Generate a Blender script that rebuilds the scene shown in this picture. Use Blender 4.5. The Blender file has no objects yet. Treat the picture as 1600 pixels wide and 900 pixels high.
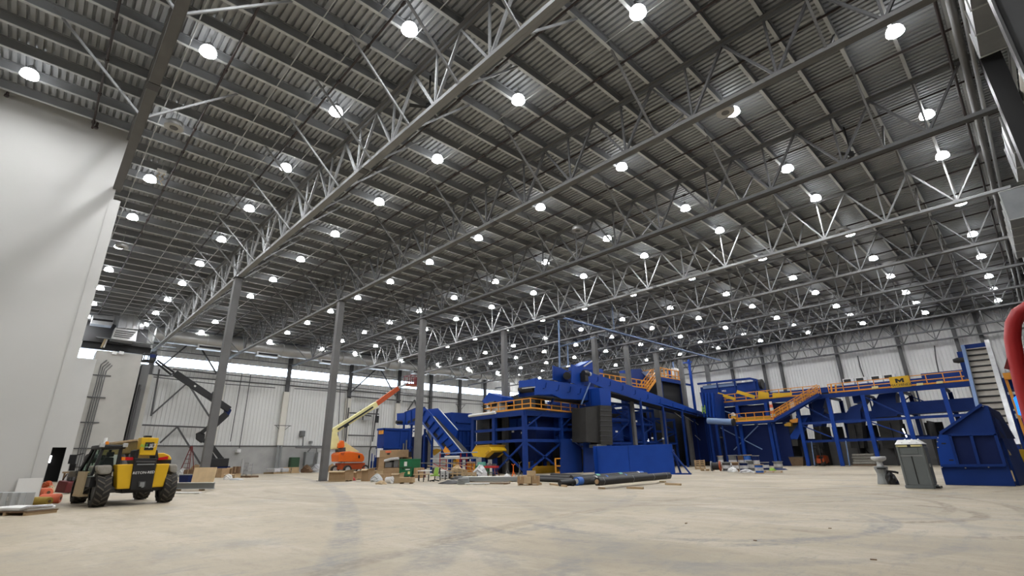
import bpy, bmesh, math, random
from mathutils import Vector, Matrix
random.seed(7)
scene = bpy.context.scene
COL = scene.collection

# ------------------------------------------------------------------ camera, light, exposure
FPX = 763.845                      # focal length in pixels of a 1600 x 900 picture
def _n(v):
    v = Vector(v); v.normalize(); return v
AX_Y = _n((30-800, 728-450, FPX))  # the hall's two floor directions seen from the camera (x right, y down, z forward)
AX_X = Vector((1648-800, 700-450, FPX)); AX_X = _n(AX_X - AX_Y*AX_X.dot(AX_Y))
AX_Z = AX_X.cross(AX_Y)
CAM_H = 1.7
def cam2world(v): return Vector((AX_X.dot(v), AX_Y.dot(v), AX_Z.dot(v)))
right, up, back = cam2world(Vector((1,0,0))), cam2world(Vector((0,-1,0))), cam2world(Vector((0,0,-1)))
cam_data = bpy.data.cameras.new('camera'); cam = bpy.data.objects.new('camera', cam_data); COL.objects.link(cam)
cam_data.sensor_width = 36.0; cam_data.lens = FPX*36.0/1600.0; cam_data.clip_end = 400
cam.matrix_world = Matrix(((right.x,up.x,back.x,0),(right.y,up.y,back.y,0),(right.z,up.z,back.z,CAM_H),(0,0,0,1)))
scene.camera = cam

world = bpy.data.worlds.new('daylight'); scene.world = world; world.use_nodes = True
world.node_tree.nodes['Background'].inputs[0].default_value = (0.78, 0.88, 1.0, 1)
world.node_tree.nodes['Background'].inputs[1].default_value = 8.0
LENS_EMIT, DOME_EMIT = 255.0, 7.0
scene.view_settings.view_transform = 'Standard'; scene.view_settings.look = 'None'
scene.view_settings.exposure = 0.0; scene.view_settings.gamma = 1.0
scene.view_settings.use_curve_mapping = False
try: scene.cycles.use_denoising = True
except Exception: pass

# ------------------------------------------------------------------ where a point of the place stands
ORG = Vector((0, 0, CAM_H))
def _ray(px, py): return cam2world(Vector((px-800, py-450, FPX)))
def FX(px, py, X): d = _ray(px, py); return ORG + d*(X/d.x)
def FY(px, py, Y): d = _ray(px, py); return ORG + d*(Y/d.y)
def FZ(px, py, Z=0.0): d = _ray(px, py); return ORG + d*((Z-CAM_H)/d.z)

# ------------------------------------------------------------------ materials
MATS = {}
def mat(name, col, rough=0.6, metal=0.0, var=0.0, vscale=3.0, emit=None, strength=0.0, bump=0.0, bscale=20.0, spec=0.4):
    m = bpy.data.materials.new(name); m.use_nodes = True; MATS[name] = m
    nt = m.node_tree; b = nt.nodes['Principled BSDF']
    b.inputs['Base Color'].default_value = (*col, 1); b.inputs['Roughness'].default_value = rough
    b.inputs['Metallic'].default_value = metal; b.inputs['Specular IOR Level'].default_value = spec
    if var or bump:
        tc = nt.nodes.new('ShaderNodeTexCoord')
    if var:
        nz = nt.nodes.new('ShaderNodeTexNoise'); nz.inputs['Scale'].default_value = vscale; nz.inputs['Detail'].default_value = 5
        nt.links.new(tc.outputs['Object'], nz.inputs['Vector'])
        r = nt.nodes.new('ShaderNodeMix'); r.data_type = 'RGBA'
        r.inputs['A'].default_value = (*[c*(1-var) for c in col], 1); r.inputs['B'].default_value = (*[min(1, c*(1+var)) for c in col], 1)
        nt.links.new(nz.outputs['Fac'], r.inputs['Factor']); nt.links.new(r.outputs['Result'], b.inputs['Base Color'])
    if bump:
        n2 = nt.nodes.new('ShaderNodeTexNoise'); n2.inputs['Scale'].default_value = bscale
        nt.links.new(tc.outputs['Object'], n2.inputs['Vector'])
        bp = nt.nodes.new('ShaderNodeBump'); bp.inputs['Strength'].default_value = bump; bp.inputs['Distance'].default_value = 0.05
        nt.links.new(n2.outputs['Fac'], bp.inputs['Height']); nt.links.new(bp.outputs['Normal'], b.inputs['Normal'])
    if emit:
        b.inputs['Emission Color'].default_value = (*emit, 1); b.inputs['Emission Strength'].default_value = strength
    return m
mat('steel', (.15,.15,.15), .65, .0, .12, 1.5, spec=.2)
mat('steel_dark', (.07,.07,.072), .5, 0, .1, 1.5)
mat('steel_light', (.26,.265,.27), .75, 0, .1, 1.5, spec=.15)
mat('joist', (.25,.26,.27), .5, 0, .1, .8)
mat('flange', (.52,.54,.55), .5, 0, .08, .8)  # joist paint made paler to carry the light on its underside
mat('deck', (.37,.385,.40), .5, .1, .25, .6)
mat('galv', (.50,.51,.52), .35, .65, .25, 2.5)
mat('galv_dark', (.25,.26,.27), .5, .3, .25, 1.5)
mat('duct', (.45,.45,.44), .45, .5, .15, 1.0)
mat('pipe_red', (.035,.024,.022), .5)
mat('black', (.014,.014,.015), .5)
mat('black_gloss', (.012,.012,.013), .25)
mat('rubber', (.028,.026,.024), .85, 0, .3, 6, bump=.3)
mat('tread', (.085,.075,.062), .9, 0, .3, 8)
mat('white_wall', (.60,.60,.585), .7, 0, .04, .35)
mat('siding', (.64,.64,.63), .5, 0, .05, .4)
mat('block', (.36,.36,.35), .85, 0, .25, .7, bump=.2)
mat('conc_pale', (.43,.42,.39), .85, 0, .15, .5)
mat('offwhite', (.62,.60,.54), .6, 0, .06, 1)
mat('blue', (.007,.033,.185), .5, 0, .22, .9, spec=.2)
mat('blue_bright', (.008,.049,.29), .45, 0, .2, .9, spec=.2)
mat('blue_edge', (.10,.16,.40), .35)
mat('blue_pale', (.16,.24,.42), .4)
mat('orange_rail', (.72,.30,.035), .5, 0, .1, 2)
mat('yellow', (.66,.40,.015), .42, 0, .12, 2)
mat('yellow_dark', (.45,.25,.02), .5, 0, .2, 2)
mat('yellow_dirty', (.40,.28,.09), .7, 0, .35, 5)
mat('orange', (.70,.13,.012), .4, 0, .12, 2)
mat('orange_dark', (.42,.07,.015), .45, 0, .1, 2)
mat('cream', (.70,.63,.30), .5, 0, .1, 2)
mat('card', (.34,.225,.125), .85, 0, .2, 2.5)
mat('card_dark', (.14,.082,.045), .85, 0, .2, 2.5)
mat('card_light', (.48,.36,.22), .85, 0, .15, 2.5)
mat('wood', (.42,.30,.17), .8, 0, .25, 4)
mat('wood_dark', (.17,.11,.065), .85, 0, .3, 4)
mat('plywood', (.74,.56,.34), .75, 0, .2, 2.2)
mat('wrap', (.52,.52,.53), .3, 0, .4, 6, bump=.6)
mat('white', (.72,.72,.71), .5, 0, .05, 3)
mat('paper', (.66,.65,.62), .8)
mat('green', (.012,.13,.055), .4, 0, .15, 2)
mat('green_dark', (.03,.07,.035), .5)
mat('lime', (.24,.42,.06), .6)
mat('red', (.38,.018,.02), .4, 0, .1, 2)
mat('red_dark', (.16,.02,.02), .5)
mat('maroon', (.12,.018,.02), .45)
mat('coral', (.72,.16,.08), .6)
mat('mustard', (.36,.25,.045), .6, 0, .2, 6)
mat('sand', (.46,.36,.22), .7)
mat('grey_plastic', (.13,.145,.145), .5, 0, .12, 1.5)
mat('grey_mid', (.23,.24,.24), .5, 0, .12, 1.5)
mat('grey_pale', (.46,.47,.47), .5, 0, .1, 1.5)
mat('navy', (.005,.015,.085), .5, spec=.2)
mat('blue_tape', (.03,.13,.5), .5)
mat('teal', (.14,.40,.32), .5)
mat('lens_red', (.5,.015,.02), .2)
mat('amber', (.8,.25,.02), .25)
mat('dark_glass', (.02,.025,.028), .08, spec=.6)
mat('belt', (.018,.018,.019), .75, 0, .3, 2)
mat('belt_tan', (.30,.275,.24), .8, 0, .25, 2)
mat('curtain', (.035,.034,.032), .7, 0, .35, 1.5)
mat('fender', (.27,.255,.225), .75, 0, .3, 6)
mat('chord_dark', (.115,.117,.12), .75, 0, .12, 1.5, spec=.15)
mat('text_white', (.75,.75,.75), .5)
mat('text_black', (.01,.01,.01), .5)
mat('text_green', (.08,.5,.1), .5)
mat('lens', (1,1,1), .4, emit=(.985,.99,1), strength=LENS_EMIT)
mat('dome', (1,1,1), .4, emit=(.985,.99,1), strength=DOME_EMIT)
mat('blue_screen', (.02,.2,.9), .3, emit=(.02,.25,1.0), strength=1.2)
mat('tube_white', (1,1,1), .4, emit=(1,1,1), strength=6.0)
def glass_mat(name, tint, gloss=.06):
    m = bpy.data.materials.new(name); m.use_nodes = True; MATS[name] = m; nt = m.node_tree
    nt.nodes.remove(nt.nodes['Principled BSDF'])
    t = nt.nodes.new('ShaderNodeBsdfTransparent'); t.inputs[0].default_value = (*tint, 1)
    g = nt.nodes.new('ShaderNodeBsdfGlossy'); g.inputs['Roughness'].default_value = .05
    mx = nt.nodes.new('ShaderNodeMixShader'); mx.inputs[0].default_value = gloss
    nt.links.new(t.outputs[0], mx.inputs[1]); nt.links.new(g.outputs[0], mx.inputs[2])
    nt.links.new(mx.outputs[0], nt.nodes['Material Output'].inputs[0])
glass_mat('window_glass', (.95,.97,1)); glass_mat('cab_glass', (.85,.92,.88), .06)

# ------------------------------------------------------------------ mesh builder
class MB:
    def __init__(s): s.v = []; s.f = []; s.sm = []
    def _add(s, vs, fs, smooth=False):
        o = len(s.v); s.v += [tuple(v) for v in vs]; s.f += [tuple(i+o for i in f) for f in fs]; s.sm += [smooth]*len(fs); return s
    def box(s, a, b):
        x0,y0,z0 = [min(p,q) for p,q in zip(a,b)]; x1,y1,z1 = [max(p,q) for p,q in zip(a,b)]
        return s._add([(x0,y0,z0),(x1,y0,z0),(x1,y1,z0),(x0,y1,z0),(x0,y0,z1),(x1,y0,z1),(x1,y1,z1),(x0,y1,z1)],
                      [(0,3,2,1),(4,5,6,7),(0,1,5,4),(1,2,6,5),(2,3,7,6),(3,0,4,7)])
    def cbox(s, c, size, rz=0, bev=0.0):
        """box standing on c (base centre), turned by rz, bevelled vertical edges"""
        w,d,h = size[0]/2,size[1]/2,size[2]
        if bev: pts = [(-w+bev,-d),(w-bev,-d),(w,-d+bev),(w,d-bev),(w-bev,d),(-w+bev,d),(-w,d-bev),(-w,-d+bev)]
        else: pts = [(-w,-d),(w,-d),(w,d),(-w,d)]
        ca,sa = math.cos(rz),math.sin(rz)
        pts = [(c[0]+x*ca-y*sa, c[1]+x*sa+y*ca) for x,y in pts]
        n = len(pts)
        vs = [(x,y,c[2]) for x,y in pts]+[(x,y,c[2]+h) for x,y in pts]
        fs = [tuple(range(n-1,-1,-1)), tuple(range(n,2*n))]+[(i,(i+1)%n,n+(i+1)%n,n+i) for i in range(n)]
        return s._add(vs, fs)
    def bar(s, p, q, w=.1, h=None, upv=(0,0,1)):
        """rectangular bar from p to q: w across, h along upv"""
        h = w if h is None else h
        p,q = Vector(p),Vector(q); d = (q-p)
        if d.length < 1e-6: return s
        d.normalize(); u = Vector(upv)
        if abs(d.dot(u)) > .97: u = Vector((0,1,0)) if abs(d.y) < .9 else Vector((1,0,0))
        a = d.cross(u); a.normalize(); b = a.cross(d)
        a *= w/2; b *= h/2
        vs = [p-a-b,p+a-b,p+a+b,p-a+b,q-a-b,q+a-b,q+a+b,q-a+b]
        return s._add(vs, [(0,3,2,1),(4,5,6,7),(0,1,5,4),(1,2,6,5),(2,3,7,6),(3,0,4,7)])
    def tube(s, pts, r=.05, n=8, cap=True):
        pts = [Vector(p) for p in pts]; rings = []
        m = len(pts); prev = None
        for i,p in enumerate(pts):
            d = pts[min(i+1,m-1)]-pts[max(i-1,0)]
            if d.length < 1e-9: d = Vector((0,0,1))
            d.normalize()
            if prev is None:
                u = Vector((0,0,1)) if abs(d.z) < .9 else Vector((1,0,0))
                a = d.cross(u); a.normalize()
            else:
                a = prev-d*prev.dot(d)
                if a.length < 1e-6: a = d.orthogonal()
                a.normalize()
            prev = a; b = d.cross(a); rr = r[i] if isinstance(r,(list,tuple)) else r
            rings.append([p+a*rr*math.cos(2*math.pi*k/n)+b*rr*math.sin(2*math.pi*k/n) for k in range(n)])
        vs = [v for R in rings for v in R]; fs = []
        for i in range(m-1):
            for k in range(n): fs.append((i*n+k, i*n+(k+1)%n, (i+1)*n+(k+1)%n, (i+1)*n+k))
        s._add(vs, fs, n > 5)
        if cap: s._add(rings[0], [tuple(range(n-1,-1,-1))]); s._add(rings[-1], [tuple(range(n))])
        return s
    def prism(s, pts, vec):
        """planar outline pts pushed along vec"""
        pts = [Vector(p) for p in pts]; vec = Vector(vec); n = len(pts)
        return s._add(pts+[p+vec for p in pts], [tuple(range(n-1,-1,-1)), tuple(range(n,2*n))]+[(i,(i+1)%n,n+(i+1)%n,n+i) for i in range(n)])
    def loft(s, A, B):
        n = len(A)
        return s._add(list(A)+list(B), [tuple(range(n-1,-1,-1)), tuple(range(n,2*n))]+[(i,(i+1)%n,n+(i+1)%n,n+i) for i in range(n)])
    def lathe(s, prof, c=(0,0,0), n=16, axis='z', caps=True):
        c = Vector(c)
        def P(r,h,k):
            x,y = r*math.cos(2*math.pi*k/n), r*math.sin(2*math.pi*k/n)
            return c+(Vector((x,y,h)) if axis=='z' else Vector((x,h,y)) if axis=='y' else Vector((h,x,y)))
        vs = [P(r,h,k) for r,h in prof for k in range(n)]; fs = []
        for i in range(len(prof)-1):
            for k in range(n): fs.append((i*n+k, i*n+(k+1)%n, (i+1)*n+(k+1)%n, (i+1)*n+k))
        s._add(vs, fs, True)
        if caps:
            m = len(prof)-1
            s._add([P(*prof[0],k) for k in range(n)], [tuple(range(n-1,-1,-1))]); s._add([P(*prof[m],k) for k in range(n)], [tuple(range(n))])
        return s
    def mesh(s, name, m, base=(0,0,0), recalc=True):
        me = bpy.data.meshes.new(name); b = Vector(base)
        me.from_pydata([Vector(v)-b for v in s.v], [], s.f)
        me.polygons.foreach_set('use_smooth', s.sm)
        me.materials.append(MATS[m])
        if recalc:
            bm = bmesh.new(); bm.from_mesh(me); bmesh.ops.recalc_face_normals(bm, faces=bm.faces); bm.to_mesh(me); bm.free()
        me.update(); return me
    def obj(s, name, m, parent=None, base=None, bevel=0):
        """links the collected shapes as ONE mesh object; a child keeps its parent's base as origin"""
        if base is None: base = parent.get('_b', (0,0,0)) if parent else (0,0,0)
        base = tuple(base)
        o = bpy.data.objects.new(name, s.mesh(name, m, base)); COL.objects.link(o)
        if parent: o.parent = parent; BASES[o.name] = base
        else: o.location = base
        if bevel:
            md = o.modifiers.new('bevel', 'BEVEL'); md.width = bevel; md.segments = 2; md.limit_method = 'ANGLE'
        return o
BASES = {}
def tag(o, label=None, cat=None, group=None, kind=None):
    if label: o['label'] = label
    if cat: o['category'] = cat
    if group: o['group'] = group
    if kind: o['kind'] = kind
    return o
class Thing:
    """an Empty at the thing's base that parents its parts; part coordinates are given in the hall's frame (or local when local=True)"""
    def __init__(s, name, label, cat, base=(0,0,0), rz=0, group=None, local=False):
        s.e = bpy.data.objects.new(name, None); COL.objects.link(s.e); s.e.location = base; s.e.rotation_euler = (0,0,rz)
        s.e.empty_display_size = .2
        s.base = (0,0,0) if local else tuple(base); tag(s.e, label, cat, group)
    def part(s, name, mb, m, parent=None, label=None, bevel=0):
        o = bpy.data.objects.new(name, mb.mesh(name, m, s.base)); COL.objects.link(o); o.parent = parent or s.e
        if label: o['label'] = label
        if bevel:
            md = o.modifiers.new('bevel', 'BEVEL'); md.width = bevel; md.segments = 2; md.limit_method = 'ANGLE'
        return o
def solo(name, mb, m, label, cat, base=(0,0,0), group=None, bevel=0):
    return tag(mb.obj(name, m, None, base, bevel), label, cat, group)
def struct(name, mb, m, parent=None):
    o = mb.obj(name, m, None)
    if parent: o.parent = parent
    else: o['kind'] = 'structure'
    return o
def copy_tree(o, parent=None):
    c = o.copy(); COL.objects.link(c)
    if parent: c.parent = parent
    for ch in [x for x in o.children]: copy_tree(ch, c)
    return c
ORD = 'first second third fourth fifth sixth seventh eighth ninth tenth eleventh twelfth thirteenth fourteenth fifteenth sixteenth seventeenth eighteenth nineteenth twentieth'.split()
def nth(i):
    if i < 20: return ORD[i]
    t = {2:'twenty',3:'thirty',4:'forty',5:'fifty'}[(i+1)//10]
    return (t+'-'+ORD[(i+1)%10-1]) if (i+1)%10 else {2:'twentieth',3:'thirtieth',4:'fortieth',5:'fiftieth'}[(i+1)//10]
def text_mesh(name, s, size, m, parent, origin, xdir, ydir, base=(0,0,0), align='CENTER', depth=.012):
    """lettering as a mesh part: x along xdir, height along ydir"""
    cu = bpy.data.curves.new(name, 'FONT'); cu.body = s; cu.size = size; cu.align_x = align; cu.align_y = 'CENTER'; cu.extrude = depth; cu.resolution_u = 2
    t = bpy.data.objects.new('tmp_text', cu); COL.objects.link(t)
    dg = bpy.context.evaluated_depsgraph_get(); me = bpy.data.meshes.new_from_object(t.evaluated_get(dg))
    bpy.data.objects.remove(t); bpy.data.curves.remove(cu)
    x,y = _n(xdir),_n(ydir); z = x.cross(y); o0 = Vector(origin)-Vector(base)
    M = Matrix(((x.x,y.x,z.x,o0.x),(x.y,y.y,z.y,o0.y),(x.z,y.z,z.z,o0.z),(0,0,0,1))); me.transform(M)
    me.materials.clear(); me.materials.append(MATS[m]); me.name = name
    o = bpy.data.objects.new(name, me); COL.objects.link(o); o.parent = parent; return o
def rail(mb, pts, h=1.07, post=1.5, r=.035, mids=(.55,), toe=True):
    """guard rail along a polyline of deck-level points: posts, top and middle rails, toe board"""
    for a,b in zip(pts[:-1], pts[1:]):
        a,b = Vector(a),Vector(b); L = (b-a).length; n = max(1, round(L/post))
        for k in range(n+1):
            p = a+(b-a)*k/n; mb.bar(p, p+Vector((0,0,h)), r*2)
        for z in (h,)+tuple(mids): mb.bar(a+Vector((0,0,z)), b+Vector((0,0,z)), r*2)
        if toe: mb.bar(a+Vector((0,0,.09)), b+Vector((0,0,.09)), .02, .16)
    return mb
# ================================================================== the setting
X0, X1, Y0, Y1 = -12.0, 93.5, -3.75, 84.6
ZB, ZD = 19.95, 20.48              # underside of the joists, underside of the deck
# floor
fm = bpy.data.materials.new('dusty_concrete'); fm.use_nodes = True; MATS['floor'] = fm
nt = fm.node_tree; bs = nt.nodes['Principled BSDF']; bs.inputs['Roughness'].default_value = .62; bs.inputs['Specular IOR Level'].default_value = .35
N, Lk = nt.nodes.new, nt.links.new
tc = N('ShaderNodeTexCoord')
def noise(scale, detail=6, rough=.6, mapping=None):
    n = N('ShaderNodeTexNoise'); n.inputs['Scale'].default_value = scale; n.inputs['Detail'].default_value = detail; n.inputs['Roughness'].default_value = rough
    if mapping:
        mp = N('ShaderNodeMapping'); mp.inputs['Scale'].default_value = mapping[0]; mp.inputs['Rotation'].default_value = (0,0,mapping[1])
        Lk(tc.outputs['Object'], mp.inputs['Vector']); Lk(mp.outputs[0], n.inputs['Vector'])
    else: Lk(tc.outputs['Object'], n.inputs['Vector'])
    return n.outputs['Fac']
def ramp(src, lo, hi):
    r = N('ShaderNodeMapRange'); r.inputs['From Min'].default_value = lo; r.inputs['From Max'].default_value = hi; r.clamp = True
    Lk(src, r.inputs['Value']); return r.outputs[0]
def mixc(fac, A, B):
    m = N('ShaderNodeMix'); m.data_type = 'RGBA'
    Lk(fac, m.inputs['Factor'])
    for key, val in (('A',A),('B',B)):
        if isinstance(val, tuple): m.inputs[key].default_value = (*val,1)
        else: Lk(val, m.inputs[key])
    return m.outputs['Result']
def mth(op, a, b=None):
    m = N('ShaderNodeMath'); m.operation = op
    for i,val in enumerate((a,b)):
        if val is None: continue
        if isinstance(val,(int,float)): m.inputs[i].default_value = val
        else: Lk(val, m.inputs[i])
    return m.outputs[0]
DUST, DUST2 = (.43,.368,.268), (.335,.288,.212)
c = mixc(ramp(noise(.13, 5, .6), .38, .62), DUST, DUST2)
c = mixc(ramp(noise(.5, 8, .68, ((1,.3,1), .75)), .48, .66), c, (.465,.41,.32))
c = mixc(mth('MULTIPLY', ramp(noise(.33, 9, .72, ((1,.55,1), -.5)), .54, .66), .8), c, (.28,.262,.228))
c = mixc(mth('MULTIPLY', ramp(noise(2.2, 9, .75, ((1,.4,1), .9)), .52, .66), .6), c, (.285,.24,.175))
c = mixc(mth('MULTIPLY', ramp(noise(1.5, 12, .82, ((.45,1.6,1), -.76)), .53, .63), .75), c, (.26,.245,.215))
c = mixc(mth('MULTIPLY', ramp(noise(12, 8, .75), .54, .70), .6), c, (.225,.20,.16))
sep = N('ShaderNodeSeparateXYZ'); Lk(tc.outputs['Object'], sep.inputs[0])
patch = ramp(noise(.55, 5, .6), .36, .56); streak = ramp(noise(5, 5, .65), .32, .6)
def wheel_track(cx, cy, r, w, strength, colr, dirv=None, lo=.0):
    """a tyre track swept along an arc on the slab, worn through in patches"""
    global c
    dx = mth('SUBTRACT', sep.outputs[0], cx); dy = mth('SUBTRACT', sep.outputs[1], cy)
    d = mth('ABSOLUTE', mth('SUBTRACT', mth('SQRT', mth('ADD', mth('MULTIPLY',dx,dx), mth('MULTIPLY',dy,dy))), r))
    f = mth('MULTIPLY', mth('MULTIPLY', ramp(d, w, w*.6), strength), mth('MULTIPLY', patch, streak))
    if dirv:
        dd = mth('ADD', mth('MULTIPLY', dx, dirv[0]/r), mth('MULTIPLY', dy, dirv[1]/r)); f = mth('MULTIPLY', f, ramp(dd, lo, lo+.25))
    c = mixc(f, c, colr)
GT, BT = (.225,.215,.20), (.225,.18,.12)
for t_ in [(-154.8,95,180.9,.42,.95,GT), (-154.8,95,183.6,.3,.5,GT), (-19.8,36.4,38.1,.5,.7,GT), (-19.8,36.4,40.6,.35,.4,GT), (20,10.4,7.8,.2,.95,BT,(.9,-.3),.1), (20,10.4,9.4,.2,.8,BT,(.9,-.3),.2),
           (18.9,4.8,3.0,.22,1.0,BT,(-.2,-1),.0), (18.0,4.4,4.6,.25,.8,BT,(-.5,-.9),.2), (15,8.1,5.0,.22,.9,GT,(-.6,-.8),.0), (14.3,8.8,5.5,.2,.9,GT,(-.6,-.8),.0), (14.3,8.8,7.3,.22,.6,GT,(-.3,-1),.2),
           (38,30,27.0,.25,.7,BT,(-.6,-.8),.3), (38,30,29.0,.25,.6,BT,(-.6,-.8),.3), (4,40,31,.3,.6,GT,(.5,-.8),.4), (10,-3,9.5,.3,.6,GT,(.2,1),.3), (16,-20,31,.35,.6,BT,(-.1,1),.5)]: wheel_track(*t_)
Lk(c, bs.inputs['Base Color'])
bp = N('ShaderNodeBump'); bp.inputs['Strength'].default_value = .25; bp.inputs['Distance'].default_value = .02
Lk(noise(9, 8, .7), bp.inputs['Height']); Lk(bp.outputs[0], bs.inputs['Normal'])
struct('floor', MB().box((X0,Y0,-.3),(X1,Y1,0)), 'floor')
# ceiling: corrugated steel deck, ribs along the hall's long trusses
mb = MB(); p = .30; xs = []; x = X0
while x < X1:
    xs += [(x,0),(x+.17,0),(x+.19,.14),(x+.28,.14)]; x += p
xs.append((x,0))
vs = [(a,Y0,ZD+b) for a,b in xs]+[(a,Y1,ZD+b) for a,b in xs]; n = len(xs)
mb._add(vs, [(i,i+1,n+i+1,n+i) for i in range(n-1)])
mb.box((X0,Y0,ZD+.16),(X1,Y1,ZD+.3))
struct('ceiling', mb, 'deck')

def ribbed(axis, at, a0, a1, z0, z1, pitch=.5, depth=.07, inward=1):
    """a metal-sided wall sheet with standing ribs, and its backing"""
    mb = MB(); pr = []; a = a0
    while a < a1:
        pr += [(a,0),(a+pitch*.62,0),(a+pitch*.72,depth),(a+pitch*.9,depth)]; a += pitch
    pr.append((a1,0)); pr = [(min(u,a1),v) for u,v in pr]
    P = (lambda u,v,z: (u, at+inward*v, z)) if axis == 'y' else (lambda u,v,z: (at+inward*v, u, z))
    n = len(pr); vs = [P(u,v,z0) for u,v in pr]+[P(u,v,z1) for u,v in pr]
    mb._add(vs, [(i,i+1,n+i+1,n+i) for i in range(n-1)])
    mb.box(P(a0,-.02,z0), P(a1,-.25,z1)); return mb
# back wall: block base, siding, a strip of windows below the eaves
WZ0, WZ1 = 14.85, 16.2
mb = ribbed('y', Y1, X0, X1, 4.0, WZ0, inward=-1); m2 = ribbed('y', Y1, X0, X1, WZ1, ZD+.2, inward=-1)
mb._add(m2.v, m2.f)
wb = struct('wall_back', mb, 'siding')
bb = MB().box((X0,Y1-.02,0),(X1,Y1+.3,4.0)).obj('block_base', 'block', wb); bb['label'] = 'grey concrete block base'
MB().box((X0,Y1-.12,3.93),(X1,Y1+.1,4.06)).obj('base_flashing', 'steel_dark', wb)
# girt on the siding
MB().box((X0,Y1-.16,13.45),(X1,Y1-.03,13.6)).obj('girt', 'steel_dark', wb)
wx = [X0,-4.6,.7,10.4,19.6,29.2,40.0,50.0,57.4,64.8,71.8,79.0,86.0,X1]
for i in range(len(wx)-1):
    w = MB().box((wx[i]+.12,Y1+.02,WZ0),(wx[i+1]-.12,Y1+.06,WZ1)).obj('window_%d' % (i+1), 'window_glass'); w['kind'] = 'structure'
    fr = MB()
    for z in (WZ0-.03, WZ1+.03): fr.box((wx[i],Y1-.06,z-.05),(wx[i+1],Y1+.1,z+.05))
    for xx in (wx[i]+.06, wx[i+1]-.06): fr.box((xx-.06,Y1-.06,WZ0),(xx+.06,Y1+.1,WZ1))
    fr.obj('window_frame', 'grey_mid', w)
# far right wall
mb = ribbed('x', X1, Y0, Y1, 3.0, ZD+.2, pitch=.45, inward=-1)
wf = struct('wall_far', mb, 'siding'); MB().box((X1-.02,Y0,0),(X1+.3,Y1,3.0)).obj('block_base', 'block', wf)
# near right wall, dark, and the closed front end behind the camera
struct('wall_right', MB().box((X0,Y0-.3,0),(X1,Y0,ZD+.3)), 'steel_dark')
struct('wall_front', MB().box((X0-.3,Y0,0),(X0,Y1,ZD+.3)), 'conc_pale')
# white partition wall on the left and its boxed-in end column
WL = 33.4
wl = struct('wall_left', MB().box((X0,WL,0),(.64,WL+.35,ZD)).box((.5,WL-.05,0),(.98,WL+.5,15.95)), 'white_wall')


# ================================================================== roof steel
TX = [.68,10.2,19.7,29.5,40.1,50.3,59.0,67.3,75.2,84.5,92.3]
ZC, ZT = 16.7, 19.84               # truss chord heights
JS, JY = 1.885, .4
ty0, ty1 = -2.1, Y1-.1
nodes_b = [JY+2*JS*k for k in range(0,23) if ty0 < JY+2*JS*k < ty1-.5]
def web_proto(name, dy, m):
    mb = MB(); top = Vector((0,dy,ZT-.05)); bot = Vector((0,0,ZC+.05))
    if dy == 0: mb.bar(bot, top, .09, .09, (0,1,0))
    else:
        mb.bar(bot, top, .13, .10, (0,1,0))
    return mb.mesh(name, m)
webs_l = [web_proto('web_member', d, 'steel_light') for d in (-JS, 0, JS)]; webs_d = [web_proto('web_member', d, 'chord_dark') for d in (-JS, 0, JS)]
trusses = []
for i, x in enumerate(TX):
    lab = 'grey steel roof truss running back from the camera, %s counted from the white left wall' % nth(i)
    yb = WL+.3 if i == 0 else ty1
    t = Thing('roof_truss', lab, 'roof truss', (x,0,0), 0, 'roof trusses', local=True)
    webs = webs_l if i in (1,4) else webs_d
    lo = MB()
    for s in (-.105,.105):
        lo.box((s-.075,ty0,ZC-.09),(s+.075,yb,ZC-.06)); lo.box((s-(.09 if s<0 else -.07),ty0,ZC-.09),(s-(.07 if s<0 else -.09),yb,ZC+.1))
    lo.box((-.1,ty0,ZC-.085),(.1,yb,ZC-.05))
    t.part('bottom_chord', lo, 'steel_light' if i in (1,4) else 'steel' if i in (0,2,5) else 'chord_dark')
    hi = MB()
    hi.box((-.2,ty0,ZT+.07),(.2,yb,ZT+.1)).box((-.03,ty0,ZT-.12),(.03,yb,ZT+.1))
    t.part('top_chord', hi, 'steel')
    for y in nodes_b:
        if y > min(yb-1, 78.5): continue
        for me in webs:
            o = bpy.data.objects.new('web_member', me); COL.objects.link(o); o.parent = t.e; o.location = (0,y,0)
    # splice plates
    sp = MB()
    for y in (22.2,):
        sp.box((-.21,y-.25,ZC-.12),(.21,y+.25,ZC-.092)); sp.box((-.2,y-.2,ZC-.09),(-.17,y+.2,ZC+.14)); sp.box((.17,y-.2,ZC-.09),(.2,y+.2,ZC+.14))
    t.part('splice_plate', sp, 'steel_dark')
    # knee braces from the bottom chord up to the joists on both sides
    kb = [y+JS for y in nodes_b if y+JS < (yb-1)]
    if i == 0: kb = [17.4, 24.9]
    elif i != 1: kb = kb[::2]
    for y in kb:
        for s in (-1,1):
            if i == len(TX)-1 and s > 0: continue
            t.part('knee_brace', MB().bar((s*.1,y,ZC), (s*3.8,y,ZB+.35), .09, .09), 'steel_light' if i < 2 else 'steel')
# joists
for k in range(-2, 45):
    y = JY+JS*k
    if y > Y1-.3 or y < Y0+.3: continue
    mb = MB().box((X0+.1,y-.012,ZB+.03),(X1-.1,y+.012,ZD-.01)).box((X0+.1,y-.09,ZD-.03),(X1-.1,y+.09,ZD-.005))
    jo = solo('roof_joist', mb, 'joist', 'long grey roof joist under the steel deck, %s counted from the near right wall' % nth(k+2), 'joist', (0,y,ZB), 'roof joists')
    fo = MB().box((X0+.1,y-.075,ZB),(X1-.1,y+.075,ZB+.03)).obj('bottom_flange', 'flange', None, (0,y,ZB)); fo.location = (0,0,0); fo.parent = jo; fo['label'] = 'bottom flange, painted paler for the light from below'
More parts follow.
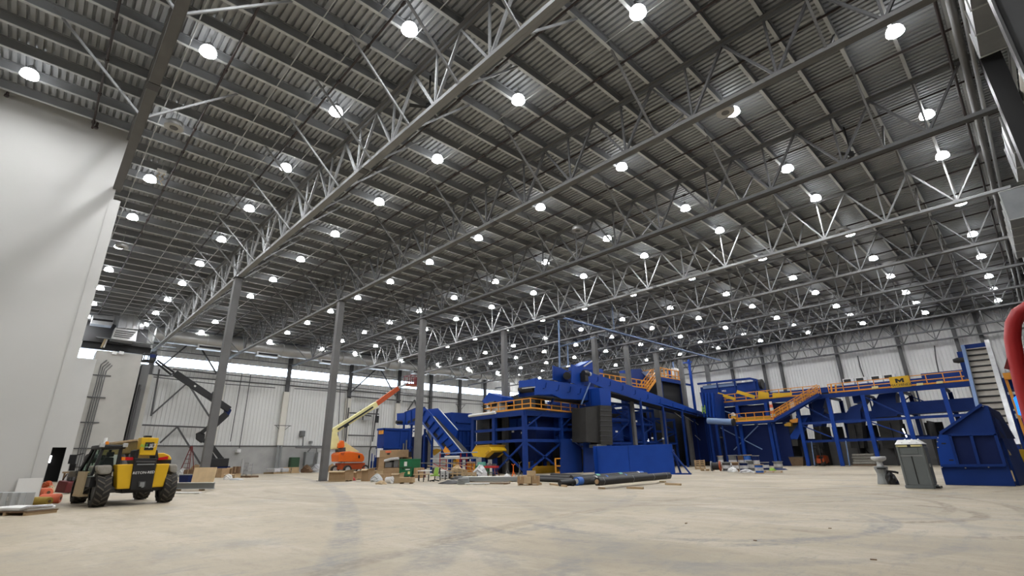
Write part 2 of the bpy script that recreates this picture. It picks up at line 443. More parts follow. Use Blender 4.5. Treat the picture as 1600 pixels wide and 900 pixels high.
# columns
COLY = {1:44.5,2:45.1,3:45.3,4:43.4,5:37.4,6:38.4,7:38.6,8:38.8,9:38.8}
for i, x in enumerate(TX[1:-1], 1):
    c_ = Thing('steel_column', 'grey square steel column, %s of the row counted from the left wall' % nth(i-1), 'column', (x,COLY[i],0), 0, 'interior columns', local=True)
    c_.part('post', MB().box((-.28,-.28,.03),(.28,.28,ZC-.1)), 'steel')
    c_.part('base_plate', MB().box((-.42,-.42,0),(.42,.42,.035)), 'steel_dark')
    c_.part('cap_plate', MB().box((-.4,-.4,ZC-.17),(.4,.4,ZC-.1)).box((-.25,-.35,ZC-.1),(.25,.35,ZC-.095)), 'steel_dark')
# sprinkler pipes and thin bridging rods along the trusses
sx = [-1.1,3.2,7.6,12.9,17.2,21.5,26.6,31.5,36.2,42.6,46.8,52.2,56.3,61.2,65.1,69.6,73.9,78.6,82.8,87.5,91]
for i, x in enumerate(sx):
    mb = MB().tube([(x,Y0+1,ZB-.1),(x,(WL-.15 if x < 0 else Y1-1),ZB-.1)], .055, 8)
    for k in range(2, 28):
        y = k*3.05-1
        if y < (WL if x < 0 else Y1-1): mb.lathe([(.085,-.1),(.085,.1)], (x,y,ZB-.1), 8, 'y')
    solo('sprinkler_pipe', mb, 'pipe_red', 'dark sprinkler pipe below the joists, %s counted from the left wall' % nth(i), 'pipe', (x,0,ZB-.1), 'sprinkler pipes')
rx = [1.55,5.46,7.13,8.95,12.1,15.7,24.0,27.6,33.7,38.4,43.4,47.6,53,57.4,61,65.2,69.0,72.4,78,83]
for i, x in enumerate(rx):
    solo('bridging_rod', MB().tube([(x,Y0+1,ZB+.05),(x,Y1-1,ZB+.05)], .028, 6), 'grey_pale', 'thin pale bridging rod crossing the joists, %s from the left wall' % nth(i), 'rod', (x,0,ZB), 'bridging rods')

# ================================================================== high-bay lamps
LX = [-3.7,2.25,8.4,15.1,24.6,33.1,39.0,48.3,56.8,64.5,73.0,79.8,86.5]
LY0, LDY, LZ = .3, 7.36, 19.72
proto = None
def lamp_proto():
    t = Thing('high_bay_lamp', 'lamp', 'ceiling lamp', (0,0,0), 0, 'high-bay lamps', local=True)
    dome = MB().lathe([(.35,-.15),(.34,.0),(.28,.12),(.15,.2)], n=18, caps=False)
    t.part('dome', dome, 'dome')
    t.part('lens', MB().lathe([(.345,-.16),(.345,-.15)], n=18), 'lens')
    h_ = t.part('driver_housing', MB().lathe([(.16,.2),(.16,.34),(.1,.42),(.05,.46)], n=12), 'grey_mid')
    c2 = MB().tube([(0,0,.44),(0,0,ZD-LZ+.06)], .02, 6)
    t.part('hanging_cord', c2, 'grey_pale')
    return t.e
cnt = 0
for i, x in enumerate(LX):
    for k in range(0, 12):
        y = LY0+LDY*k
        if y > Y1-2.5: continue
        if x < 0 and y > WL-.5: continue
        o = lamp_proto() if proto is None else copy_tree(proto)
        proto = proto or o
        o.location = (x, y, LZ)
        o['label'] = 'glowing dome lamp, %s row from left wall, %s lamp from near right wall' % (nth(i), nth(k)); cnt += 1
print('lamps', cnt)
# ================================================================== fittings on the walls and under the roof
YW = 84.3
# wall posts of the back wall: dark steel above, boxed in white below
posts = [(10.4,13.4),(19.6,12.6),(29.2,12.4),(40.0,12.1),(50.0,11.8),(57.4,0),(64.8,0),(71.8,0),(79.0,0),(86.0,0)]
for i,(x,zs) in enumerate(posts):
    t = Thing('wall_post', 'dark steel post on the back wall below the windows, %s from the left' % nth(i), 'post', (x,YW,0), 0, 'back wall posts')
    m = MB()
    m.box((x-.3,YW-.02,max(zs,.02)),(x+.3,YW+.02,ZB-.1)); m.box((x-.3,YW-.3,max(zs,.02)),(x+.3,YW-.26,ZB-.1)); m.box((x-.03,YW-.28,max(zs,.02)),(x+.03,YW,ZB-.1))
    t.part('steel_post', m, 'steel_dark')
    if zs: 
        t.part('white_casing', MB().box((x-.5,YW-.42,4.1),(x+.38,YW+.1,zs)), 'offwhite', label='off-white boxed casing')
        t.part('downpipe', MB().tube([(x-.28,YW-.35,.02),(x-.28,YW-.35,4.1)], .18, 10).tube([(x+.2,YW-.35,.02),(x+.2,YW-.35,4.1)], .16, 10), 'grey_mid')
    if i in (2,6,7): t.part('lamp_bracket', MB().bar((x-1.3,YW-.4,7.1 if zs else 12.4),(x+1.3,YW-.4,7.1 if zs else 12.4),.1).bar((x-1.1,YW-.4,7.1 if zs else 12.4),(x,YW-.35,6.1 if zs else 11.2),.07).bar((x+1.1,YW-.4,7.1 if zs else 12.4),(x,YW-.35,6.1 if zs else 11.2),.07), 'steel_dark')
# posts on the far right wall
for i,(px,py) in enumerate([(1143,575),(1196,590),(1221,580),(1310,565),(1410,560),(1497,540),(1545,560)]):
    y = FX(px,py,93.0).y
    m = MB().box((92.85,y-.22,.02),(92.9,y+.22,ZB-.1)).box((93.2,y-.22,.02),(93.25,y+.22,ZB-.1)).box((92.9,y-.03,.02),(93.2,y+.03,ZB-.1))
    solo('wall_post', m, 'steel_dark', 'dark steel post against the far right wall, %s from the left corner' % nth(i), 'post', (93,y,0), 'far wall posts')
# cross bracing of the back wall
def braces(lab, segs, yy, w=.2):
    t = Thing('wall_bracing', lab, 'bracing', tuple(FY(*segs[0][0], yy)))
    for a,b in segs: t.part('brace', MB().bar(FY(*a,yy), FY(*b,yy), w), 'steel_dark')
    return t
braces('dark steel chevron bracing on the back wall beside the concrete tower', [((305,529),(252,573)),((305,529),(341,588)),((293,598),(238,647)),((293,598),(328,652)),((222,664),(322,668)),((277,667),(250,692)),((277,667),(313,725)),((270,577),(352,586)),((249,577),(236,650)),((220,600),(228,589))], 83.7)
braces('dark steel chevron bracing on the back wall behind the orange lift boom', [((592,573),(548,613)),((592,573),(618,619)),((545,619),(626,626)),((629,627),(671,630)),((637,641),(648,625)),((648,625),(652,640))], 83.7)
t = Thing('cable_ladder', 'row of thin electrical conduits along the back wall siding', 'conduit', (0,83.48,0))
for a,b in (((230,545),(480,572)),((480,572),(620,590)),((352,600),(430,606)),((460,607),(540,613)),((240,589),(336,600)),((672,627),(755,632)),((352,585),(545,605)),((545,605),(760,628))):
    t.part('conduit', MB().tube([FY(*a,83.48),FY(*b,83.42)], .07, 6), 'steel_dark')
for a,b in (((378,585),(360,690)),((392,585),(374,700)),((532,600),(527,705)),((544,615),(536,705)),((585,640),(578,705))):
    t.part('conduit', MB().tube([FY(*a,83.48),FY(*b,83.42)], .06, 6), 'steel_dark')
# vertical cable on the far wall
for a,b,k in (((1340,556),(1350,590),'left'),((1460,540),(1467,583),'right')):
    solo('wall_cable', MB().tube([FX(*a,93.1),FX((a[0]+b[0])/2-1,(a[1]+b[1])/2,93.0),FX(*b,93.1)], .08, 6), 'steel_dark', 'thin dark cable hanging down the far white wall, %s of the two' % k, 'cable', tuple(FX(*a,93.1)), 'far wall cables')
# round duct along the back wall
DY, DZ, DR = 81.6, 18.55, .98
t = Thing('round_duct', 'large round galvanized air duct running along the back wall above the windows', 'duct', (9.7,DY,DZ))
d = MB(); x = 9.7
t.part('duct_run', MB().lathe([(DR,9.7),(DR,31),(DR,31.05),(DR-.08,45),(DR-.12,45.05),(DR-.16,62),(DR-.22,78)], (0,DY,DZ), 24, 'x'), 'duct')
for x in range(12,78,4): t.part('duct_seam', MB().lathe([(DR+.03,x-.06),(DR+.03,x+.06)], (0,DY,DZ), 24, 'x'), 'galv')
for x in (16.5,24.5,34.5,43.5,52.5,63):
    t.part('grille_box', MB().box((x-1.6,DY-.7,DZ-DR-.35),(x+1.6,DY+.3,DZ-DR+.25)), 'duct')
    t.part('grille', MB().box((x-1.4,DY-.73,DZ-DR-.2),(x+1.4,DY-.7,DZ-DR+.1)), 'black')
    t.part('duct_saddle', MB().lathe([(DR+.08,x+2.2),(DR+.08,x+4.0)], (0,DY,DZ), 24, 'x'), 'duct')
# air handler box beside it
P = lambda px,py,yy=79.5: FY(px,py,yy)
t = Thing('air_handler', 'shiny galvanized air handler box and hood above the concrete tower', 'air handler', tuple(P(205,530)))
a,b = P(189,487.5),P(222,514); 
t.part('supply_box', MB().prism([P(189,487),P(222,489),P(217,515),P(184,512)], (0,2.4,0)), 'galv', bevel=.03)
for px in (200,210): t.part('box_seam', MB().bar(P(px+2.5,488,79.42),P(px-3,514,79.42),.12), 'grey_pale')
t.part('transition', MB().loft([P(189,489),P(189,489,81.9),P(184.5,510,81.9),P(184.5,510)],[P(177,493,80.2),P(177,493,81.4),P(177,506,81.4),P(177,506,80.2)]), 'galv')
t.part('transition', MB().loft([P(222,490),P(222,490,81.9),P(217.5,514,81.9),P(217.5,514)],[P(226,501,80.6),P(226,501,82),P(224,515,82),P(224,515,80.6)]), 'galv')
t.part('side_duct', MB().prism([P(146,491.5,80),P(180,494,80),P(175,509,80),P(142,505,80)], (0,1.6,0)), 'galv')
t.part('slot_grille', MB().prism([P(146,497,79.95),P(177,500.5,79.95),P(176,503.5,79.95),P(145,500,79.95)], (0,.04,0)), 'black')
t.part('intake_hood', MB().prism([P(180,512),P(215,517),P(209,534),P(174,529)], (0,2.0,0)), 'duct')
t.part('hood_front', MB().prism([P(215,517,79.3),P(212,533.5,79.3),P(199,532,79.3)], (0,.18,0)), 'galv')
for k in range(4): t.part('hood_slat', MB().bar(P(181-k*1.2,516+k*3,79.42),P(213-k*1.5,520+k*3,79.42),.1), 'steel')
# dark roof-edge bay behind the handler
t = Thing('mezzanine_beam', 'dark steel beams and cable tray above the concrete tower', 'beam', tuple(P(180,538,82)))
t.part('beam', MB().bar(P(128,529,82),P(235,541,82),.35,.5), 'steel_dark')
t.part('beam', MB().bar(P(128,537,82.5),P(235,550,82.5),.4,1.0), 'black')
t.part('cable_tray', MB().bar(P(150,527,81),P(275,543,81),.5,.12), 'grey_mid')
t.part('hanger', MB().bar(P(165,529,81),P(158,543,81),.2), 'sand'); t.part('hanger', MB().bar(P(168,529,81),P(162,543,81),.15), 'offwhite')
solo('cladding_panel', MB().prism([FY(137,500,84.2),FY(232,515,84.2),FY(228,540,84.2),FY(128,528,84.2)], (0,.25,0)), 'steel_dark', 'dark grey cladding panel below the roof behind the air handler', 'panel', tuple(FY(180,535,84.2)))
# concrete tower with conduits
t = Thing('concrete_tower', 'plain grey concrete tower standing in front of the back wall at left', 'concrete tower', (6.4,80,0))
t.part('shaft', MB().box((4.0,80.0,0),(8.75,83.4,15.35)), 'conc_pale')
t.part('side_post', MB().box((9.0,80.6,0),(9.9,83.4,14.2)), 'steel')
t.part('downpipe', MB().tube([(9.25,80.4,.02),(9.25,80.4,11.5)],.15,8), 'steel_dark')
for k in range(4):
    t.part('conduit', MB().tube([(4.75+.22*k,79.9,.02),(4.75+.22*k,79.9,13.6-.25*k),(5.2+.22*k,79.9,14.2-.2*k)], .06, 6), 'steel')
for z in (3.5,6.5,9.5,12.2): t.part('strut_channel', MB().box((4.2,79.86,z),(6.0,79.98,z+.12)), 'steel_dark')
for px in (176,187): t.part('junction_box', MB().prism([P(px,548.5,79.7),P(px+7,549.5,79.7),P(px+6,554,79.7),P(px-1,553,79.7)], (0,.28,0)), 'white')
# white end room in the left corner with an open dark doorway
YD = 74.0
a,b = FY(147,561,YD), FY(104,748,YD); dl,dr_,dz = FY(70,700,YD).x, FY(104,700,YD).x, FY(95,699,YD).z
xr = FY(120,680,YD).x
w = struct('wall_corner_room', MB().box((X0,YD,0),(dl,YD+.3,a.z)).box((dl,YD,dz),(dr_,YD+.3,a.z)).box((dr_,YD,0),(xr,YD+.3,a.z)).box((xr-.3,YD+.3,0),(xr,79.8,a.z)), 'white_wall')
bk = MB().box((dl-3,YD+4,0),(xr-.35,YD+4.2,dz+.5)).box((dl-3,YD+.4,dz+.3),(xr-.35,YD+4,dz+.5)).box((xr-.45,YD+.4,0),(xr-.35,YD+4,dz+.3)); bk.obj('doorway_recess','black',w)  # black lining puts the dark of the room inside into the colour
tag(MB().box((FY(76,715,YD+4).x,YD+3.9,FY(76,723,YD+4).z),(FY(80.5,715,YD+4).x,YD+3.98,FY(78,712,YD+4).z)).obj('window_20','tube_white'), kind='structure')
# ---- ducts, dark posts and pipes on the near right wall
YR = Y0+.05
def duct_run(name, lab, x0, x1, y0, y1, z0, z1, m='galv_dark'):
    t = Thing(name, lab, 'duct', ((x0+x1)/2,(y0+y1)/2,z0))
    t.part('duct_body', MB().box((x0,y0,z0),(x1,y1,z1)), m)
    n = max(1,int((x1-x0)/1.5))
    for k in range(n+1):
        xx = x0+(x1-x0)*k/n
        t.part('flange', MB().box((xx-.03,y0-.05,z0-.05),(xx+.03,y0,z1+.05)).box((xx-.03,y1,z0-.05),(xx+.03,y1+.05,z1+.05)).box((xx-.03,y0,z0-.05),(xx+.03,y1,z0)).box((xx-.03,y0,z1),(xx+.03,y1,z1+.05)), 'grey_pale')
    return t
duct_run('air_duct', 'shiny rectangular air duct high on the near right wall, closest to camera', 20.2,25.2,-2.95,-1.9,17.0,18.2)
duct_run('air_duct', 'big galvanized duct box jutting from the right wall beside the fourth truss', 37.6,46,-3.3,-1.45,13.9,15.65)
duct_run('air_duct', 'short galvanized duct high up between two dark wall columns', 31.6,35.5,-2.9,-2.2,15.2,17.2)
t = Thing('drop_duct', 'pale square duct dropping down the right wall below the big duct box', 'duct', (48,-2.4,7))
t.part('duct_body', MB().box((47,-3.2,6.5),(48.6,-1.75,13.2)), 'galv_dark'); t.part('elbow', MB().loft([(46.1,-3.2,13.95),(46.1,-1.75,13.95),(46.1,-1.75,15.6),(46.1,-3.2,15.6)],[(47,-3.2,13.2),(47,-1.75,13.2),(48.6,-1.75,13.2),(48.6,-3.2,13.2)]), 'galv_dark')
solo('round_duct', MB().lathe([(.33,25.4),(.33,29.2),(.33,30.0),(.33,60)],(0,-3.25,16.9),16,'x'), 'offwhite', 'white round duct running along the near right wall past dark columns', 'duct', (25.4,-3.25,16.9))
for i,x in enumerate((19.7,29.5,50.3,59.0,67.3,75.2,84.5)):
    m = MB().box((x-.6,-2.85,.02),(x+.6,-2.15,ZC+3.05)) if i==1 else MB().box((x-.3,-2.9,.02),(x+.3,-2.83,ZB-.2)).box((x-.3,-2.22,.02),(x+.3,-2.15,ZB-.2)).box((x-.05,-2.83,.02),(x+.05,-2.22,ZB-.2))
    solo('wall_column', m, 'black' if i==1 else 'steel_dark', ('wide black' if i==1 else 'dark steel')+' column carrying a truss at the near right wall, %s from the camera' % nth(i), 'column', (x,-2.5,0), 'near wall columns')
for i,(y,z,r) in enumerate(((-1.62,19.2,.16),(-1.98,19.5,.10),(-1.2,19.6,.07))):
    solo('main_pipe', MB().tube([(10,y,z),(92,y,z)], r, 10), ('steel','grey_pale','pipe_red')[i], ('thick grey','thin pale','thin dark red')[i]+' pipe running along the near right wall below the roof', 'pipe', (50,y,z))
# ---- fans, smoke heads and a dangling work-light
def fan(x, y, lab):
    t = Thing('ceiling_fan', lab, 'ceiling fan', (x,y,18.0), 0, 'ceiling fans', local=True)
    t.part('down_rod', MB().tube([(0,0,.1),(0,0,ZB-18.0)], .045, 8), 'black')
    t.part('motor', MB().lathe([(.05,.25),(.16,.18),(.18,.0),(.1,-.1)], n=14), 'black')
    for k in range(3):
        a = k*2.094+.5
        t.part('blade', MB().loft([(math.cos(a)*.15-math.sin(a)*.07,math.sin(a)*.15+math.cos(a)*.07,.05),(math.cos(a)*.15+math.sin(a)*.07,math.sin(a)*.15-math.cos(a)*.07,.02),(math.cos(a)*.15+math.sin(a)*.07,math.sin(a)*.15-math.cos(a)*.07,.0),(math.cos(a)*.15-math.sin(a)*.07,math.sin(a)*.15+math.cos(a)*.07,.03)],
            [(math.cos(a)*.95-math.sin(a)*.1,math.sin(a)*.95+math.cos(a)*.1,.06),(math.cos(a)*.95+math.sin(a)*.1,math.sin(a)*.95-math.cos(a)*.1,.0),(math.cos(a)*.95+math.sin(a)*.1,math.sin(a)*.95-math.cos(a)*.1,-.015),(math.cos(a)*.95-math.sin(a)*.1,math.sin(a)*.95+math.cos(a)*.1,.045)]), 'black')
fan(10.85,17.0,'small black ceiling fan beside the nearest long roof truss')
fan(31.3,3.9,'small black ceiling fan near the right wall, third truss bay')
fan(51.6,3.9,'small black ceiling fan farther off near the right wall')
for i,(x,y,w_) in enumerate(((2.15,28.4,'beside the white left wall'),(23.2,7.6,'above the second long truss, in front'),(45.0,7.6,'near the right wall, farther off'),(2.3,49.4,'far back past the white left wall'),(28.5,22.0,'in the middle of the roof'))):
    t = Thing('ceiling_speaker', 'round beige pendant speaker under the joists '+w_, 'speaker', (x,y,18.95), 0, 'pendant speakers', local=True)
    t.part('shell', MB().lathe([(.42,-.12),(.46,.0),(.40,.18),(.2,.26)], n=18, caps=False), 'duct'); t.part('ring', MB().lathe([(.46,-.15),(.46,-.1)], n=18), 'duct')
    t.part('cone', MB().lathe([(.2,-.17),(.2,-.15)], n=14), 'steel'); t.part('hanger', MB().tube([(0,0,.25),(0,0,ZB-18.95+.3)], .02, 6), 'grey_pale')
p = FZ(252,270,19.3)
t = Thing('emergency_light', 'white box with coiled loose wires hanging beside a lamp', 'emergency light', tuple(p))
t.part('box', MB().cbox(p,(.5,.2,.2)), 'white')
t.part('hanger', MB().tube([p+Vector((0,0,.2)),p+Vector((0,0,ZD-p.z))], .02, 6), 'grey_pale')
for s in (-.12,.12):
    pts = [p+Vector((s+.08*math.sin(k*1.5+s*4),0,-.085*k)) for k in range(11)]
    t.part('wire', MB().tube(pts, .022, 6), 'sand')
# pipes hanging down at the white wall
for i,(px,py,lz,lab) in enumerate(((10,150,17.6,'dark capped sprinkler riser hanging at the far left edge'),(150,200,17.7,'dark capped sprinkler riser hanging in front of the white wall'))):
    q = FY(px,py,32.6)
    t = Thing('sprinkler_drop', lab, 'pipe', tuple(q)); t.part('pipe', MB().tube([q,(q.x,q.y,ZB-.02)], .06, 8), 'pipe_red'); t.part('cap', MB().lathe([(.1,-.03),(.1,.08)], q, 8), 'pipe_red')
# thin hanger rods seen against the deck
# ================================================================== blue sorting machinery
def polyX(m, pts, X, t): return m.prism([FX(px,py,X) for px,py in pts], (t,0,0))
def polyY(m, pts, Y, t): return m.prism([FY(px,py,Y) for px,py in pts], (0,t,0))
def V(*a): return Vector(a)
# ---- A. baler with its in-feed conveyor, far left
YA = 57.0
t = Thing('baler', 'blue baler box with an orange sign, left of the humped feed conveyor', 'baler', tuple(FY(609,735,YA)*1.0-V(0,0,0)))
a,b = FY(600.5,669,YA), FY(640,702,YA); x0 = a.x; yb = FX(589,690,x0).y
t.part('housing', MB().box((x0,YA,.9),(b.x,yb,a.z)), 'blue', bevel=.04)
for z in (a.z-.1, 3.1, 1.0): t.part('rib', MB().box((x0-.12,YA-.12,z-.12),(b.x+.05,YA-.01,z+.12)), 'blue'); t.part('rib', MB().box((x0-.12,YA-.12,z-.12),(x0-.01,yb,z+.12)), 'blue')
for x in (x0+.1,x0+2.4,b.x-.2): t.part('rib', MB().box((x-.1,YA-.1,.9),(x+.1,YA-.01,a.z)), 'blue')
s0,s1 = FX(592,671.5,x0-.06), FX(598.8,678,x0-.06)
sg = t.part('warning_sign', MB().box((x0-.06,s1.y,s1.z),(x0-.02,s0.y,s0.z)), 'orange_rail', label='small orange warning sign')
t.part('sign_mark', MB().prism([V(x0-.07,s0.y-.4,s1.z+.25),V(x0-.07,s1.y+.4,s1.z+.25),V(x0-.07,(s0.y+s1.y)/2,s0.z-.25)], (.02,0,0)), 'text_black', sg)
t.part('skid', MB().box((x0+.2,YA+.2,0),(b.x-.2,YA+.6,.9)), 'blue'); t.part('skid', MB().box((x0+.2,yb-.6,0),(b.x-.2,yb-.2,.9)), 'blue')
t.part('hydraulic_pack', MB().cbox((b.x-.9,YA-.7,0),(1.0,.9,2.6)), 'black'); t.part('pipe_bank', MB().tube([(b.x-1.1,YA-.3,2.6),(b.x-1.1,YA-.3,3.6)],.1,8).tube([(b.x-.7,YA-.3,2.6),(b.x-.7,YA-.3,4.0)],.1,8), 'steel')
XF, WF = 38.0, 2.1
F = lambda px,py,dx=0: FX(px,py,XF)+V(dx,0,0)
near = [(620,646),(632,645),(650,638),(664,636.5),(668,640),(722,707),(705,711),(697,708),(659,657),(636,664),(620,664)]
t = Thing('feed_conveyor', 'humped blue feed conveyor beside the baler, with pale edge strips', 'conveyor', (XF,F(700,712).y,0))
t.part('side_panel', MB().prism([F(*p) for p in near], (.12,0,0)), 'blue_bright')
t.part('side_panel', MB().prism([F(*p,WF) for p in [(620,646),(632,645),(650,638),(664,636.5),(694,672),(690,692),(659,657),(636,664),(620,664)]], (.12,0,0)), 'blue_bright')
bl = [F(636,657,.12),F(660,649,.12),F(712,707,.12)]
t.part('belt', MB().prism([bl[0],bl[1],bl[2],bl[2]-V(0,0,.15),bl[1]-V(0,0,.15),bl[0]-V(0,0,.15)], (WF-.12,0,0)), 'belt')
for dx,pe in ((.06,(722,707)),(WF+.06,(694,672))): t.part('edge_strip', MB().bar(F(664,636.5,dx)+V(0,0,.04),F(*pe,dx)+V(0,0,.04),.12,.08), 'grey_pale', label='pale top edge')
t.part('head_strip', MB().bar(F(632,645,.06)+V(0,0,.04),F(650,638,.06)+V(0,0,.04),.22,.1), 'blue'); t.part('head_strip', MB().bar(F(650,638,.06)+V(0,0,.04),F(664,636.5,.06)+V(0,0,.04),.22,.1), 'blue')
for k in range(8):
    u = k/7; t.part('rib', MB().bar(F(665+u*50,641+u*61,-.08),F(658+u*45,654+u*54,-.08),.14,.16,(1,0,0)), 'blue')
for px,p0,p1 in ((634,645,663),(643,642,660)): t.part('rib', MB().bar(F(px,p0,-.06),F(px,p1,-.06),.12,.12), 'blue')
t.part('lower_flange', MB().bar(F(659,658,-.06),F(697,708,-.06),.14,.14), 'blue_edge')
for u in (.08,.36,.60): t.part('opening', MB().prism([F(px,py,-.02) for px,py in ((661+u*50,652+u*61),(661+(u+.17)*50,652+(u+.17)*61),(658.5+(u+.17)*50,656+(u+.17)*61),(658.5+u*50,656+u*61))], (.015,0,0)), 'black')
for pa in ((637,658),(644.5,655)): t.part('opening', MB().prism([F(pa[0],pa[1],-.02),F(pa[0]+5,pa[1]-2.2,-.02),F(pa[0]+5,pa[1]+2,-.02),F(pa[0],pa[1]+4.2,-.02)], (.015,0,0)), 'black')
t.part('end_guard', MB().prism([F(px,py,-.2) for px,py in ((694,704),(698,697.5),(705,707),(703,710.5),(698,710))], (.18,0,0)), 'orange_rail', label='orange guard plate at the foot')
t.part('guard', MB().prism([F(px,py,.8) for px,py in ((664,704),(674,701),(682,703),(670,712))], (.1,0,0)), 'yellow_dark')
for px in (629,641,651,662,674): q = F(px,670,.2); t.part('support_leg', MB().bar(q+V(0,0,.6 if px<650 else 0),V(q.x,q.y,0),.22), 'blue')
t.part('fill_body', MB().box((XF+.5,F(650,690).y,.4),(XF+1.9,F(631,690).y,4.6)), 'navy', bevel=.04); t.part('fill_foot', MB().box((XF+.7,F(648,690).y,0),(XF+1.7,F(633,690).y,.4)), 'black')  # dark blue body added to fill the gap behind the legs
q = F(700,709,.3); t.part('support_leg', MB().bar(q,V(q.x,q.y,0),.3), 'blue'); q = F(700,709,WF-.1); t.part('support_leg', MB().bar(q,V(q.x,q.y,0),.3), 'blue')
for (pa,pb) in (((628,671),(644,669)),((629,676),(641,700)),((641,676),(629,700)),((643,674),(652,672)),((661,674),(672,695)),((651,690),(662,676))): t.part('support_brace', MB().bar(F(*pa,.3),F(*pb,.3),.16), 'blue')
t.part('motor', MB().lathe([(.25,-.5),(.25,.5)], F(628,660,-.4), 10, 'x'), 'black')
# ---- B. tall bunker behind it
t = Thing('bunker_hopper', 'tall blue bunker with stepped upper box right of the feed conveyor', 'hopper', tuple(FY(720,736,56)))
t.part('upper_box', MB().box((FY(705,650,56).x,56,FY(720,673,56).z),(FY(738,650,56).x,60,FY(720,645,56).z)), 'blue', bevel=.04)
t.part('lower_box', MB().box((FY(712,690,56.2).x,56.2,1.6),(FY(737,690,56.2).x,59.6,FY(720,673,56).z)), 'blue', bevel=.04)
for px in (713,718,724,731,736): t.part('rib', MB().box((FY(px,690,56).x-.09,55.98,1.6),(FY(px,690,56).x+.09,56.19,FY(720,674,56).z)), 'blue')
for py in (660,697): t.part('rib', MB().box((FY(712,690,56).x,55.85,FY(720,py,56).z-.09),(FY(737,690,56).x,55.99,FY(720,py,56).z+.09)), 'blue')
t.part('side_bracket', polyY(MB(), [(698,657),(706,652),(708,664),(703,661)], 56.3, .8), 'blue')
t.part('leg', MB().box((FY(712,690,56).x,56.3,0),(FY(712,690,56).x+.4,56.7,1.6)), 'blue'); t.part('leg', MB().box((FY(736,690,56).x-.4,56.3,0),(FY(736,690,56).x,56.7,1.6)), 'blue')
# ---- C. corner platform on posts with orange rails
XC, YC, ZP = 37.6, 37.7, 6.45
yl = FX(738,645,XC).y; xr = FY(925,640,YC).x
t = Thing('corner_platform', 'blue steel platform on posts with orange railing, behind the pipe bundles', 'platform', (XC,YC,0))
t.part('deck', MB().box((XC,YC,ZP-.02),(xr,yl,ZP+.05)), 'steel_dark')
for (p,q) in (((XC,YC,ZP),(XC,yl,ZP)),((XC,YC,ZP),(xr,YC,ZP)),((XC+5,YC+.2,ZP),(XC+5,yl,ZP)),((xr,YC,ZP),(xr,yl,ZP))): t.part('edge_beam', MB().bar(V(*p)-V(0,0,.3),V(*q)-V(0,0,.3),.2,.55), 'blue')
pys = [FX(773,700,XC).y, YC, yl-.3]; pxs = [FY(878,700,YC).x, FY(903,700,YC).x]
for y in pys: t.part('post', MB().bar(V(XC,y,0),V(XC,y,ZP-.55),.42), 'blue')
for x in pxs: t.part('post', MB().bar(V(x,YC,0),V(x,YC,ZP-.55),.36), 'blue')
t.part('post', MB().bar(V(XC+5,YC+5,0),V(XC+5,YC+5,ZP-.55),.4), 'blue')
for z in (4.6,3.35):
    t.part('cross_beam', MB().bar(V(XC,YC,z),V(XC,yl,z),.22,.3), 'blue'); t.part('cross_beam', MB().bar(V(XC,YC,z),V(xr-1.5,YC,z),.22,.3), 'blue')
for (p,q) in (((XC,pys[0],3.2),(XC,YC,.2)),((XC,YC,3.2),(XC,pys[0],.2)),((XC,YC,.2),(pxs[0],YC,3.2)),((XC,YC,3.2),(pxs[0],YC,.2))): t.part('diagonal_brace', MB().bar(V(*p),V(*q),.18), 'blue')
t.part('knee_brace', MB().bar(V(XC,YC,4.6),V(XC+2.6,YC-.15,6.1),.16), 'blue'); t.part('knee_brace', MB().bar(V(pxs[0],YC,4.8),V(pxs[0]+2.0,YC-.1,6.1),.16), 'blue')
rl = MB(); ya = FX(829,630,XC).y
rail(rl, [V(XC,ya,ZP+.05),V(XC,FX(756,640,XC).y,ZP+.05)], post=1.25, r=.045); rl2 = MB(); rail(rl2, [V(XC,ya,ZP+.05),V(xr-.4,YC+.4,ZP+.05)], post=1.9, r=.04)
rl3 = MB(); rail(rl3, [V(XC+4.5,FX(756,640,XC).y,ZP+.05),V(XC,FX(756,640,XC).y,ZP+.05)], post=1.3, r=.045)
for r_ in (rl,rl2,rl3): t.part('guard_rail', r_, 'orange_rail', label='orange guard rail')
# machines on and below it
t = Thing('star_screen', 'blue screening machine hanging inside the corner platform, painted dark for shade', 'sorting machine', (XC+3,YC+4,1))
t.part('body', MB().box((XC+3.0,YC+1.2,3.6),(XC+8.0,YC+5.2,6.1)), 'navy')  # interior shade put into the navy and black of these bodies
t.part('body', MB().box((XC+.7,YC+6.4,2.2),(XC+3.5,YC+8.7,6.1)), 'black')
for y in (YC+1.6,YC+3.2,YC+4.6): t.part('side_box', MB().box((XC+2.7,y-.6,4.75),(XC+3.0,y+.6,5.9)), 'blue_bright')
for y,z in ((YC+1.8,5.3),(YC+3.1,4.3),(YC+4.6,4.5)): t.part('label_plate', MB().box((XC+2.66,y-.17,z-.1),(XC+2.695,y+.17,z+.1)), 'paper')
t.part('drive_chain', MB().tube([(XC+.4,YC+5.3,5.9),(XC+.3,YC+5.2,5.1),(XC+.35,YC+5.0,4.6),(XC+.3,YC+5.1,3.9)], .25, 8), 'black')
t.part('chute', MB().loft([(XC+3.1,YC+1.3,3.6),(XC+7,YC+1.3,3.6),(XC+7,YC+5,3.6),(XC+3.1,YC+5,3.6)],[(XC+3.6,YC+2.2,1.2),(XC+5.8,YC+2.2,1.2),(XC+5.8,YC+4.2,1.2),(XC+3.6,YC+4.2,1.2)]), 'navy')
t.part('back_panel', MB().box((XC+4.4,YC+5.6,.02),(XC+4.6,YC+9,6)), 'black'); t.part('back_panel', MB().box((XC+1,YC+6.15,.02),(XC+9,YC+6.3,3.5)), 'black')  # black sheets painted in for the dark under the platform
t.part('leg', MB().box((XC+3.3,YC+2.3,0),(XC+3.6,YC+2.6,1.3)).box((XC+5.4,YC+2.3,0),(XC+5.7,YC+2.6,1.3)), 'blue')
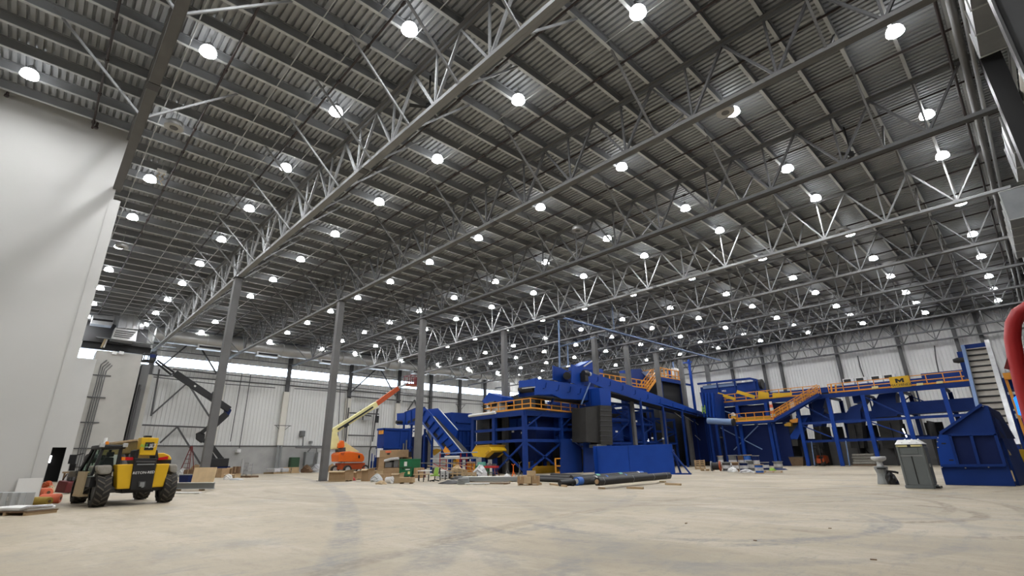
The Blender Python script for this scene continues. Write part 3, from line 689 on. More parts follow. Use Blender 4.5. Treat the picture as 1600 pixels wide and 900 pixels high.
t.part('side_panel', MB().box((FY(868,680,YC+.9).x,YC+.9,3.2),(FY(888,680,YC+.9).x,YC+1.15,6.1)), 'blue')
t.part('return_conveyor', MB().bar(V(XC+5.5,YC+.6,3.4),V(FY(920,650,YC+.6).x,YC+.6,5.3),.35,.8), 'blue')
solo('white_pipe', MB().tube([FX(733,650,36.9),FX(774,644.5,36.9)], .16, 12).bar(FX(740,649,36.9),FX(740,649,37.5),.12).bar(FX(768,645.5,36.9),FX(768,645.5,37.5),.12), 'white', 'white round pipe lying against the corner platform edge', 'pipe', tuple(FX(733,650,36.9)))
t = Thing('belt_cover', 'black belt cover rising behind the orange platform railing', 'cover', (XC+3.2,YC+4.5,ZP+.06))
t.part('cover', MB().prism([V(XC+3.0,YC+1.2,ZP+.06),V(XC+3.0,YC+1.2,ZP+2.7),V(XC+3.0,YC+6.2,ZP+1.9),V(XC+3.0,YC+6.2,ZP+.06)], (1.6,0,0)), 'curtain')
t = Thing('shredder_head', 'small blue angled hood above the platform rail at left', 'machine hood', (XC+1.5,FX(765,635,XC+1.5).y,ZP+.06))
yq = FX(768,635,XC+1.5).y
t.part('hood', MB().prism([V(XC+1.2,yq-2.2,ZP+1.3),V(XC+1.2,yq-2.2,ZP+1.9),V(XC+1.2,yq+.2,ZP+2.6),V(XC+1.2,yq+1.4,ZP+1.7),V(XC+1.2,yq+.6,ZP+1.2)], (1.8,0,0)), 'blue_bright'); t.part('stand', MB().box((XC+1.4,yq-1.6,ZP+.06),(XC+2.6,yq+.4,ZP+1.3)), 'offwhite'); t.part('motor', MB().lathe([(.3,-.5),(.3,.5)], (XC+1.1,yq-.6,ZP+1.2), 10, 'y'), 'black')
# yellow motor housing
mp = FX(752,706,36.6)
t = Thing('motor_housing', 'yellow tilted machine housing left of the platform post', 'motor housing', (36.6,mp.y,mp.z-1.5))
t.part('hood', MB().prism([FX(px,py,35.8) for px,py in ((736,707),(742,698.5),(764,697),(769,704),(757,715),(739,713.5))], (2.2,0,0)), 'yellow', bevel=.05)
t.part('lid', MB().prism([FX(px,py,35.75) for px,py in ((741.5,698.8),(744,696),(765,694.8),(764.5,697.5))], (2.3,0,0)), 'yellow_dark')
t.part('vent', MB().prism([FX(px,py,35.74) for px,py in ((758,709),(763,704),(764.5,706.5),(760,711))], (.05,0,0)), 'yellow_dark')
t.part('bracket', MB().prism([FX(px,py,36.4) for px,py in ((757,714),(769,704),(773,707),(760,718))], (1.2,0,0)), 'black')
t.part('mount', MB().box((36.9,mp.y-.3,.0),(37.3,mp.y+.3,mp.z-.6)), 'blue')
# orange floor guards under the platform
t = Thing('floor_guard', 'orange floor guard rail beside the platform post under the machine', 'guard rail', (FY(885,740,YC-.4).x,YC-.4,0))
g = MB(); x0,x1 = FY(868,730,YC-.6).x, FY(895,730,YC-.6).x; rail(g, [V(x0,YC-.6,0),V(x1,YC-.6,0)], h=1.5, mids=(.75,), post=1.6, r=.06); t.part('rail', g, 'orange_rail')
for k,(pa,pb) in enumerate((((826,722),(838,741)),((849,720),(857,731)))):
    a,b = FY(*pa,YC+3), FY(*pb,YC+3)
    solo('equipment_cabinet', MB().cbox(V((a.x+b.x)/2,YC+3,0),(abs(b.x-a.x),.6,max(a.z,.9))), 'yellow_dark', ('orange-yellow cabinet under the platform, left one','orange-yellow cabinet under the platform, smaller right one')[k], 'cabinet', ((a.x+b.x)/2,YC+3,0), bevel=.04)
solo('equipment_plinth', MB().box((FY(832,738,YC+2).x,YC+1.6,0),(FY(872,738,YC+2).x,YC+2,.75)), 'yellow_dark', 'long low orange-yellow plinth under the corner platform', 'plinth', (FY(850,738,YC+2).x,YC+2,0))
# ---- D. upper conveyor with roller end above the platform
YU = 36.2
t = Thing('transfer_conveyor', 'blue conveyor with roller end jutting over the corner platform', 'conveyor', tuple(FY(836,617,YU)))
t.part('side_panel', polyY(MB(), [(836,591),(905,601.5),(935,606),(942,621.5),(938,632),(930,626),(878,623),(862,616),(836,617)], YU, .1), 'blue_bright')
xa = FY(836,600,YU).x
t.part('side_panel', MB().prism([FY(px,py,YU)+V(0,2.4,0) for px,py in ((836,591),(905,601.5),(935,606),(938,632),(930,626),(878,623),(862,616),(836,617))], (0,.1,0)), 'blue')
t.part('end_plate', MB().prism([FX(px,py,xa) for px,py in ((811,595),(822,594),(836,591),(836,604),(811,606))], (.1,0,0)), 'blue_bright')
t.part('roller', MB().tube([FX(813,609,xa+.35),FX(835,606.5,xa+.35)], .4, 14), 'belt')
t.part('scraper_bar', MB().bar(FX(816,607,xa-.05),FX(836,604.8,xa-.05),.1), 'grey_pale')
t.part('belt', MB().box((xa+.4,YU+.12,7.75),(FY(930,620,YU).x,YU+2.38,7.9)), 'belt')
for px in (852,872,890,906): t.part('rib', MB().bar(FY(px+2,595+(px-836)*.17,YU-.05),FY(px+1,603+(px-836)*.17,YU-.05),.07).bar(FY(px+1,603+(px-836)*.17,YU-.05),FY(px-3,604+(px-836)*.17,YU-.05),.07), 'blue')
t.part('support_leg', MB().bar(FY(868,617,YU+.2),V(FY(868,617,YU+.2).x,YU+1.6,ZP),.18), 'blue')
t.part('support_leg', MB().bar(FY(922,598,YU-.3),FY(908,632,YU-.3),.12), 'blue_pale'); t.part('support_leg', MB().bar(FY(921,610,YU-.3),FY(922,634,YU-.3),.12), 'blue')
t.part('motor', MB().lathe([(.3,-.5),(.3,.4)], FY(941,619,YU-.5), 10, 'x'), 'black'); t.part('label_plate', polyY(MB(), [(925,615),(930,615),(930,618),(925,618)], YU-.06, .03), 'paper')
# ---- E. long inclined conveyor descending to the right
YD2 = 36.4; WD = 2.0
t = Thing('inclined_conveyor', 'long blue conveyor sloping down to the right above the machinery', 'conveyor', tuple(FY(905,600,YD2)))
top = [(893,569),(909,577.5),(1000,607.5),(1100,645),(1128,652)]; bot = [(1128,661),(1100,652),(1000,626),(960,613),(913,594),(909,600),(893,598.5)]
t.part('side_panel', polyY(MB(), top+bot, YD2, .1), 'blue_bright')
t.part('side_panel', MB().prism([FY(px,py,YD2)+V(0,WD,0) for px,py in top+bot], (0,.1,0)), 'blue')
dn = MB()
for (pa,pb) in (((906,600),(1000,622)),((1000,622),(1120,655))):
    a,b = FY(*pa,YD2),FY(*pb,YD2); dn.prism([a,b,b-V(0,0,.2),a-V(0,0,.2)], (0,WD,0))
t.part('belt', dn, 'belt')
rb = MB()
for k in range(11):
    u = k/10.; px = 915+u*195; py = 581+u*68.5
    rb = MB().bar(FY(px,py+1,YD2-.04),FY(px,py+8,YD2-.04),.07).bar(FY(px,py+8,YD2-.04),FY(px-2.2,py+8,YD2-.04),.07); t.part('rib', rb, 'blue')
t.part('head_box', polyY(MB(), [(864,571),(888,580),(888,601),(864,593)], YD2+1.6, .1), 'blue_bright')
t.part('head_box', polyY(MB(), [(893,569),(911,577),(913,605),(893,598)], YD2-.12, .1), 'blue_bright')
t.part('head_roller', MB().tube([FY(886,587,YD2+.1),FY(886,587,YD2+WD)], .45, 12), 'belt')
t.part('drive_motor', MB().lathe([(.35,-.7),(.38,.1),(.2,.6)], FY(917,584,YD2-.6), 10, 'x'), 'black'); t.part('gear_box', MB().cbox(FY(913,588,YD2-.5)-V(0,0,.6),(.6,.7,1.0)), 'black')
t.part('motor_fan', MB().lathe([(.25,-.15),(.25,.15)], FY(921,584.5,YD2-.7), 10, 'x'), 'grey_pale')
for px,py in ((1000,622),(1035,633),(1065,640),(1104,652)): t.part('support_leg', MB().bar(FY(px,py,YD2+.1),V(FY(px,py,YD2).x,YD2+.1,0.0),.25), 'blue')
t.part('lift_frame', MB().bar(FY(873,500,YD2),FY(874.5,574,YD2),.14).bar(FY(887,540,YD2),FY(888,571,YD2),.1).bar(FY(876,573,YD2),FY(889,571,YD2),.1).bar(FY(876,541,YD2),FY(930,527,YD2),.12), 'blue_pale')
# blue tray along the roof seen as a pale line
solo('cable_tray', MB().bar(FZ(882,497,16.2),FZ(1125,563,16.2),.35,.12).bar(FZ(960,518,16.2),FZ(960,518,16.2)+V(0,0,ZD-16.22),.04).bar(FZ(1050,543,16.2),FZ(1050,543,16.2)+V(0,0,ZD-16.22),.04), 'blue_pale', 'long blue cable tray running under the roof above the machinery', 'cable tray', tuple(FZ(990,527,16.2)))
# blue hood above conveyor start
t = Thing('head_hood', 'pair of small blue angled hoods behind the sloping conveyor head', 'machine hood', tuple(FY(925,575,44)))
t.part('hood', polyY(MB(), [(905,572),(923,563),(930,568),(930,577),(905,577)], 44, 2), 'blue_bright'); t.part('edge', MB().bar(FY(912,573,43.9),FY(925,564,43.9),.15), 'grey_pale'); t.part('stand', MB().box((FY(912,577,44).x,44.2,0),(FY(918,577,44).x,45,FY(915,577,44).z)), 'blue')
# ---- F. black rubber curtain chute
t = Thing('drop_chute', 'black rubber chute hanging from the conveyor above the blue push wall', 'chute', tuple(FY(935,694,34.8)))
t.part('rubber_skirt', polyY(MB(), [(915,637),(937,634),(939,692),(916,690)], 34.9, 2.0), 'curtain')
t.part('rubber_skirt', polyY(MB(), [(938,633),(955.5,634),(957.5,695),(939,694)], 34.6, 2.2), 'curtain')
for k in range(7): t.part('skirt_band', polyY(MB(), [(938,640+k*8),(956,640.7+k*8),(956,642+k*8),(938,641.3+k*8)], 34.55, .06), 'steel_dark')
t.part('frame', polyY(MB(), [(936,606),(954,607),(955,634),(939,634)], 34.6, 2.2), 'blue_bright')
t.part('base_flange', MB().box((FY(936,694,34.6).x,34.8,FY(936,697,34.6).z-.15),(FY(950,694,34.6).x,36.5,FY(936,694,34.6).z)), 'grey_mid')
# ---- G. push wall on the floor
a,b = FZ(935,741), FZ(1055,741.5); b.z = a.z = 0; d = (b-a).normalized(); nrm = V(-d.y,d.x,0)
if nrm.x < 0: nrm = -nrm
t = Thing('push_wall', 'large plain bright blue steel bunker wall standing on the floor', 'bunker wall', tuple(a))
H_ = 2.62
t.part('panel', MB().prism([a,b,b+V(0,0,H_),a+V(0,0,H_)], nrm*.18), 'blue_bright', bevel=.02)
a2 = FZ(927,741.5); a2.z = 0; a3 = a2+nrm*2.2
t.part('wing_panel', MB().prism([a,a2+nrm*.35,a2+nrm*.35+V(0,0,H_),a+V(0,0,H_)], nrm*.15), 'blue_bright')
t.part('base_angle', MB().bar(a+nrm*.3,b+nrm*.3,.25,.1), 'blue')
for u in (.02,.35,.7,1.0):
    p = a+(b-a)*u+nrm*.2; t.part('raker', MB().bar(p+V(0,0,H_*.8),p+nrm*1.5+V(0,0,.1),.15).bar(p+V(0,0,.06),p+nrm*1.6+V(0,0,.06),.15,.12), 'blue')
e = b-d*.05; t.part('raker', MB().bar(e+V(0,0,H_*.75),e+V(.4,-1.3,.08),.13).bar(e+V(0,0,.06),e+V(.45,-1.4,.06),.13), 'blue')
for px in (985,1003): t.part('seam', MB().bar(FZ(px,741.2)-nrm*.03+V(0,0,.02),FZ(px,741.2)-nrm*.03+V(0,0,H_-.03),.05,.02), 'blue')
# ---- H. loading pit plates left of the wall
t = Thing('infeed_side_plate', 'dark blue slanted infeed side plates between platform and push wall', 'infeed hopper', tuple(FY(895,741,36.5)))
t.part('plate', polyY(MB(), [(876,741),(877,686),(892,686),(908,698),(910,741)], 37.0, .15), 'blue')
t.part('plate', polyY(MB(), [(913,741),(913,686),(928,697.5),(928,741)], 36.0, .15), 'blue')
t.part('pit_back', MB().box((FY(905,700,39).x,38.6,0),(FY(930,700,39).x,39,4.2)), 'black')
t.part('edge_strip', MB().bar(FY(892,686,36.9),FY(908,698,36.9),.08).bar(FY(913,686,35.9),FY(928,697.5,35.9),.08), 'blue_edge')
# ---- I. the dense middle of the plant
def frame_tower(name, lab, x, y, w, d, h, levels, m='blue', brace=True, colw=.3, side='blue'):
    t = Thing(name, lab, 'support frame', (x,y,0))
    cs = [(x,y),(x+w,y),(x+w,y+d),(x,y+d)]
    for cx,cy in cs: t.part('post', MB().bar(V(cx,cy,0),V(cx,cy,h),colw), m)
    for z in levels:
        for i in range(4): t.part('beam', MB().bar(V(*cs[i],z),V(*cs[(i+1)%4],z),.2,.3), m)
    if brace:
        zs = [0.3]+list(levels)
        for i,(z0,z1) in enumerate(zip(zs[:-1],zs[1:])):
            a,b = (cs[0],cs[3]) if i%2 else (cs[3],cs[0])
            t.part('brace', MB().bar(V(*a,z0+.15),V(*b,z1-.15),.15), m)
            a,b = (cs[0],cs[1]) if i%2 else (cs[1],cs[0])
            t.part('brace', MB().bar(V(*a,z0+.15),V(*b,z1-.15),.15), m)
    return t
tw = [(47.5,38.6,5.2,4.5,8.4,(3.0,5.6,8.2),'open blue support frame behind the push wall at left'),
      (53.6,38.6,5.0,4.5,8.4,(3.2,6.2,8.2),'open blue support frame behind the middle of push wall'),
      (60.2,39.2,5.4,5,8.0,(3.4,5.8,7.8),'open blue support frame between the grey columns'),
      (67,40,6,5,7.0,(3.3,5.0,6.8),'open blue support frame below the conveyor low end')]
for x,y,w,d,h,lv,lab in tw: frame_tower('support_frame', lab, x,y,w,d,h,lv)
# machine bodies inside the frames
inner = [('sorting_machine','blue','dark blue vibrating machine behind the push wall left end', [('body',(48,39.4,3.3),(52.2,42.4,5.3)),('hopper',(48.6,39.8,5.9),(51.6,42,7.8)),('foot',(48.4,39.6,0),(48.9,42,3.3)),('foot',(51.6,39.6,0),(52,42,3.3))]),
         ('sorting_machine','blue','dark blue sorting drum machine behind the push wall middle', [('body',(54,39.4,3.5),(58,42.2,5.8)),('drive_box',(54.4,38.9,3.8),(55.8,39.3,5.2)),('foot',(54.2,39.6,0),(54.7,42,3.5)),('foot',(57.4,39.6,0),(57.9,42,3.5))]),
         ('sorting_machine','blue','dark blue optical sorter between the grey columns', [('body',(60.8,40,3.7),(65,43.5,5.6)),('drive_box',(61.5,39.6,5.9),(63.6,42,7.2)),('foot',(61,40.2,0),(61.5,43,3.7)),('foot',(64.3,40.2,0),(64.8,43,3.7))]),
         ('separator_drum','black','large black separator housing raised to fill the dark centre', [('body',(56.2,45.5,.02),(75,49.5,8.4)),('top_box',(60,46,8.4),(66,49,9.4))]),  # black bodies raised to close off the bright wall behind
         ('separator_drum','black','tall black machine housing raised to fill the dark behind the frames at left', [('body',(45.5,46.6,.02),(55.9,50.4,8.6)),('top_box',(46.5,47,8.6),(50,50,9.6))])]
for nm,m,lab,bx in inner:
    t = Thing(nm, lab, 'sorting machine', (bx[0][1][0],bx[0][1][1],0))
    for pn,a,b in bx: t.part(pn, MB().box(a,b), m, bevel=.04)
rnd = random.Random(3)
for k in range(9):
    x = 48+rnd.random()*18; z = 1.2+rnd.random()*5.5; y = 38.3
    solo('machine_lamp' if 0 else 'label_plate', MB().box((x,y-.04,z),(x+.45,y,z+.22)), 'paper', 'small pale plate on the blue support frames, %s from the left' % nth(k), 'plate', (x,y,z), 'pale plates on the frames')
# bright work lamp deep in the machine
p = FY(938+0,700,45) if 0 else FY(1013,688,44.5)
t = Thing('work_light', 'small bright work light deep among the dark machines', 'work light', tuple(p)); t.part('lamp_head', MB().lathe([(.16,-.05),(.16,.05)], p, 10, 'y'), 'tube_white'); t.part('stand', MB().tube([p-V(0,-.1,.1),V(p.x,p.y+.1,0)], .04, 6), 'steel_dark')
# pale diagonal chutes/pipes in the dark centre
for k,(pa,pb) in enumerate((((1048,640),(1068,655)),((1058,642),(1083,659)),((1087,660),(1100,672)),((1086,680),(1102,695)))):
    solo('diagonal_rod', MB().tube([FY(*pa,38.0),FY(*pb,38.0)], .05, 6), 'grey_pale', 'pale diagonal tie rod right of the frames, %s from the left' % nth(k), 'rod', tuple(FY(*pa,38.0)), 'pale tie rods')
a,b = FX(1106,657.5,70.0), FX(1146,659.5,70.0)
t = Thing('round_pipe', 'blue round pipe with dark open end below the conveyor foot', 'pipe', tuple(a)); t.part('pipe', MB().tube([a,b], .42, 16), 'blue_pale'); t.part('open_end', MB().lathe([(.5,-.12),(.5,.12)], b, 14, 'y'), 'black')
t.part('support_post', MB().bar(V(70,b.y+1.6,b.z-.4),V(70,b.y+1.6,0),.16), 'blue')
# upper machine room with orange rails and stair
YM = 41.0
P4 = lambda px,py,dy=0: FY(px,py,YM+dy)
t = Thing('upper_platform', 'high platform with orange railings and stair above the sloping conveyor', 'platform', tuple(P4(1050,640)))
z2,z1 = P4(1055,593).z, P4(1000,606).z
x0,x1,x2,x3 = P4(935,600).x, P4(1010,600).x, P4(1034,600).x, P4(1070,600).x
t.part('deck', MB().box((x0,YM,z1-.3),(x1+.5,YM+4,z1)), 'blue'); t.part('deck', MB().box((x2,YM,z2-.3),(x3,YM+4,z2)), 'blue')
g = MB(); rail(g, [V(x0,YM,z1),V(x1,YM,z1)], post=1.4, r=.06, h=1.2); t.part('guard_rail', g, 'orange_rail', label='orange guard rail')
g = MB(); rail(g, [V(x2,YM,z2),V(x3-.6,YM,z2)], post=1.1, r=.07, h=1.5); t.part('guard_rail', g, 'orange_rail', label='orange guard rail')
g = MB(); rail(g, [V(x2,YM,z2),V(x2,YM+4,z2)], post=1.4, r=.06, h=1.4); t.part('guard_rail', g, 'orange_rail', label='orange guard rail')
st = MB(); sr = MB()
lo,hi = P4(1012,612),P4(1030,578)
lo = V(P4(1011,612).x,YM,z1-.5); hi = V(P4(1029,590).x,YM,z2)
for dy in (0,1.2):
    st.bar(lo+V(0,dy,0),hi+V(0,dy,0),.1,.35); sr.bar(lo+V(0,dy,1.2),hi+V(0,dy,1.2),.09); sr.bar(lo+V(0,dy,.65),hi+V(0,dy,.65),.08)
    for k in range(6): q = lo+(hi-lo)*(k/5)+V(0,dy,0); sr.bar(q,q+V(0,0,1.2),.09)
for k in range(12): q = lo+(hi-lo)*(k/11); st.box((q.x-.15,YM,q.z-.03),(q.x+.15,YM+1.2,q.z+.03))
t.part('stair', st, 'orange_rail', label='orange stair'); t.part('stair_rail', sr, 'orange_rail')
for x in (x0+.3,x1,x2+.3,x3-.3): t.part('post', MB().bar(V(x,YM+.3,0),V(x,YM+.3,(z1 if x<=x1 else z2)-.3),.28), 'blue')
t.part('beam', MB().bar(V(x2,YM,z2-.5),V(x3+2,YM,z2-.5),.2,.3), 'blue')
t = Thing('control_cabin', 'black machine cabin standing under the high orange platform', 'cabin', (x2+1,YM+.4,0))
zz = P4(1055,640).z
t.part('cabin_body', MB().box((x2+.6,YM+.8,zz-.2),(x3-.3,YM+3.6,z2-.35)), 'black'); t.part('frame', MB().bar(V(x2+.5,YM+.7,zz-.2),V(x2+.5,YM+.7,z2-.35),.18).bar(V(x3-.2,YM+.7,zz-.2),V(x3-.2,YM+.7,z2-.35),.18), 'blue'); t.part('base', MB().box((x2+.4,YM+.6,0),(x3-.1,YM+3.7,zz-.2)), 'black')
t = Thing('cyclone_tower', 'tall bright blue tower with frame beside the high platform', 'tower', tuple(P4(1075,610)))
t.part('casing', MB().box((P4(1064,600).x+1.2,YM+1.2,3),(P4(1078,600).x,YM+3,P4(1070,577).z)), 'blue_bright')
t.part('frame_post', MB().bar(V(P4(1081,600).x,YM,0),V(P4(1081,600).x,YM,P4(1081,563).z),.35), 'blue_bright'); t.part('frame_post', MB().bar(V(P4(1064,600).x,YM+1,0),V(P4(1064,600).x,YM+1,P4(1064,565).z),.18), 'blue_pale')
t.part('frame_beam', MB().bar(P4(1064,568),P4(1080,565.5),.22), 'blue_bright'); t.part('frame_brace', MB().bar(P4(1064,575),P4(1068,564),.14).bar(P4(1071,566),P4(1079,572),.12), 'blue_pale')
t = Thing('white_cabinet', 'white electrical cabinet on the high orange platform', 'cabinet', (x3-1.6,YM+.3,z2)); t.part('body', MB().cbox(V(x3-1.7,YM+.6,z2),(1.5,.6,2.1)), 'white', bevel=.03); t.part('door_seam', MB().box((x3-1.72,YM+.28,z2+.1),(x3-1.68,YM+.3,z2+2.0)), 'grey_mid')
t = Thing('box_screen', 'blue inclined screen box behind the orange rail of the high platform', 'sorting machine', tuple(P4(995,600,1.5)))
t.part('screen_body', polyY(MB(), [(986,577),(1001,576),(1013,590),(1013,606),(986,606)], YM+1.6, 2.2), 'blue'); t.part('cover', polyY(MB(), [(1002,581),(1014,580),(1014,588),(1010,589)], YM+1.5, .3), 'blue_pale'); t.part('stand', MB().box((P4(990,606).x,YM+1.7,0),(P4(996,606).x,YM+2.4,P4(990,606).z)), 'blue')
t = Thing('black_machine', 'black drive machine behind the sloping conveyor at the roof', 'sorting machine', tuple(P4(965,590,1))); t.part('body', MB().box((P4(953,585).x,YM+1.2,P4(955,592).z-1.5),(P4(980,585).x,YM+3,P4(955,578).z)), 'black'); t.part('vent', polyY(MB(), [(968,583),(979,584),(979,591),(968,590)], YM+1.15, .04), 'steel'); t.part('blue_end', MB().box((P4(944,585).x,YM+1,P4(955,592).z-1.5),(P4(952,585).x,YM+3,P4(948,575).z)), 'blue_bright'); t.part('stand', MB().box((P4(955,592).x,YM+1.4,0),(P4(960,592).x,YM+2.4,P4(955,592).z-1.5)), 'blue')
# ribbed bunker at the conveyor's low end
XR = 75.5
t = Thing('ribbed_hopper', 'blue ribbed hopper at the low end of the sloping conveyor', 'hopper', tuple(FX(1105,660,72)))
t.part('hopper_body', polyX(MB(), [(1093,613),(1116,614),(1120,655),(1100,648)], 72.5, 3), 'blue')
for px in (1096,1101,1106,1111): t.part('rib', polyX(MB(), [(px,613.5),(px+2,613.5),(px+5,652),(px+3,651)], 72.2, .28), 'blue_bright')
t.part('leg', MB().bar(FX(1108,655,73.5),V(73.5,FX(1108,655,73.5).y,0),.3), 'blue'); t.part('leg', MB().bar(FX(1118,655,73.5),V(73.5,FX(1118,655,73.5).y,0),.3), 'blue')
solo('lime_ladder', MB().bar(FX(1099,640,71.8),FX(1103,645,72.6),.08).bar(FX(1097,634,71.8),FX(1098,646,71.8),.1).bar(FX(1101,633,71.8),FX(1102,646,71.8),.1).bar(FX(1097,638,71.8),FX(1102,637.5,71.8),.1).bar(FX(1097,643,71.8),FX(1102,642.5,71.8),.1), 'lime', 'short yellow-green ladder piece on the sloping conveyor end', 'ladder', tuple(FX(1098,646,71.8)))
# ---- J. long sorting line on the right
yA, yB_ = FX(1116,628,XR).y, FX(1535,593,XR).y
ZL = 8.95
t = Thing('sorting_platform', 'long blue sorting platform with orange railing along the far wall', 'platform', (XR,18,0))
t.part('deck', MB().box((XR,yB_-2,ZL-.05),(XR+6,yA,ZL+.05)), 'steel_dark')
t.part('edge_beam', MB().box((XR-.1,yB_-2,ZL-.55),(XR+.1,yA,ZL)), 'blue')
py_ = [(1147,660),(1232,690),(1264,728),(1317,728),(1375,728),(1420,728),(1470,728)]
ys = [FX(1177,640,XR).y+.0, FX(1264,728,XR).y, FX(1317,728,XR).y, FX(1375,728,XR).y, FX(1420,650,XR).y, FX(1470,640,XR).y]
ys = [30.9, 26.8, 22.84, 18.95, 15.05, 11.1, 7.2]
for y in ys:
    t.part('post', MB().bar(V(XR,y,0),V(XR,y,ZL-.5),.42), 'blue_bright'); t.part('back_post', MB().bar(V(XR+6,y,0),V(XR+6,y,ZL-.5),.42), 'blue')
    t.part('cross_beam', MB().bar(V(XR,y,ZL-.45),V(XR+6,y,ZL-.45),.2,.35), 'blue')
for z in (5.35,3.05):
    t.part('long_beam', MB().bar(V(XR,yB_-2,z),V(XR,23,z),.2,.3), 'blue'); t.part('long_beam', MB().bar(V(XR+6,yB_-2,z+.3),V(XR+6,yA,z+.3),.2,.3), 'blue')
for i in range(2,6,2):
    y0,y1 = ys[i],ys[i+1]; t.part('brace', MB().bar(V(XR,y0,5.2),V(XR,y1,3.2),.14).bar(V(XR,y0,8.3),V(XR,y1,5.5),.14), 'blue')
t.part('brace', MB().bar(V(XR+5.8,ys[4],8.3),V(XR+5.8,ys[5],5.8),.14).bar(V(XR+5.8,ys[5],8.3),V(XR+5.8,ys[4],5.8),.14).bar(V(XR+5.8,ys[5],8.3),V(XR+5.8,ys[6],5.8),.14), 'blue')
t.part('brace', MB().bar(V(XR,ys[0]+3,8.2),V(XR,ys[0]-1.5,6.3),.12).bar(V(XR,ys[0]+3,5.4),V(XR,ys[0]-2.5,2.2),.12).bar(V(XR,ys[0]-2.5,5.4),V(XR,ys[0]+1.5,2.2),.12), 'blue_pale')
ysign0,ysign1 = FX(1392,600,XR).y, FX(1423,600,XR).y
ystair = FX(1283,610,XR).y
for (a,b) in ((yA-.2,ystair+.6),(ystair-.9,ysign0),(ysign1,yB_-1.5)):
    g = MB(); rail(g, [V(XR-.05,a,ZL+.05),V(XR-.05,b,ZL+.05)], h=1.15, post=1.5, r=.045, toe=True); t.part('guard_rail', g, 'orange_rail', label='orange guard rail')
for px in (1297,1304): t.part('gate_post', polyX(MB(), [(px,601),(px+2.4,600.5),(px+3.6,613.5),(px+1.2,614)], XR-.12, .12), 'orange_rail')
# the maker's sign
sg = t.part('sign_board', MB().box((XR-.16,ysign1,ZL+.0),(XR-.1,ysign0,ZL+1.3)), 'yellow', label='yellow sign board with black lettering')
yc = (ysign0+ysign1)/2
text_mesh('sign_text', 'MACHINEX', .42, 'text_black', sg, V(XR-.17,yc,ZL+.27), (0,-1,0), (0,0,1), t.base, depth=.01)
mm = MB()
mz0,mz1 = ZL+.55, ZL+1.05
mm.prism([V(XR-.175,yc+.42-y,z) for y,z in ((0,mz0),(0,mz1),(.2,mz1),(.42,mz0+.28),(.64,mz1),(.84,mz1),(.84,mz0),(.64,mz0),(.64,mz0+.26),(.42,mz0+.02),(.2,mz0+.26),(.2,mz0))], (.02,0,0)); t.part('sign_emblem', mm, 'text_black', sg)
# yellow boards hung on the rail
for i,pp in enumerate(([(1122,613),(1149,621.5),(1147.5,626),(1120.5,617)],[(1152,609.5),(1180,618),(1178.5,623),(1150,614)],[(1184.5,611),(1201,613.5),(1201.5,622.5),(1184.5,623.5)],[(1207,614),(1237,613.5),(1237,617.5),(1207,622.5)])):
    t.part('rail_board', polyX(MB(), pp, XR-.2, .08), 'yellow', label='yellow board on the railing')
for px,py in ((1367,605),(1437,600),(1468,597)): t.part('rail_board', polyX(MB(), [(px-5,py-1),(px+5,py-2),(px+5,py+1.5),(px-5,py+2.5)], XR-.14, .06), 'cream', label='pale yellow plate')
# lower landing and stair
zl = 6.0; yl0,yl1 = FX(1147,658,XR).y, FX(1215,657,XR).y
t2 = Thing('stair_landing', 'lower landing with orange rails and stair climbing right to the sorting platform', 'stair', (XR-1.5,yl1,0))
t2.part('landing_deck', MB().box((XR-1.5,yl1,zl-.3),(XR-.3,yl0,zl)), 'blue')
g = MB(); rail(g, [V(XR-1.5,yl0,zl),V(XR-1.5,yl1,zl)], h=1.15, post=1.2, r=.045); t2.part('guard_rail', g, 'orange_rail', label='orange guard rail')
t2.part('toe_panel', MB().box((XR-1.48,yl1+.3,zl+.02),(XR-1.44,yl0-1.0,zl+.6)), 'yellow_dark')
lo,hi = V(XR-1.4,yl1,zl), V(XR-1.4,ystair,ZL)
sb = MB(); sr = MB()
for dx in (0,1.0):
    sb.bar(lo+V(dx,0,-.1),hi+V(dx,0,-.1),.1,.4)
    for z in (1.15,.75,.35): sr.bar(lo+V(dx,0,z),hi+V(dx,0,z),.09)
    for k in range(7): q = lo+(hi-lo)*(k/6)+V(dx,0,0); sr.bar(q,q+V(0,0,1.15),.09)
for k in range(16): q = lo+(hi-lo)*((k+.5)/16); sb.box((q.x,q.y-.14,q.z-.05),(q.x+1.0,q.y+.14,q.z))
t2.part('stringers_and_treads', sb, 'blue'); t2.part('stair_rail', sr, 'orange_rail', label='orange stair rail')
for y in (yl0-.3,yl1+.4): t2.part('landing_post', MB().bar(V(XR-.6,y,0),V(XR-.6,y,zl-.3),.3), 'blue')
for k in range(6):
    pass
p = FX(1208,657,XR-1.2)
t3 = Thing('barrel_stack', 'stack of orange and white striped barrels on the stair landing', 'barrel stack', (XR-1,p.y,zl))
for k in range(6): t3.part('band', MB().lathe([(.34-.03*k,zl+.42*k),(.33-.03*k,zl+.42*k+.4)], (XR-.95,p.y,0), 12), 'white' if k%2 else 'coral')
p = FX(1141,648,XR-1)
t3 = Thing('drum', 'yellow drum with white lid on the stair landing', 'drum', (XR-1,p.y,zl)); t3.part('drum', MB().lathe([(.4,zl),(.42,zl+.9)], (XR-1,FX(1146,650,XR-1).y,0), 14), 'yellow_dark'); t3.part('lid', MB().lathe([(.3,zl+.9),(.32,zl+1.2),(.1,zl+1.4)], (XR-1,FX(1146,650,XR-1).y,0), 12), 'white')
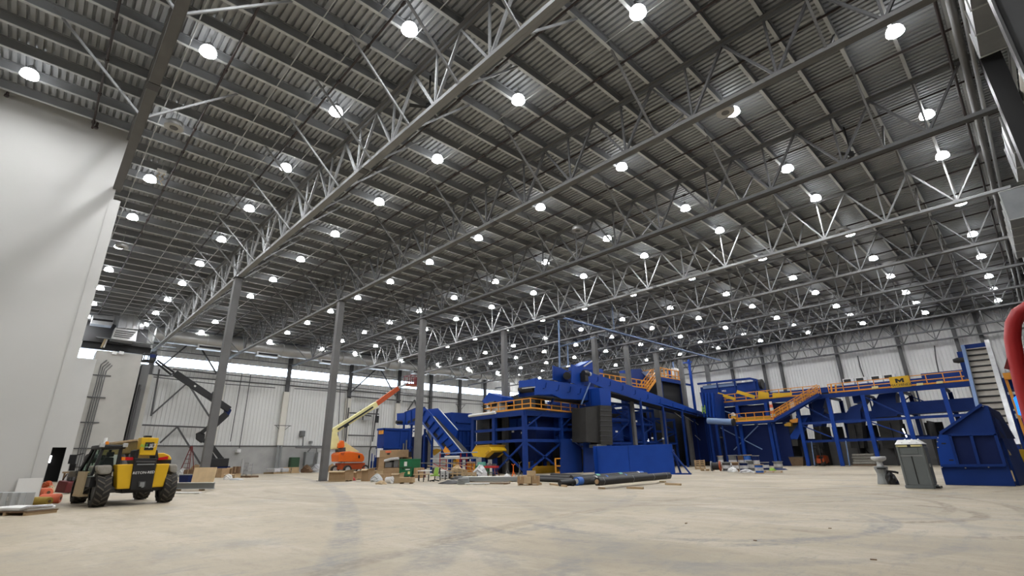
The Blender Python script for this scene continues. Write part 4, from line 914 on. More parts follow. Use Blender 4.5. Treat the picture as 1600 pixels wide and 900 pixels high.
# enclosures and hoppers on and under the line
t = Thing('sorting_cabin', 'long blue optical sorter casing with open frame at the left line end', 'sorting machine', tuple(FX(1150,610,XR+2)))
a,b = FX(1095,603,XR+2.5), FX(1182,590,XR+2.5)
t.part('casing', MB().box((XR+2.2,b.y,ZL+.05),(XR+5.5,a.y,FX(1140,600,XR+2.2).z)), 'blue')
t.part('window_band', MB().box((XR+2.1,b.y+3,FX(1140,603.5,XR+2.2).z),(XR+2.2,a.y-.5,FX(1140,598,XR+2.2).z)), 'blue_pale'); t.part('frame', MB().bar(FX(1090,600,XR+2),FX(1172,591.5,XR+2),.3).bar(FX(1172,591.5,XR+2),FX(1183,594,XR+2),.3).bar(FX(1147,594,XR+2),V(XR+2,FX(1147,594,XR+2).y,ZL),.18).bar(FX(1178,594,XR+2),V(XR+2,FX(1178,594,XR+2).y,ZL),.18).bar(FX(1120,598,XR+2),V(XR+2,FX(1120,598,XR+2).y,ZL),.18), 'blue')
t.part('end_roller', MB().lathe([(.75,FX(1190,600,XR+3).y),(.75,FX(1182,600,XR+3).y)], (XR+3.5,0,FX(1186,600,XR+3).z), 14, 'y'), 'curtain')
text_mesh('panel_text', 'MSS', .4, 'text_white', t.e, V(XR+2.15,FX(1131,611,XR+2.1).y,FX(1131,611,XR+2.1).z), (0,-1,0), (0,0,1), t.base)
t = Thing('line_conveyor', 'long blue sorting belt casing behind the orange railing', 'conveyor', (XR+2,14,ZL))
t.part('casing', MB().box((XR+1.6,yB_-1,ZL+.35),(XR+4.2,FX(1190,605,XR+2).y,ZL+1.05)), 'blue'); t.part('stand', MB().box((XR+2,yB_-1,ZL+.05),(XR+2.3,FX(1190,605,XR+2).y,ZL+.35)).box((XR+3.6,yB_-1,ZL+.05),(XR+3.9,FX(1190,605,XR+2).y,ZL+.35)), 'black')
t.part('casing', MB().box((XR+1.7,ysign1-1,ZL+1.05),(XR+4.0,yB_-1,ZL+1.55)), 'blue')
for i,px in enumerate((1328,1347,1371,1391)):
    c0 = FX(px,599-.12*(px-1328)+ (2 if i==0 else 0),XR+3)
    tt = Thing('sorter_hood', 'pale fume hood with dark opening on the sorting belt, %s from the left' % nth(i), 'hood', (XR+3,c0.y,ZL+1.06), 0, 'hoods on the sorting belt')
    tt.part('hood', MB().box((XR+2.6,c0.y-.62,ZL+1.06),(XR+3.6,c0.y+.62,ZL+2.0)), 'white'); tt.part('opening', MB().box((XR+2.55,c0.y-.3,ZL+1.45),(XR+2.6,c0.y+.5,ZL+1.9)), 'black')
# drop chutes and bunkers between the posts
ch = [((1340,624),(1352,668),.0,'wide'),((1383,622),(1398,665),1,'tall')]
def chute(lab, top, mid, low, X, dep=2.6, skirt=None):
    t = Thing('drop_chute', lab, 'chute', tuple(FX(*low[0],X)))
    t.part('chute_body', polyX(MB(), top, X, dep), 'blue'); t.part('chute_neck', polyX(MB(), mid, X-.05, dep*.9), 'blue')
    t.part('skirt', polyX(MB(), low, X+.1, dep*.8), 'curtain')
chute('blue drop chute with black skirt under the platform, left of three', [(1265,615),(1292,614),(1285,640),(1270,640)], [(1271,638),(1288,638),(1283,667),(1270,667)], [(1271,666),(1284,666),(1288,700),(1275,700)], 78)
chute('blue drop chute with black skirt under the platform, middle of three', [(1330,616),(1352,615),(1350,628),(1334,630)], [(1328,636),(1350,628),(1344,641),(1346,660),(1321,662),(1319,650)], [(1323,661),(1346,660),(1350,700),(1330,700)], 77.4)
chute('broad blue drop chute with black skirt under the platform, right of three', [(1373,616),(1400,613),(1399,618),(1402,648),(1362,651),(1362,637)], [(1364,650),(1402,647),(1402,650),(1364,653)], [(1368,652),(1404,650),(1410,700),(1380,700)], 77.4)
t = Thing('cross_conveyor', 'dark blue horizontal conveyor casing under the right end of platform', 'conveyor', (77.5,8,5.5)); t.part('casing', MB().box((77.2,1,5.9),(79.5,12.3,7.3)), 'blue'); t.part('casing_left', MB().box((78,13.5,5.6),(80,24,6.6)), 'blue')
for y in (3,10,15,22): t.part('hanger', MB().bar(V(78.5,y,7 if y<13 else 6.4),V(78.5,y,ZL-.3),.15), 'blue')
solo('concrete_bunker', MB().box((79.5,2.5,0),(79.9,29.5,3.1)), 'steel', 'grey concrete bunker wall behind the blue posts', 'bunker wall', (79.7,16,0))
for i,(a,b) in enumerate(((26,24.2),(20.9,19.6),(17.9,15.6),(14.3,12.6),(10.6,8.8))):
    solo('bunker_curtain', MB().box((81.9,b,.02),(82.1,a,5.0)), 'curtain', 'black bunker curtain under the platform, %s from the left' % nth(i), 'curtain', (82,b,0), 'bunker curtains')
t = Thing('dark_enclosure', 'big dark blue enclosed bunker below the stair landing', 'bunker', (76.5,28,0)); t.part('wall_panel', MB().box((XR+.6,yl1-1,0),(XR+.9,34,5.6)), 'navy'); t.part('side_panel', MB().box((XR+.9,yl1-1,0),(XR+5,yl1-.8,5.6)), 'black'); t.part('upper_panel', MB().box((XR+.7,yl1-1.5,5.7),(XR+1,34.5,ZL-.6)), 'navy')
t = Thing('incline_chute', 'slanted blue chute with orange motor below the stair', 'conveyor', tuple(FX(1240,680,76))); t.part('casing', polyX(MB(), [(1252,655),(1262,652),(1246,686),(1230,687)], 76.2, 1.6), 'blue_bright'); t.part('motor', polyX(MB(), [(1234,656),(1246,653.5),(1246,659.5),(1234,661)], 75.0, .8), 'orange_rail'); t.part('motor', polyX(MB(), [(1225,663),(1236,658),(1236,666),(1226,666)], 75.0, .6), 'yellow_dark'); t.part('skirt', polyX(MB(), [(1229,687),(1246,686),(1247,697),(1230,697)], 76.3, 1.3), 'curtain')
t.part('leg', MB().bar(V(76.8,FX(1238,697,76.8).y,0),V(76.8,FX(1238,697,76.8).y,FX(1238,690,76.8).z),.3), 'blue')

for i,(x,y,w,d,h,m,lab) in enumerate(((76.8,35.2,7,5,7.4,'navy','dark blue filler block with ribs added right behind the conveyor foot'),(77,44,12,6,8.4,'black','large black filler block added at the back, right of the frames'),(64,51.5,9,4,8.0,'navy','dark filler block added at the very back, middle of the plant'),(50,52.5,10,4,8.2,'black','dark filler block added at the very back, left of the middle'))):  # invented blocks that fill the back of the plant with dark
    t = Thing('sorting_machine', lab, 'sorting machine', (x,y,0)); t.part('body', MB().box((x,y,.6),(x+w,y+d,h)), m, bevel=.05)
    for k in range(int(w/1.6)+1): t.part('rib', MB().box((x+1.6*k-.08,y-.1,.6),(x+1.6*k+.08,y-.005,h)), 'blue')
    for k in range(int(d/1.6)+1): t.part('rib', MB().box((x-.1,y+1.6*k-.08,.6),(x-.005,y+1.6*k+.08,h)), 'blue')
    for sx in (.2,w-.6): t.part('foot', MB().box((x+sx,y+.2,0),(x+sx+.4,y+d-.2,.6)), 'black')
    t.part('pipe', MB().tube([(x-.3,y-.25,h*.55),(x+w,y-.25,h*.55)],.12,8), 'steel')
for i,y in enumerate((29,25.5,21.2,17.2,13.4,9.6)):  # black walls added between the posts to deepen the dark
    solo('dark_fill_wall', MB().box((77.0,y-.1,.02),(81.8,y+.1,5.0)), 'black', 'black wall added to darken under the platform, %s from the left' % nth(i), 'bunker wall', (79,y,0), 'dark fill walls')
# ================================================================== vehicles and big things near the camera
def slot(px0, px1, pyb, pyt, depth=None, onX=False):
    """where a thing with this foot and top stands on the slab: foot centre, width, depth, height, turn"""
    a, b = FZ(px0,pyb), FZ(px1,pyb); m = (a+b)/2
    if onX: b = FX(px1,pyb,a.x); b.z = 0; m = (a+b)/2
    lim = 81.2-(depth or 1)
    if m.y > lim: q = lim/m.y; a, b, m = a*q, b*q, m*q; a.z = b.z = m.z = 0
    w = (b-a).length; rz = math.atan2(b.y-a.y, b.x-a.x)
    dist = math.hypot(m.x, m.y); r = _ray((px0+px1)/2, pyt); h = CAM_H + r.z*dist/math.hypot(r.x, r.y)
    d = depth if depth else w
    bk = Vector((-math.sin(rz), math.cos(rz), 0))
    return m+bk*(d/2), w, d, max(h,.05), rz
class Loc:
    """shapes of a thing in its own frame: x across, y away, z up"""
    def __init__(s, name, label, cat, px0, px1, pyb, pyt, depth=None, group=None, onX=False):
        s.c, s.w, s.d, s.h, s.rz = slot(px0,px1,pyb,pyt,depth,onX)
        s.t = Thing(name, label, cat, (s.c.x,s.c.y,0), s.rz, group, local=True)
    def part(s, *a, **k): return s.t.part(*a, **k)
# ---- telehandler seen from behind, at left
TB = V(3.92,30.35,0)
t = Thing('telehandler', 'yellow and black telehandler with big treaded tyres seen from behind', 'telehandler', tuple(TB))
def wheel(t, c, r, w, axis='x', lugs=16, hub='steel', name='wheel'):
    ty = MB().lathe([(r*.62,-w/2),(r*.9,-w/2),(r*.955,-w*.38),(r*.955,w*.38),(r*.9,w/2),(r*.62,w/2)], c, 28, axis, caps=False)
    o = t.part(name, ty, 'rubber')
    lg = MB(); c = V(*c)
    for k in range(lugs):
        for s in (-1,1):
            a0 = 2*math.pi*(k+(.5 if s>0 else 0))/lugs; a1 = a0+.30
            def pt(a,rr,u): return c+(V(u,math.sin(a)*rr,math.cos(a)*rr) if axis=='x' else V(math.sin(a)*rr,u,math.cos(a)*rr))
            A = [pt(a0-.06,r*.94,s*.0),pt(a0+.06,r*.94,0),pt(a1+.07,r*.93,s*w*.48),pt(a1-.07,r*.93,s*w*.48)]
            B = [pt(a0-.05,r,0),pt(a0+.05,r,0),pt(a1+.05,r*.985,s*w*.48),pt(a1-.05,r*.985,s*w*.48)]
            lg.loft(A,B)
    t.part('tread', lg, 'tread', o)
    t.part('hub', MB().lathe([(.05,-w*.36),(r*.45,-w*.30),(r*.63,-w*.42),(r*.63,w*.42),(r*.45,w*.30),(.05,w*.36)], c, 18, axis), hub, o)
R_ = .67
for sx,sy in ((-1.28,-1.7),(1.25,-1.7),(-1.28,1.9),(1.25,1.9)): wheel(t, TB+V(sx-.08 if sx>0 else sx,sy,R_), R_, .5)
t.part('chassis', MB().box(TB+V(-.55,-2.0,.5),TB+V(.6,2.6,1.1)).box(TB+V(-.75,-1.9,.6),TB+V(-.5,-1.5,.85)), 'black')
t.part('axle', MB().tube([TB+V(-1.1,-1.7,R_),TB+V(1.1,-1.7,R_)], .14, 10), 'steel_dark'); t.part('axle', MB().tube([TB+V(-1.1,1.9,R_),TB+V(1.1,1.9,R_)], .14, 10), 'steel_dark')
YT = 28.15
def rear(pts, y=YT, dp=.3): return MB().prism([FY(px,py,y) for px,py in pts], (0,dp,0))
t.part('rear_panel', rear([(177,726),(203.5,725),(197,764),(176,764.5)], dp=.75), 'yellow', bevel=.04); t.part('rear_panel', rear([(240,725),(261.5,724.5),(251,761),(231,762)], dp=.75), 'yellow', bevel=.04)
t.part('counterweight', rear([(204,716),(240.5,716),(232,766),(196.5,766)], YT-.08, .9), 'black', bevel=.03)
t.part('cross_bar', rear([(207,720),(238,720),(237.5,722.5),(206.5,722.5)], YT-.12, .06), 'steel_dark'); t.part('cross_bar', rear([(208,725),(236,724.5),(235.7,726.3),(207.8,726.8)], YT-.12, .05), 'grey_mid')
tw_ = FY(219,738.7,YT-.09); text_mesh('rear_text', 'RETON-RED', .15, 'text_white', t.e, tw_, (1,0,0.03), (0,0,1), t.base, depth=.006)
t.part('tow_hitch', MB().box(FY(213,754,YT-.2),FY(217.5,760,YT)).tube([FY(216,754,YT-.16),FY(216,762,YT-.16)], .05, 8), 'grey_mid'); t.part('hitch_plate', rear([(211,752),(222,752),(221,761),(210,761)], YT-.12, .05), 'steel_dark')
t.part('boom_pivot', rear([(206,704),(212,702),(208,726),(203,726)], YT-.02, .8), 'black'); t.part('boom_pivot', rear([(236,704),(241,703),(243,716),(238,724)], YT-.02, .8), 'black')
bk = t.part('boom_head', rear([(215.5,683.4),(243.5,684),(237,711.5),(211.5,711)], YT-.1, .55), 'yellow', bevel=.03, label='yellow boom rear block')
t.part('head_lug', MB().box(FY(222,680.5,YT),FY(230,684,YT+.3)), 'black', bk)
dp_ = t.part('decal', rear([(221.5,691),(236,691),(233.5,703.3),(219,703.3)], YT-.118, .02), 'black', bk, label='black decal with lettering')
q = FY(227.7,696.4,YT-.125); text_mesh('decal_text', 'ALL', .2, 'text_green', dp_, q-V(.03,0,0), (1,0,.02), (0,0,1), t.base, align='RIGHT', depth=.004); text_mesh('decal_text', 'JET', .2, 'text_white', dp_, q, (1,0,.02), (0,0,1), t.base, align='LEFT', depth=.004)
t.part('decal_line', MB().bar(FY(220.5,698.6,YT-.125),FY(234.5,698.6,YT-.125),.02), 'text_white', dp_)
b0 = FY(214,697,YT+.5); zt, zb_ = FY(215.5,684,YT).z-.05, FY(212,709,YT).z+.05
bx0, bx1 = FY(213.5,697,YT).x+.05, FY(238,697,YT).x-.1
t.part('boom', MB().box((bx0,YT+.45,zb_),(bx1,YT+7.2,zt-.02)), 'yellow_dirty', bevel=.03, label='dust-covered boom')
t.part('boom_hose', MB().tube([(bx0-.04,YT+.6,zt-.05),(bx0-.04,YT+7,zt-.05)], .03, 6).tube([(bx0+.1,YT+.6,zt+.02),(bx0+.1,YT+7,zt+.02)], .03, 6), 'card_light')
t.part('boom_nose', MB().box((bx0+.05,YT+7.2,zb_+.05),(bx1-.05,YT+8.2,zt-.08)).bar((bx0+.4,YT+8.1,zt-.3),(bx0+.4,YT+8.6,.7),.35), 'black')
t.part('lift_cylinder', MB().tube([TB+V(.1,-.6,1.1),(bx0+.3,YT+3.4,zb_)], .09, 10), 'steel')
t.part('engine_hood', MB().prism([FY(px,py,YT+.5) for px,py in ((241,708),(254,707.5),(263,711),(266.5,716),(266,719),(241,719))], (0,3.0,0)), 'yellow', bevel=.05); t.part('hood_grille', MB().prism([FY(px,py,YT+.45) for px,py in ((241,719),(265.5,719),(265,724.5),(240.5,724.5))], (0,3.0,0)), 'black')
t.part('tail_light', rear([(184.5,714),(203,714.5),(202.5,719),(184,719.5)], YT+.1, .12), 'lens_red'); t.part('tail_light', rear([(243.5,715.5),(260,712.5),(259.5,717.5),(243.5,719)], YT+.3, .12), 'lens_red'); t.part('indicator', rear([(184.5,714.2),(190,714.3),(189.6,719),(184,719.3)], YT+.07, .03), 'amber')
for pts in ([(145.5,727.5),(168,726.5),(170,731),(168,739),(162,741.5),(150,741.5),(146,735)],[(261,726),(272.5,725),(275,729),(274,737),(268,739),(262,737)]): t.part('fender', rear(pts, YT+.1, 1.6), 'fender', bevel=.06)
# cab
cy0, cy1 = 28.75, 30.9; cx0, cx1 = FY(147,720,cy0).x-.06, FY(182,720,cy0).x; cz1 = FY(150,697,cy0).z
cb = t.part("cab_frame", MB().bar((cx0+.15,cy0+.02,cz1-.06),(cx1,cy0+.02,cz1-.06),.06).bar((cx0+.2,cy0+.1,cz1-.06),(cx0+.2,cy1-.3,cz1-.06),.06).bar((cx0+.2,cy0+.1,cz1-.05),(cx0,cy0,1.25),.1).bar((cx1,cy0+.1,cz1-.05),(cx1,cy0,1.25),.12).bar((cx0+.2,cy1-.3,cz1-.05),(cx0-.05,cy1+.3,1.25),.1).bar((cx1,cy1-.3,cz1-.05),(cx1,cy1+.3,1.25),.1).bar((cx0+.1,cy0,1.45),(cx1,cy0,1.45),.1,.12).bar((cx0+.15,(cy0+cy1)/2,cz1-.1),(cx0-.04,(cy0+cy1)/2+.1,1.2),.08), 'black')
t.part('cab_roof', MB().box((cx0+.1,cy0-.05,cz1-.12),(cx1+.15,cy1-.2,cz1+.06)), 'black', bevel=.05)
t.part('cab_glass', MB().prism([(cx0+.24,cy0+.06,cz1-.14),(cx1-.04,cy0+.06,cz1-.14),(cx1-.05,cy0-.01,1.5),(cx0+.06,cy0-.01,1.5)], (0,.015,0)), 'cab_glass', cb); t.part('cab_glass', MB().prism([(cx0+.2,cy0+.15,cz1-.14),(cx0+.2,cy1-.35,cz1-.14),(cx0-.03,cy1+.2,1.3),(cx0,cy0+.1,1.3)], (.015,0,0)), 'cab_glass', cb); t.part('cab_glass', MB().prism([(cx0+.24,cy1-.3,cz1-.14),(cx1-.04,cy1-.3,cz1-.14),(cx1-.05,cy1+.25,1.3),(cx0+.03,cy1+.25,1.3)], (0,.015,0)), 'cab_glass', cb)
t.part('seat', MB().cbox((cx0+.55,cy0+.7,1.15),(.5,.5,.3)).prism([(cx0+.32,cy0+.4,1.4),(cx0+.82,cy0+.4,1.4),(cx0+.72,cy0+.4,2.0),(cx0+.42,cy0+.4,2.0)],(0,.14,0)).cbox((cx0+.57,cy0+.45,2.02),(.28,.1,.2)), 'black', bevel=.03)
t.part('steering_wheel', MB().tube([(cx0+.5+.2*math.cos(a),cy0+1.25+.1*math.sin(a),1.75+.12*math.sin(a)) for a in [k*math.pi/6 for k in range(13)]], .02, 6), 'black')
t.part('cab_floor', MB().box((cx0,cy0-.02,.8),(cx1,cy1+.1,1.2)), 'black')
t.part('beacon', MB().lathe([(.07,cz1+.05),(.075,cz1+.13),(.05,cz1+.2)], (FY(164,697,cy0).x,cy0+.2,0), 12), 'amber')
for px in (155,192): t.part('work_lamp', MB().box((FY(px,697,cy0).x-.09,cy0-.1,cz1-.05),(FY(px,697,cy0).x+.09,cy0+.05,cz1+.12)), 'grey_pale', bevel=.02)
t.part('door_panel', MB().prism([(cx0-.08,cy0+.75,1.42),(cx0-.08,cy1+.1,1.42),(cx0-.1,cy1-.1,.5),(cx0-.1,cy0+.7,.5)], (.09,0,0)), 'sand', label='dusty cream door panel'); t.part('door_step', MB().box((cx0-.12,cy0+.7,.4),(cx0+.3,cy1-.1,.5)), 'card_light')
t.part('front_fender', MB().prism([(cx0-.1,cy1+.55,1.46),(cx0-.1,cy1+1.9,1.46),(cx0-.1,cy1+2.2,1.15),(cx0-.1,cy1+1.85,1.41),(cx0-.1,cy1+.6,1.41)], (.55,0,0)), 'grey_mid')
t.part('mirror', MB().cbox((cx0-.32,cy1+.6,1.75),(.25,.08,.4)).tube([(cx0-.3,cy1+.62,2.1),(cx0-.02,cy1+.3,2.2)],.02,6), 'black'); t.part('mirror', MB().cbox((cx0-.2,cy1+.9,1.45),(.22,.08,.3)).tube([(cx0-.15,cy1+.9,1.6),(cx0,cy1+.3,1.6)],.02,6), 'black')
t.e.rotation_euler[2] = math.radians(6); t.e.location.x -= .1
# ---- dark articulated boom lift behind the first column
YG = 76.0
G = lambda px,py,dy=0: FY(px,py,YG+dy)
t = Thing('boom_lift', 'black articulated boom lift folded in a zigzag by the back wall', 'boom lift', (G(335,725).x,YG,0))
gx = G(337,722).x
t.part('turntable', MB().box((gx-1.3,YG-1,1.2),(gx+1.3,YG+1,2.2)).prism([G(337,717),G(350,714),G(350,725),G(336,725)], (0,1.0,0)), 'black', bevel=.05)
t.part('chassis', MB().box((gx-1.6,YG-.9,.5),(gx+1.6,YG+.9,1.2)), 'navy')
for sx in (-1.2,1.2):
    for sy in (-.95,.95): wheel(t, (gx+sx,YG+sy,.5), .5, .35, 'y', 12)
for pa,pb,w in (((346,717),(327,692),.35),((337,722),(326,704),.35),((315,676),(353,645),.32),((334,668),(356,648),.25)): t.part('lower_arm', MB().bar(G(*pa),G(*pb),w,.45), 'black')
t.part('knuckle', MB().prism([G(308,677),G(314,674),G(320.5,678),G(320,684),G(316,692),G(308,686)], (0,.8,0)), 'black', bevel=.04); t.part('knuckle', MB().prism([G(352,640),G(359,636),G(362,641),G(358,649),G(352,646)], (0,.8,0)), 'navy', bevel=.04)
t.part('link', MB().bar(G(318,688,.3),G(329,693,.3),.5), 'black'); t.part('upper_boom', MB().bar(G(358,640),G(273,583),.55,.75), 'black'); t.part('boom_cap', MB().bar(G(333,619,-.05),G(329,616,-.05),.6,.95), 'black')
t.part('strut', MB().bar(G(340,632),G(354,642),.22), 'black')
t.part('label_plate', MB().bar(G(303.5,602.5,-.3),G(306,604,-.3),.04,.2), 'paper')
t.part('jib', MB().tube([G(274,583),G(267,585),G(243,565.5),G(246,563),G(250,566),G(272,582)], .13, 8), 'black')
bq0,bq1 = G(225,553), G(241,565)
bs_ = MB()
for dy in (-.8,.8):
    bs_.bar((bq0.x,YG+dy,bq0.z),(bq1.x,YG+dy,bq0.z),.1).bar((bq0.x,YG+dy,bq1.z),(bq1.x,YG+dy,bq1.z),.1).bar((bq0.x,YG+dy,(bq0.z+bq1.z)/2),(bq1.x,YG+dy,(bq0.z+bq1.z)/2),.08)
    for xx in (bq0.x,(bq0.x+bq1.x)/2,bq1.x): bs_.bar((xx,YG+dy,bq1.z),(xx,YG+dy,bq0.z),.1)
for xx in (bq0.x,bq1.x):
    for zz in (bq0.z,bq1.z): bs_.bar((xx,YG-.8,zz),(xx,YG+.8,zz),.1)
t.part('basket', bs_, 'black'); t.part('basket_floor', MB().box((bq0.x,YG-.8,bq1.z-.12),(bq1.x,YG+.8,bq1.z)), 'black'); t.part('control_box', MB().box((bq1.x-.7,YG-.95,bq0.z-.5),(bq1.x-.1,YG-.8,bq0.z-.1)), 'navy')
# ---- orange telescopic boom lift
YO = 65.0
O = lambda px,py,dy=0: FY(px,py,YO+dy)
ox = O(549,730).x
t = Thing('boom_lift', 'orange telescopic boom lift with long cream boom raised to the right', 'boom lift', (ox,YO,0))
for px,dy in ((523.5,.6),(543,-1.0),(570,-.6),(553,1.2)): wheel(t, (O(px,728,dy).x,YO+dy,.55), .55, .42, 'y', 14, 'grey_pale')
t.part('chassis', MB().box((O(529,728).x,YO-.8,.55),(O(566,728).x,YO+1.1,1.35)), 'orange_dark', bevel=.05)
t.part('turntable', MB().prism([O(px,py,-1.1) for px,py in ((529,721.5),(528.5,710),(532,706.5),(546,705),(560,707),(567,709),(570,714),(569.5,720),(566,722))], (0,2.2,0)), 'orange', bevel=.12)
t.part('hood_vent', MB().prism([O(px,py,-1.14) for px,py in ((532,707.5),(539,706),(537,711.5),(534,711))], (0,.05,0)), 'orange_dark'); t.part('hood_mark', MB().prism([O(px,py,-1.14) for px,py in ((560,711.5),(562.5,711),(562.5,716),(560,716))], (0,.05,0)), 'black')
t.part('tower_post', MB().prism([O(px,py) for px,py in ((517,675.5),(525,672),(530,686),(531,702),(517,702))], (0,.9,0)), 'cream', bevel=.04)
t.part('tower_link', MB().prism([O(px,py,.2) for px,py in ((536,692),(541,692),(562,706),(536,706))], (0,.8,0)), 'cream', bevel=.03)
t.part('counter_hood', MB().prism([O(px,py,-.3) for px,py in ((528,700),(529,693),(534,688),(538,689),(538.5,698),(535,700))], (0,1.2,0)), 'orange', bevel=.05); t.part('tower_base', MB().prism([O(px,py,-.1) for px,py in ((529,700),(540,699),(540,707),(529,707))], (0,1,0)), 'steel_dark')
t.part('boom_section', MB().bar(O(519,675,.45),O(588,631.5,.45),.6,.75), 'cream', bevel=.03, label='cream outer boom'); t.part('boom_section', MB().bar(O(587,632,.45),O(622,606.5,.45),.48,.66), 'orange_dark', bevel=.03, label='red-orange inner boom')
t.part('jib', MB().bar(O(622,606,.45),O(637,599,.45),.25,.3).bar(O(624,607,.2),O(634,598,.2),.1), 'grey_pale'); t.part('hose_track', MB().bar(O(528,671,-.02),O(583,636,-.02),.12,.2), 'black'); t.part('lettering', MB().bar(O(538,667.5,.1),O(545,663,.1),.02,.3), 'text_black')
bq0,bq1 = O(637,587), O(651,602); bs_ = MB()
for dy in (-.9,.9):
    for zz in (bq0.z,(bq0.z+bq1.z)/2,bq1.z): bs_.bar((bq0.x,YO+dy,zz),(bq1.x+.5,YO+dy,zz),.09)
    for k in range(4): xx = bq0.x+(bq1.x+.5-bq0.x)*k/3; bs_.bar((xx,YO+dy,bq1.z),(xx,YO+dy,bq0.z),.09)
for xx in (bq0.x,bq1.x+.5):
    for zz in (bq0.z,bq1.z): bs_.bar((xx,YO-.9,zz),(xx,YO+.9,zz),.09)
t.part('basket', bs_, 'red_dark'); t.part('basket_floor', MB().box((bq0.x,YO-.9,bq1.z-.15),(bq1.x+.5,YO+.9,bq1.z)), 'orange_dark'); t.part('control_box', MB().cbox((bq1.x-.2,YO-.5,bq1.z),(1.0,.6,1.1)), 'red_dark')
# ---- portable toilet, sink, rubbish bag
t = Loc('portable_toilet', 'dark grey portable toilet with white roof standing on the floor at right', 'portable toilet', 1416,1460,763,697,1.25, onX=True)
w,h,d = t.w/2, 2.0, t.d/2
t.part('base_skid', MB().cbox((0,0,0),(t.w+.06,t.d+.06,.14),bev=.04), 'grey_plastic', bevel=.02)
t.part('cabin', MB().cbox((0,0,.14),(t.w-.06,t.d-.04,1.8),bev=.06), 'grey_plastic', bevel=.02)
t.part('panel_seam', MB().box((-.02,-d+.005,.2),(.02,-d+.025,1.45)), 'black'); t.part('panel_rib', MB().box((-w+.1,-d-.005,1.44),(w-.1,-d+.03,1.49)), 'grey_mid'); t.part('upper_panel', MB().box((-w+.18,-d-.0,1.53),(w-.22,-d+.03,1.82)), 'grey_plastic', bevel=.015)
for sx in (-w+.06,w-.06): t.part('corner_rib', MB().box((sx-.05,-d-.01,.14),(sx+.05,-d+.05,1.93)), 'grey_plastic', bevel=.02)
t.part('door_frame', MB().box((w-.035,-d+.12,.18),(w-.0,d-.12,1.9)), 'grey_mid', bevel=.01); t.part('door', MB().box((w-.02,-d+.2,.22),(w+.015,d-.2,1.82)), 'grey_plastic', bevel=.01); t.part('door_latch', MB().box((w+.01,-d+.28,.95),(w+.05,-d+.36,1.1)), 'grey_pale')
t.part('step', MB().box((w,-d+.25,.02),(w+.18,d-.25,.1)), 'black')
for s in (-1,1): t.part('vent', MB().box((s*.29-.22,-d-.01,1.87),(s*.29+.22,-d+.03,1.95)), 'cream')
t.part('header', MB().box((-w+.04,-d+.0,1.84),(w-.04,d,1.98)), 'black')
rp = [(-w-.02,-d-.05),(w+.02,-d-.05),(w+.02,d+.05),(-w-.02,d+.05)]; rq = [(-w+.1,-d+.2),(w-.22,-d+.2),(w-.22,d-.2),(-w+.1,d-.2)]
t.part('roof', MB().loft([(x,y,1.98) for x,y in rp],[(x,y,2.2) for x,y in rq]), 'white', bevel=.03)
for k in (-.25,.05,.33): t.part('roof_rib', MB().bar((k,-d+.0,2.06),(k*.9,d-.3,2.22),.05,.05), 'white')
t = Loc('hand_wash_station', 'grey hand-wash station with round basin left of the portable toilet', 'sink', 1375.5,1397,757,712,.7)
k_ = t.h/1.6
def ell(rx,ry,z,n=16): return [(rx*math.cos(2*math.pi*i/n),ry*math.sin(2*math.pi*i/n),z*k_) for i in range(n)]
def stackup(t, rings, m, name, **kw):
    mb = MB()
    for a,b in zip(rings[:-1],rings[1:]): mb.loft(a,b)
    return t.part(name, mb, m, **kw)
W = t.w/2
stackup(t, [ell(W*1.0,.33,0),ell(W*1.0,.33,.05),ell(W*.8,.27,.45),ell(W*.78,.26,.6),ell(W*1.0,.30,.85),ell(W*1.02,.31,.97),ell(W*.95,.3,1.0)], 'grey_mid', 'tank', bevel=.015)
stackup(t, [ell(W*.55,.2,1.0),ell(W*.42,.16,1.15),ell(W*.45,.17,1.3)], 'grey_pale', 'neck'); stackup(t, [ell(W*.55,.2,1.28),ell(W*1.0,.36,1.36),ell(W*1.1,.4,1.43),ell(W*1.1,.4,1.52),ell(W*1.0,.36,1.55)], 'grey_pale', 'basin')
t.part('dispenser', MB().box((-.28,-.35,.86*k_),(.12,-.29,.92*k_)), 'black')
t = Loc('rubbish_bag', 'shiny black rubbish bag slumped between hand-wash station and portable toilet', 'bag', 1391,1409,757.5,736,.6)
rnd = random.Random(5); rings = []
for i,(r,z) in enumerate(((.95,0),(1.05,.2),(1.0,.45),(.8,.7),(.45,.88),(.2,.95))): rings.append([(t.w*.5*r*(1+rnd.uniform(-.12,.12))*math.cos(2*math.pi*k/12)-.1*z,.3*r*(1+rnd.uniform(-.12,.12))*math.sin(2*math.pi*k/12),t.h*z) for k in range(12)])
stackup(t, rings, 'black_gloss', 'sack'); t.part('tied_neck', MB().tube([(-.1,0,t.h*.9),(-.2,-.05,t.h*1.0),(.15,-.1,t.h*.92),(.3,-.1,t.h*.85)], .06, 7), 'black_gloss')
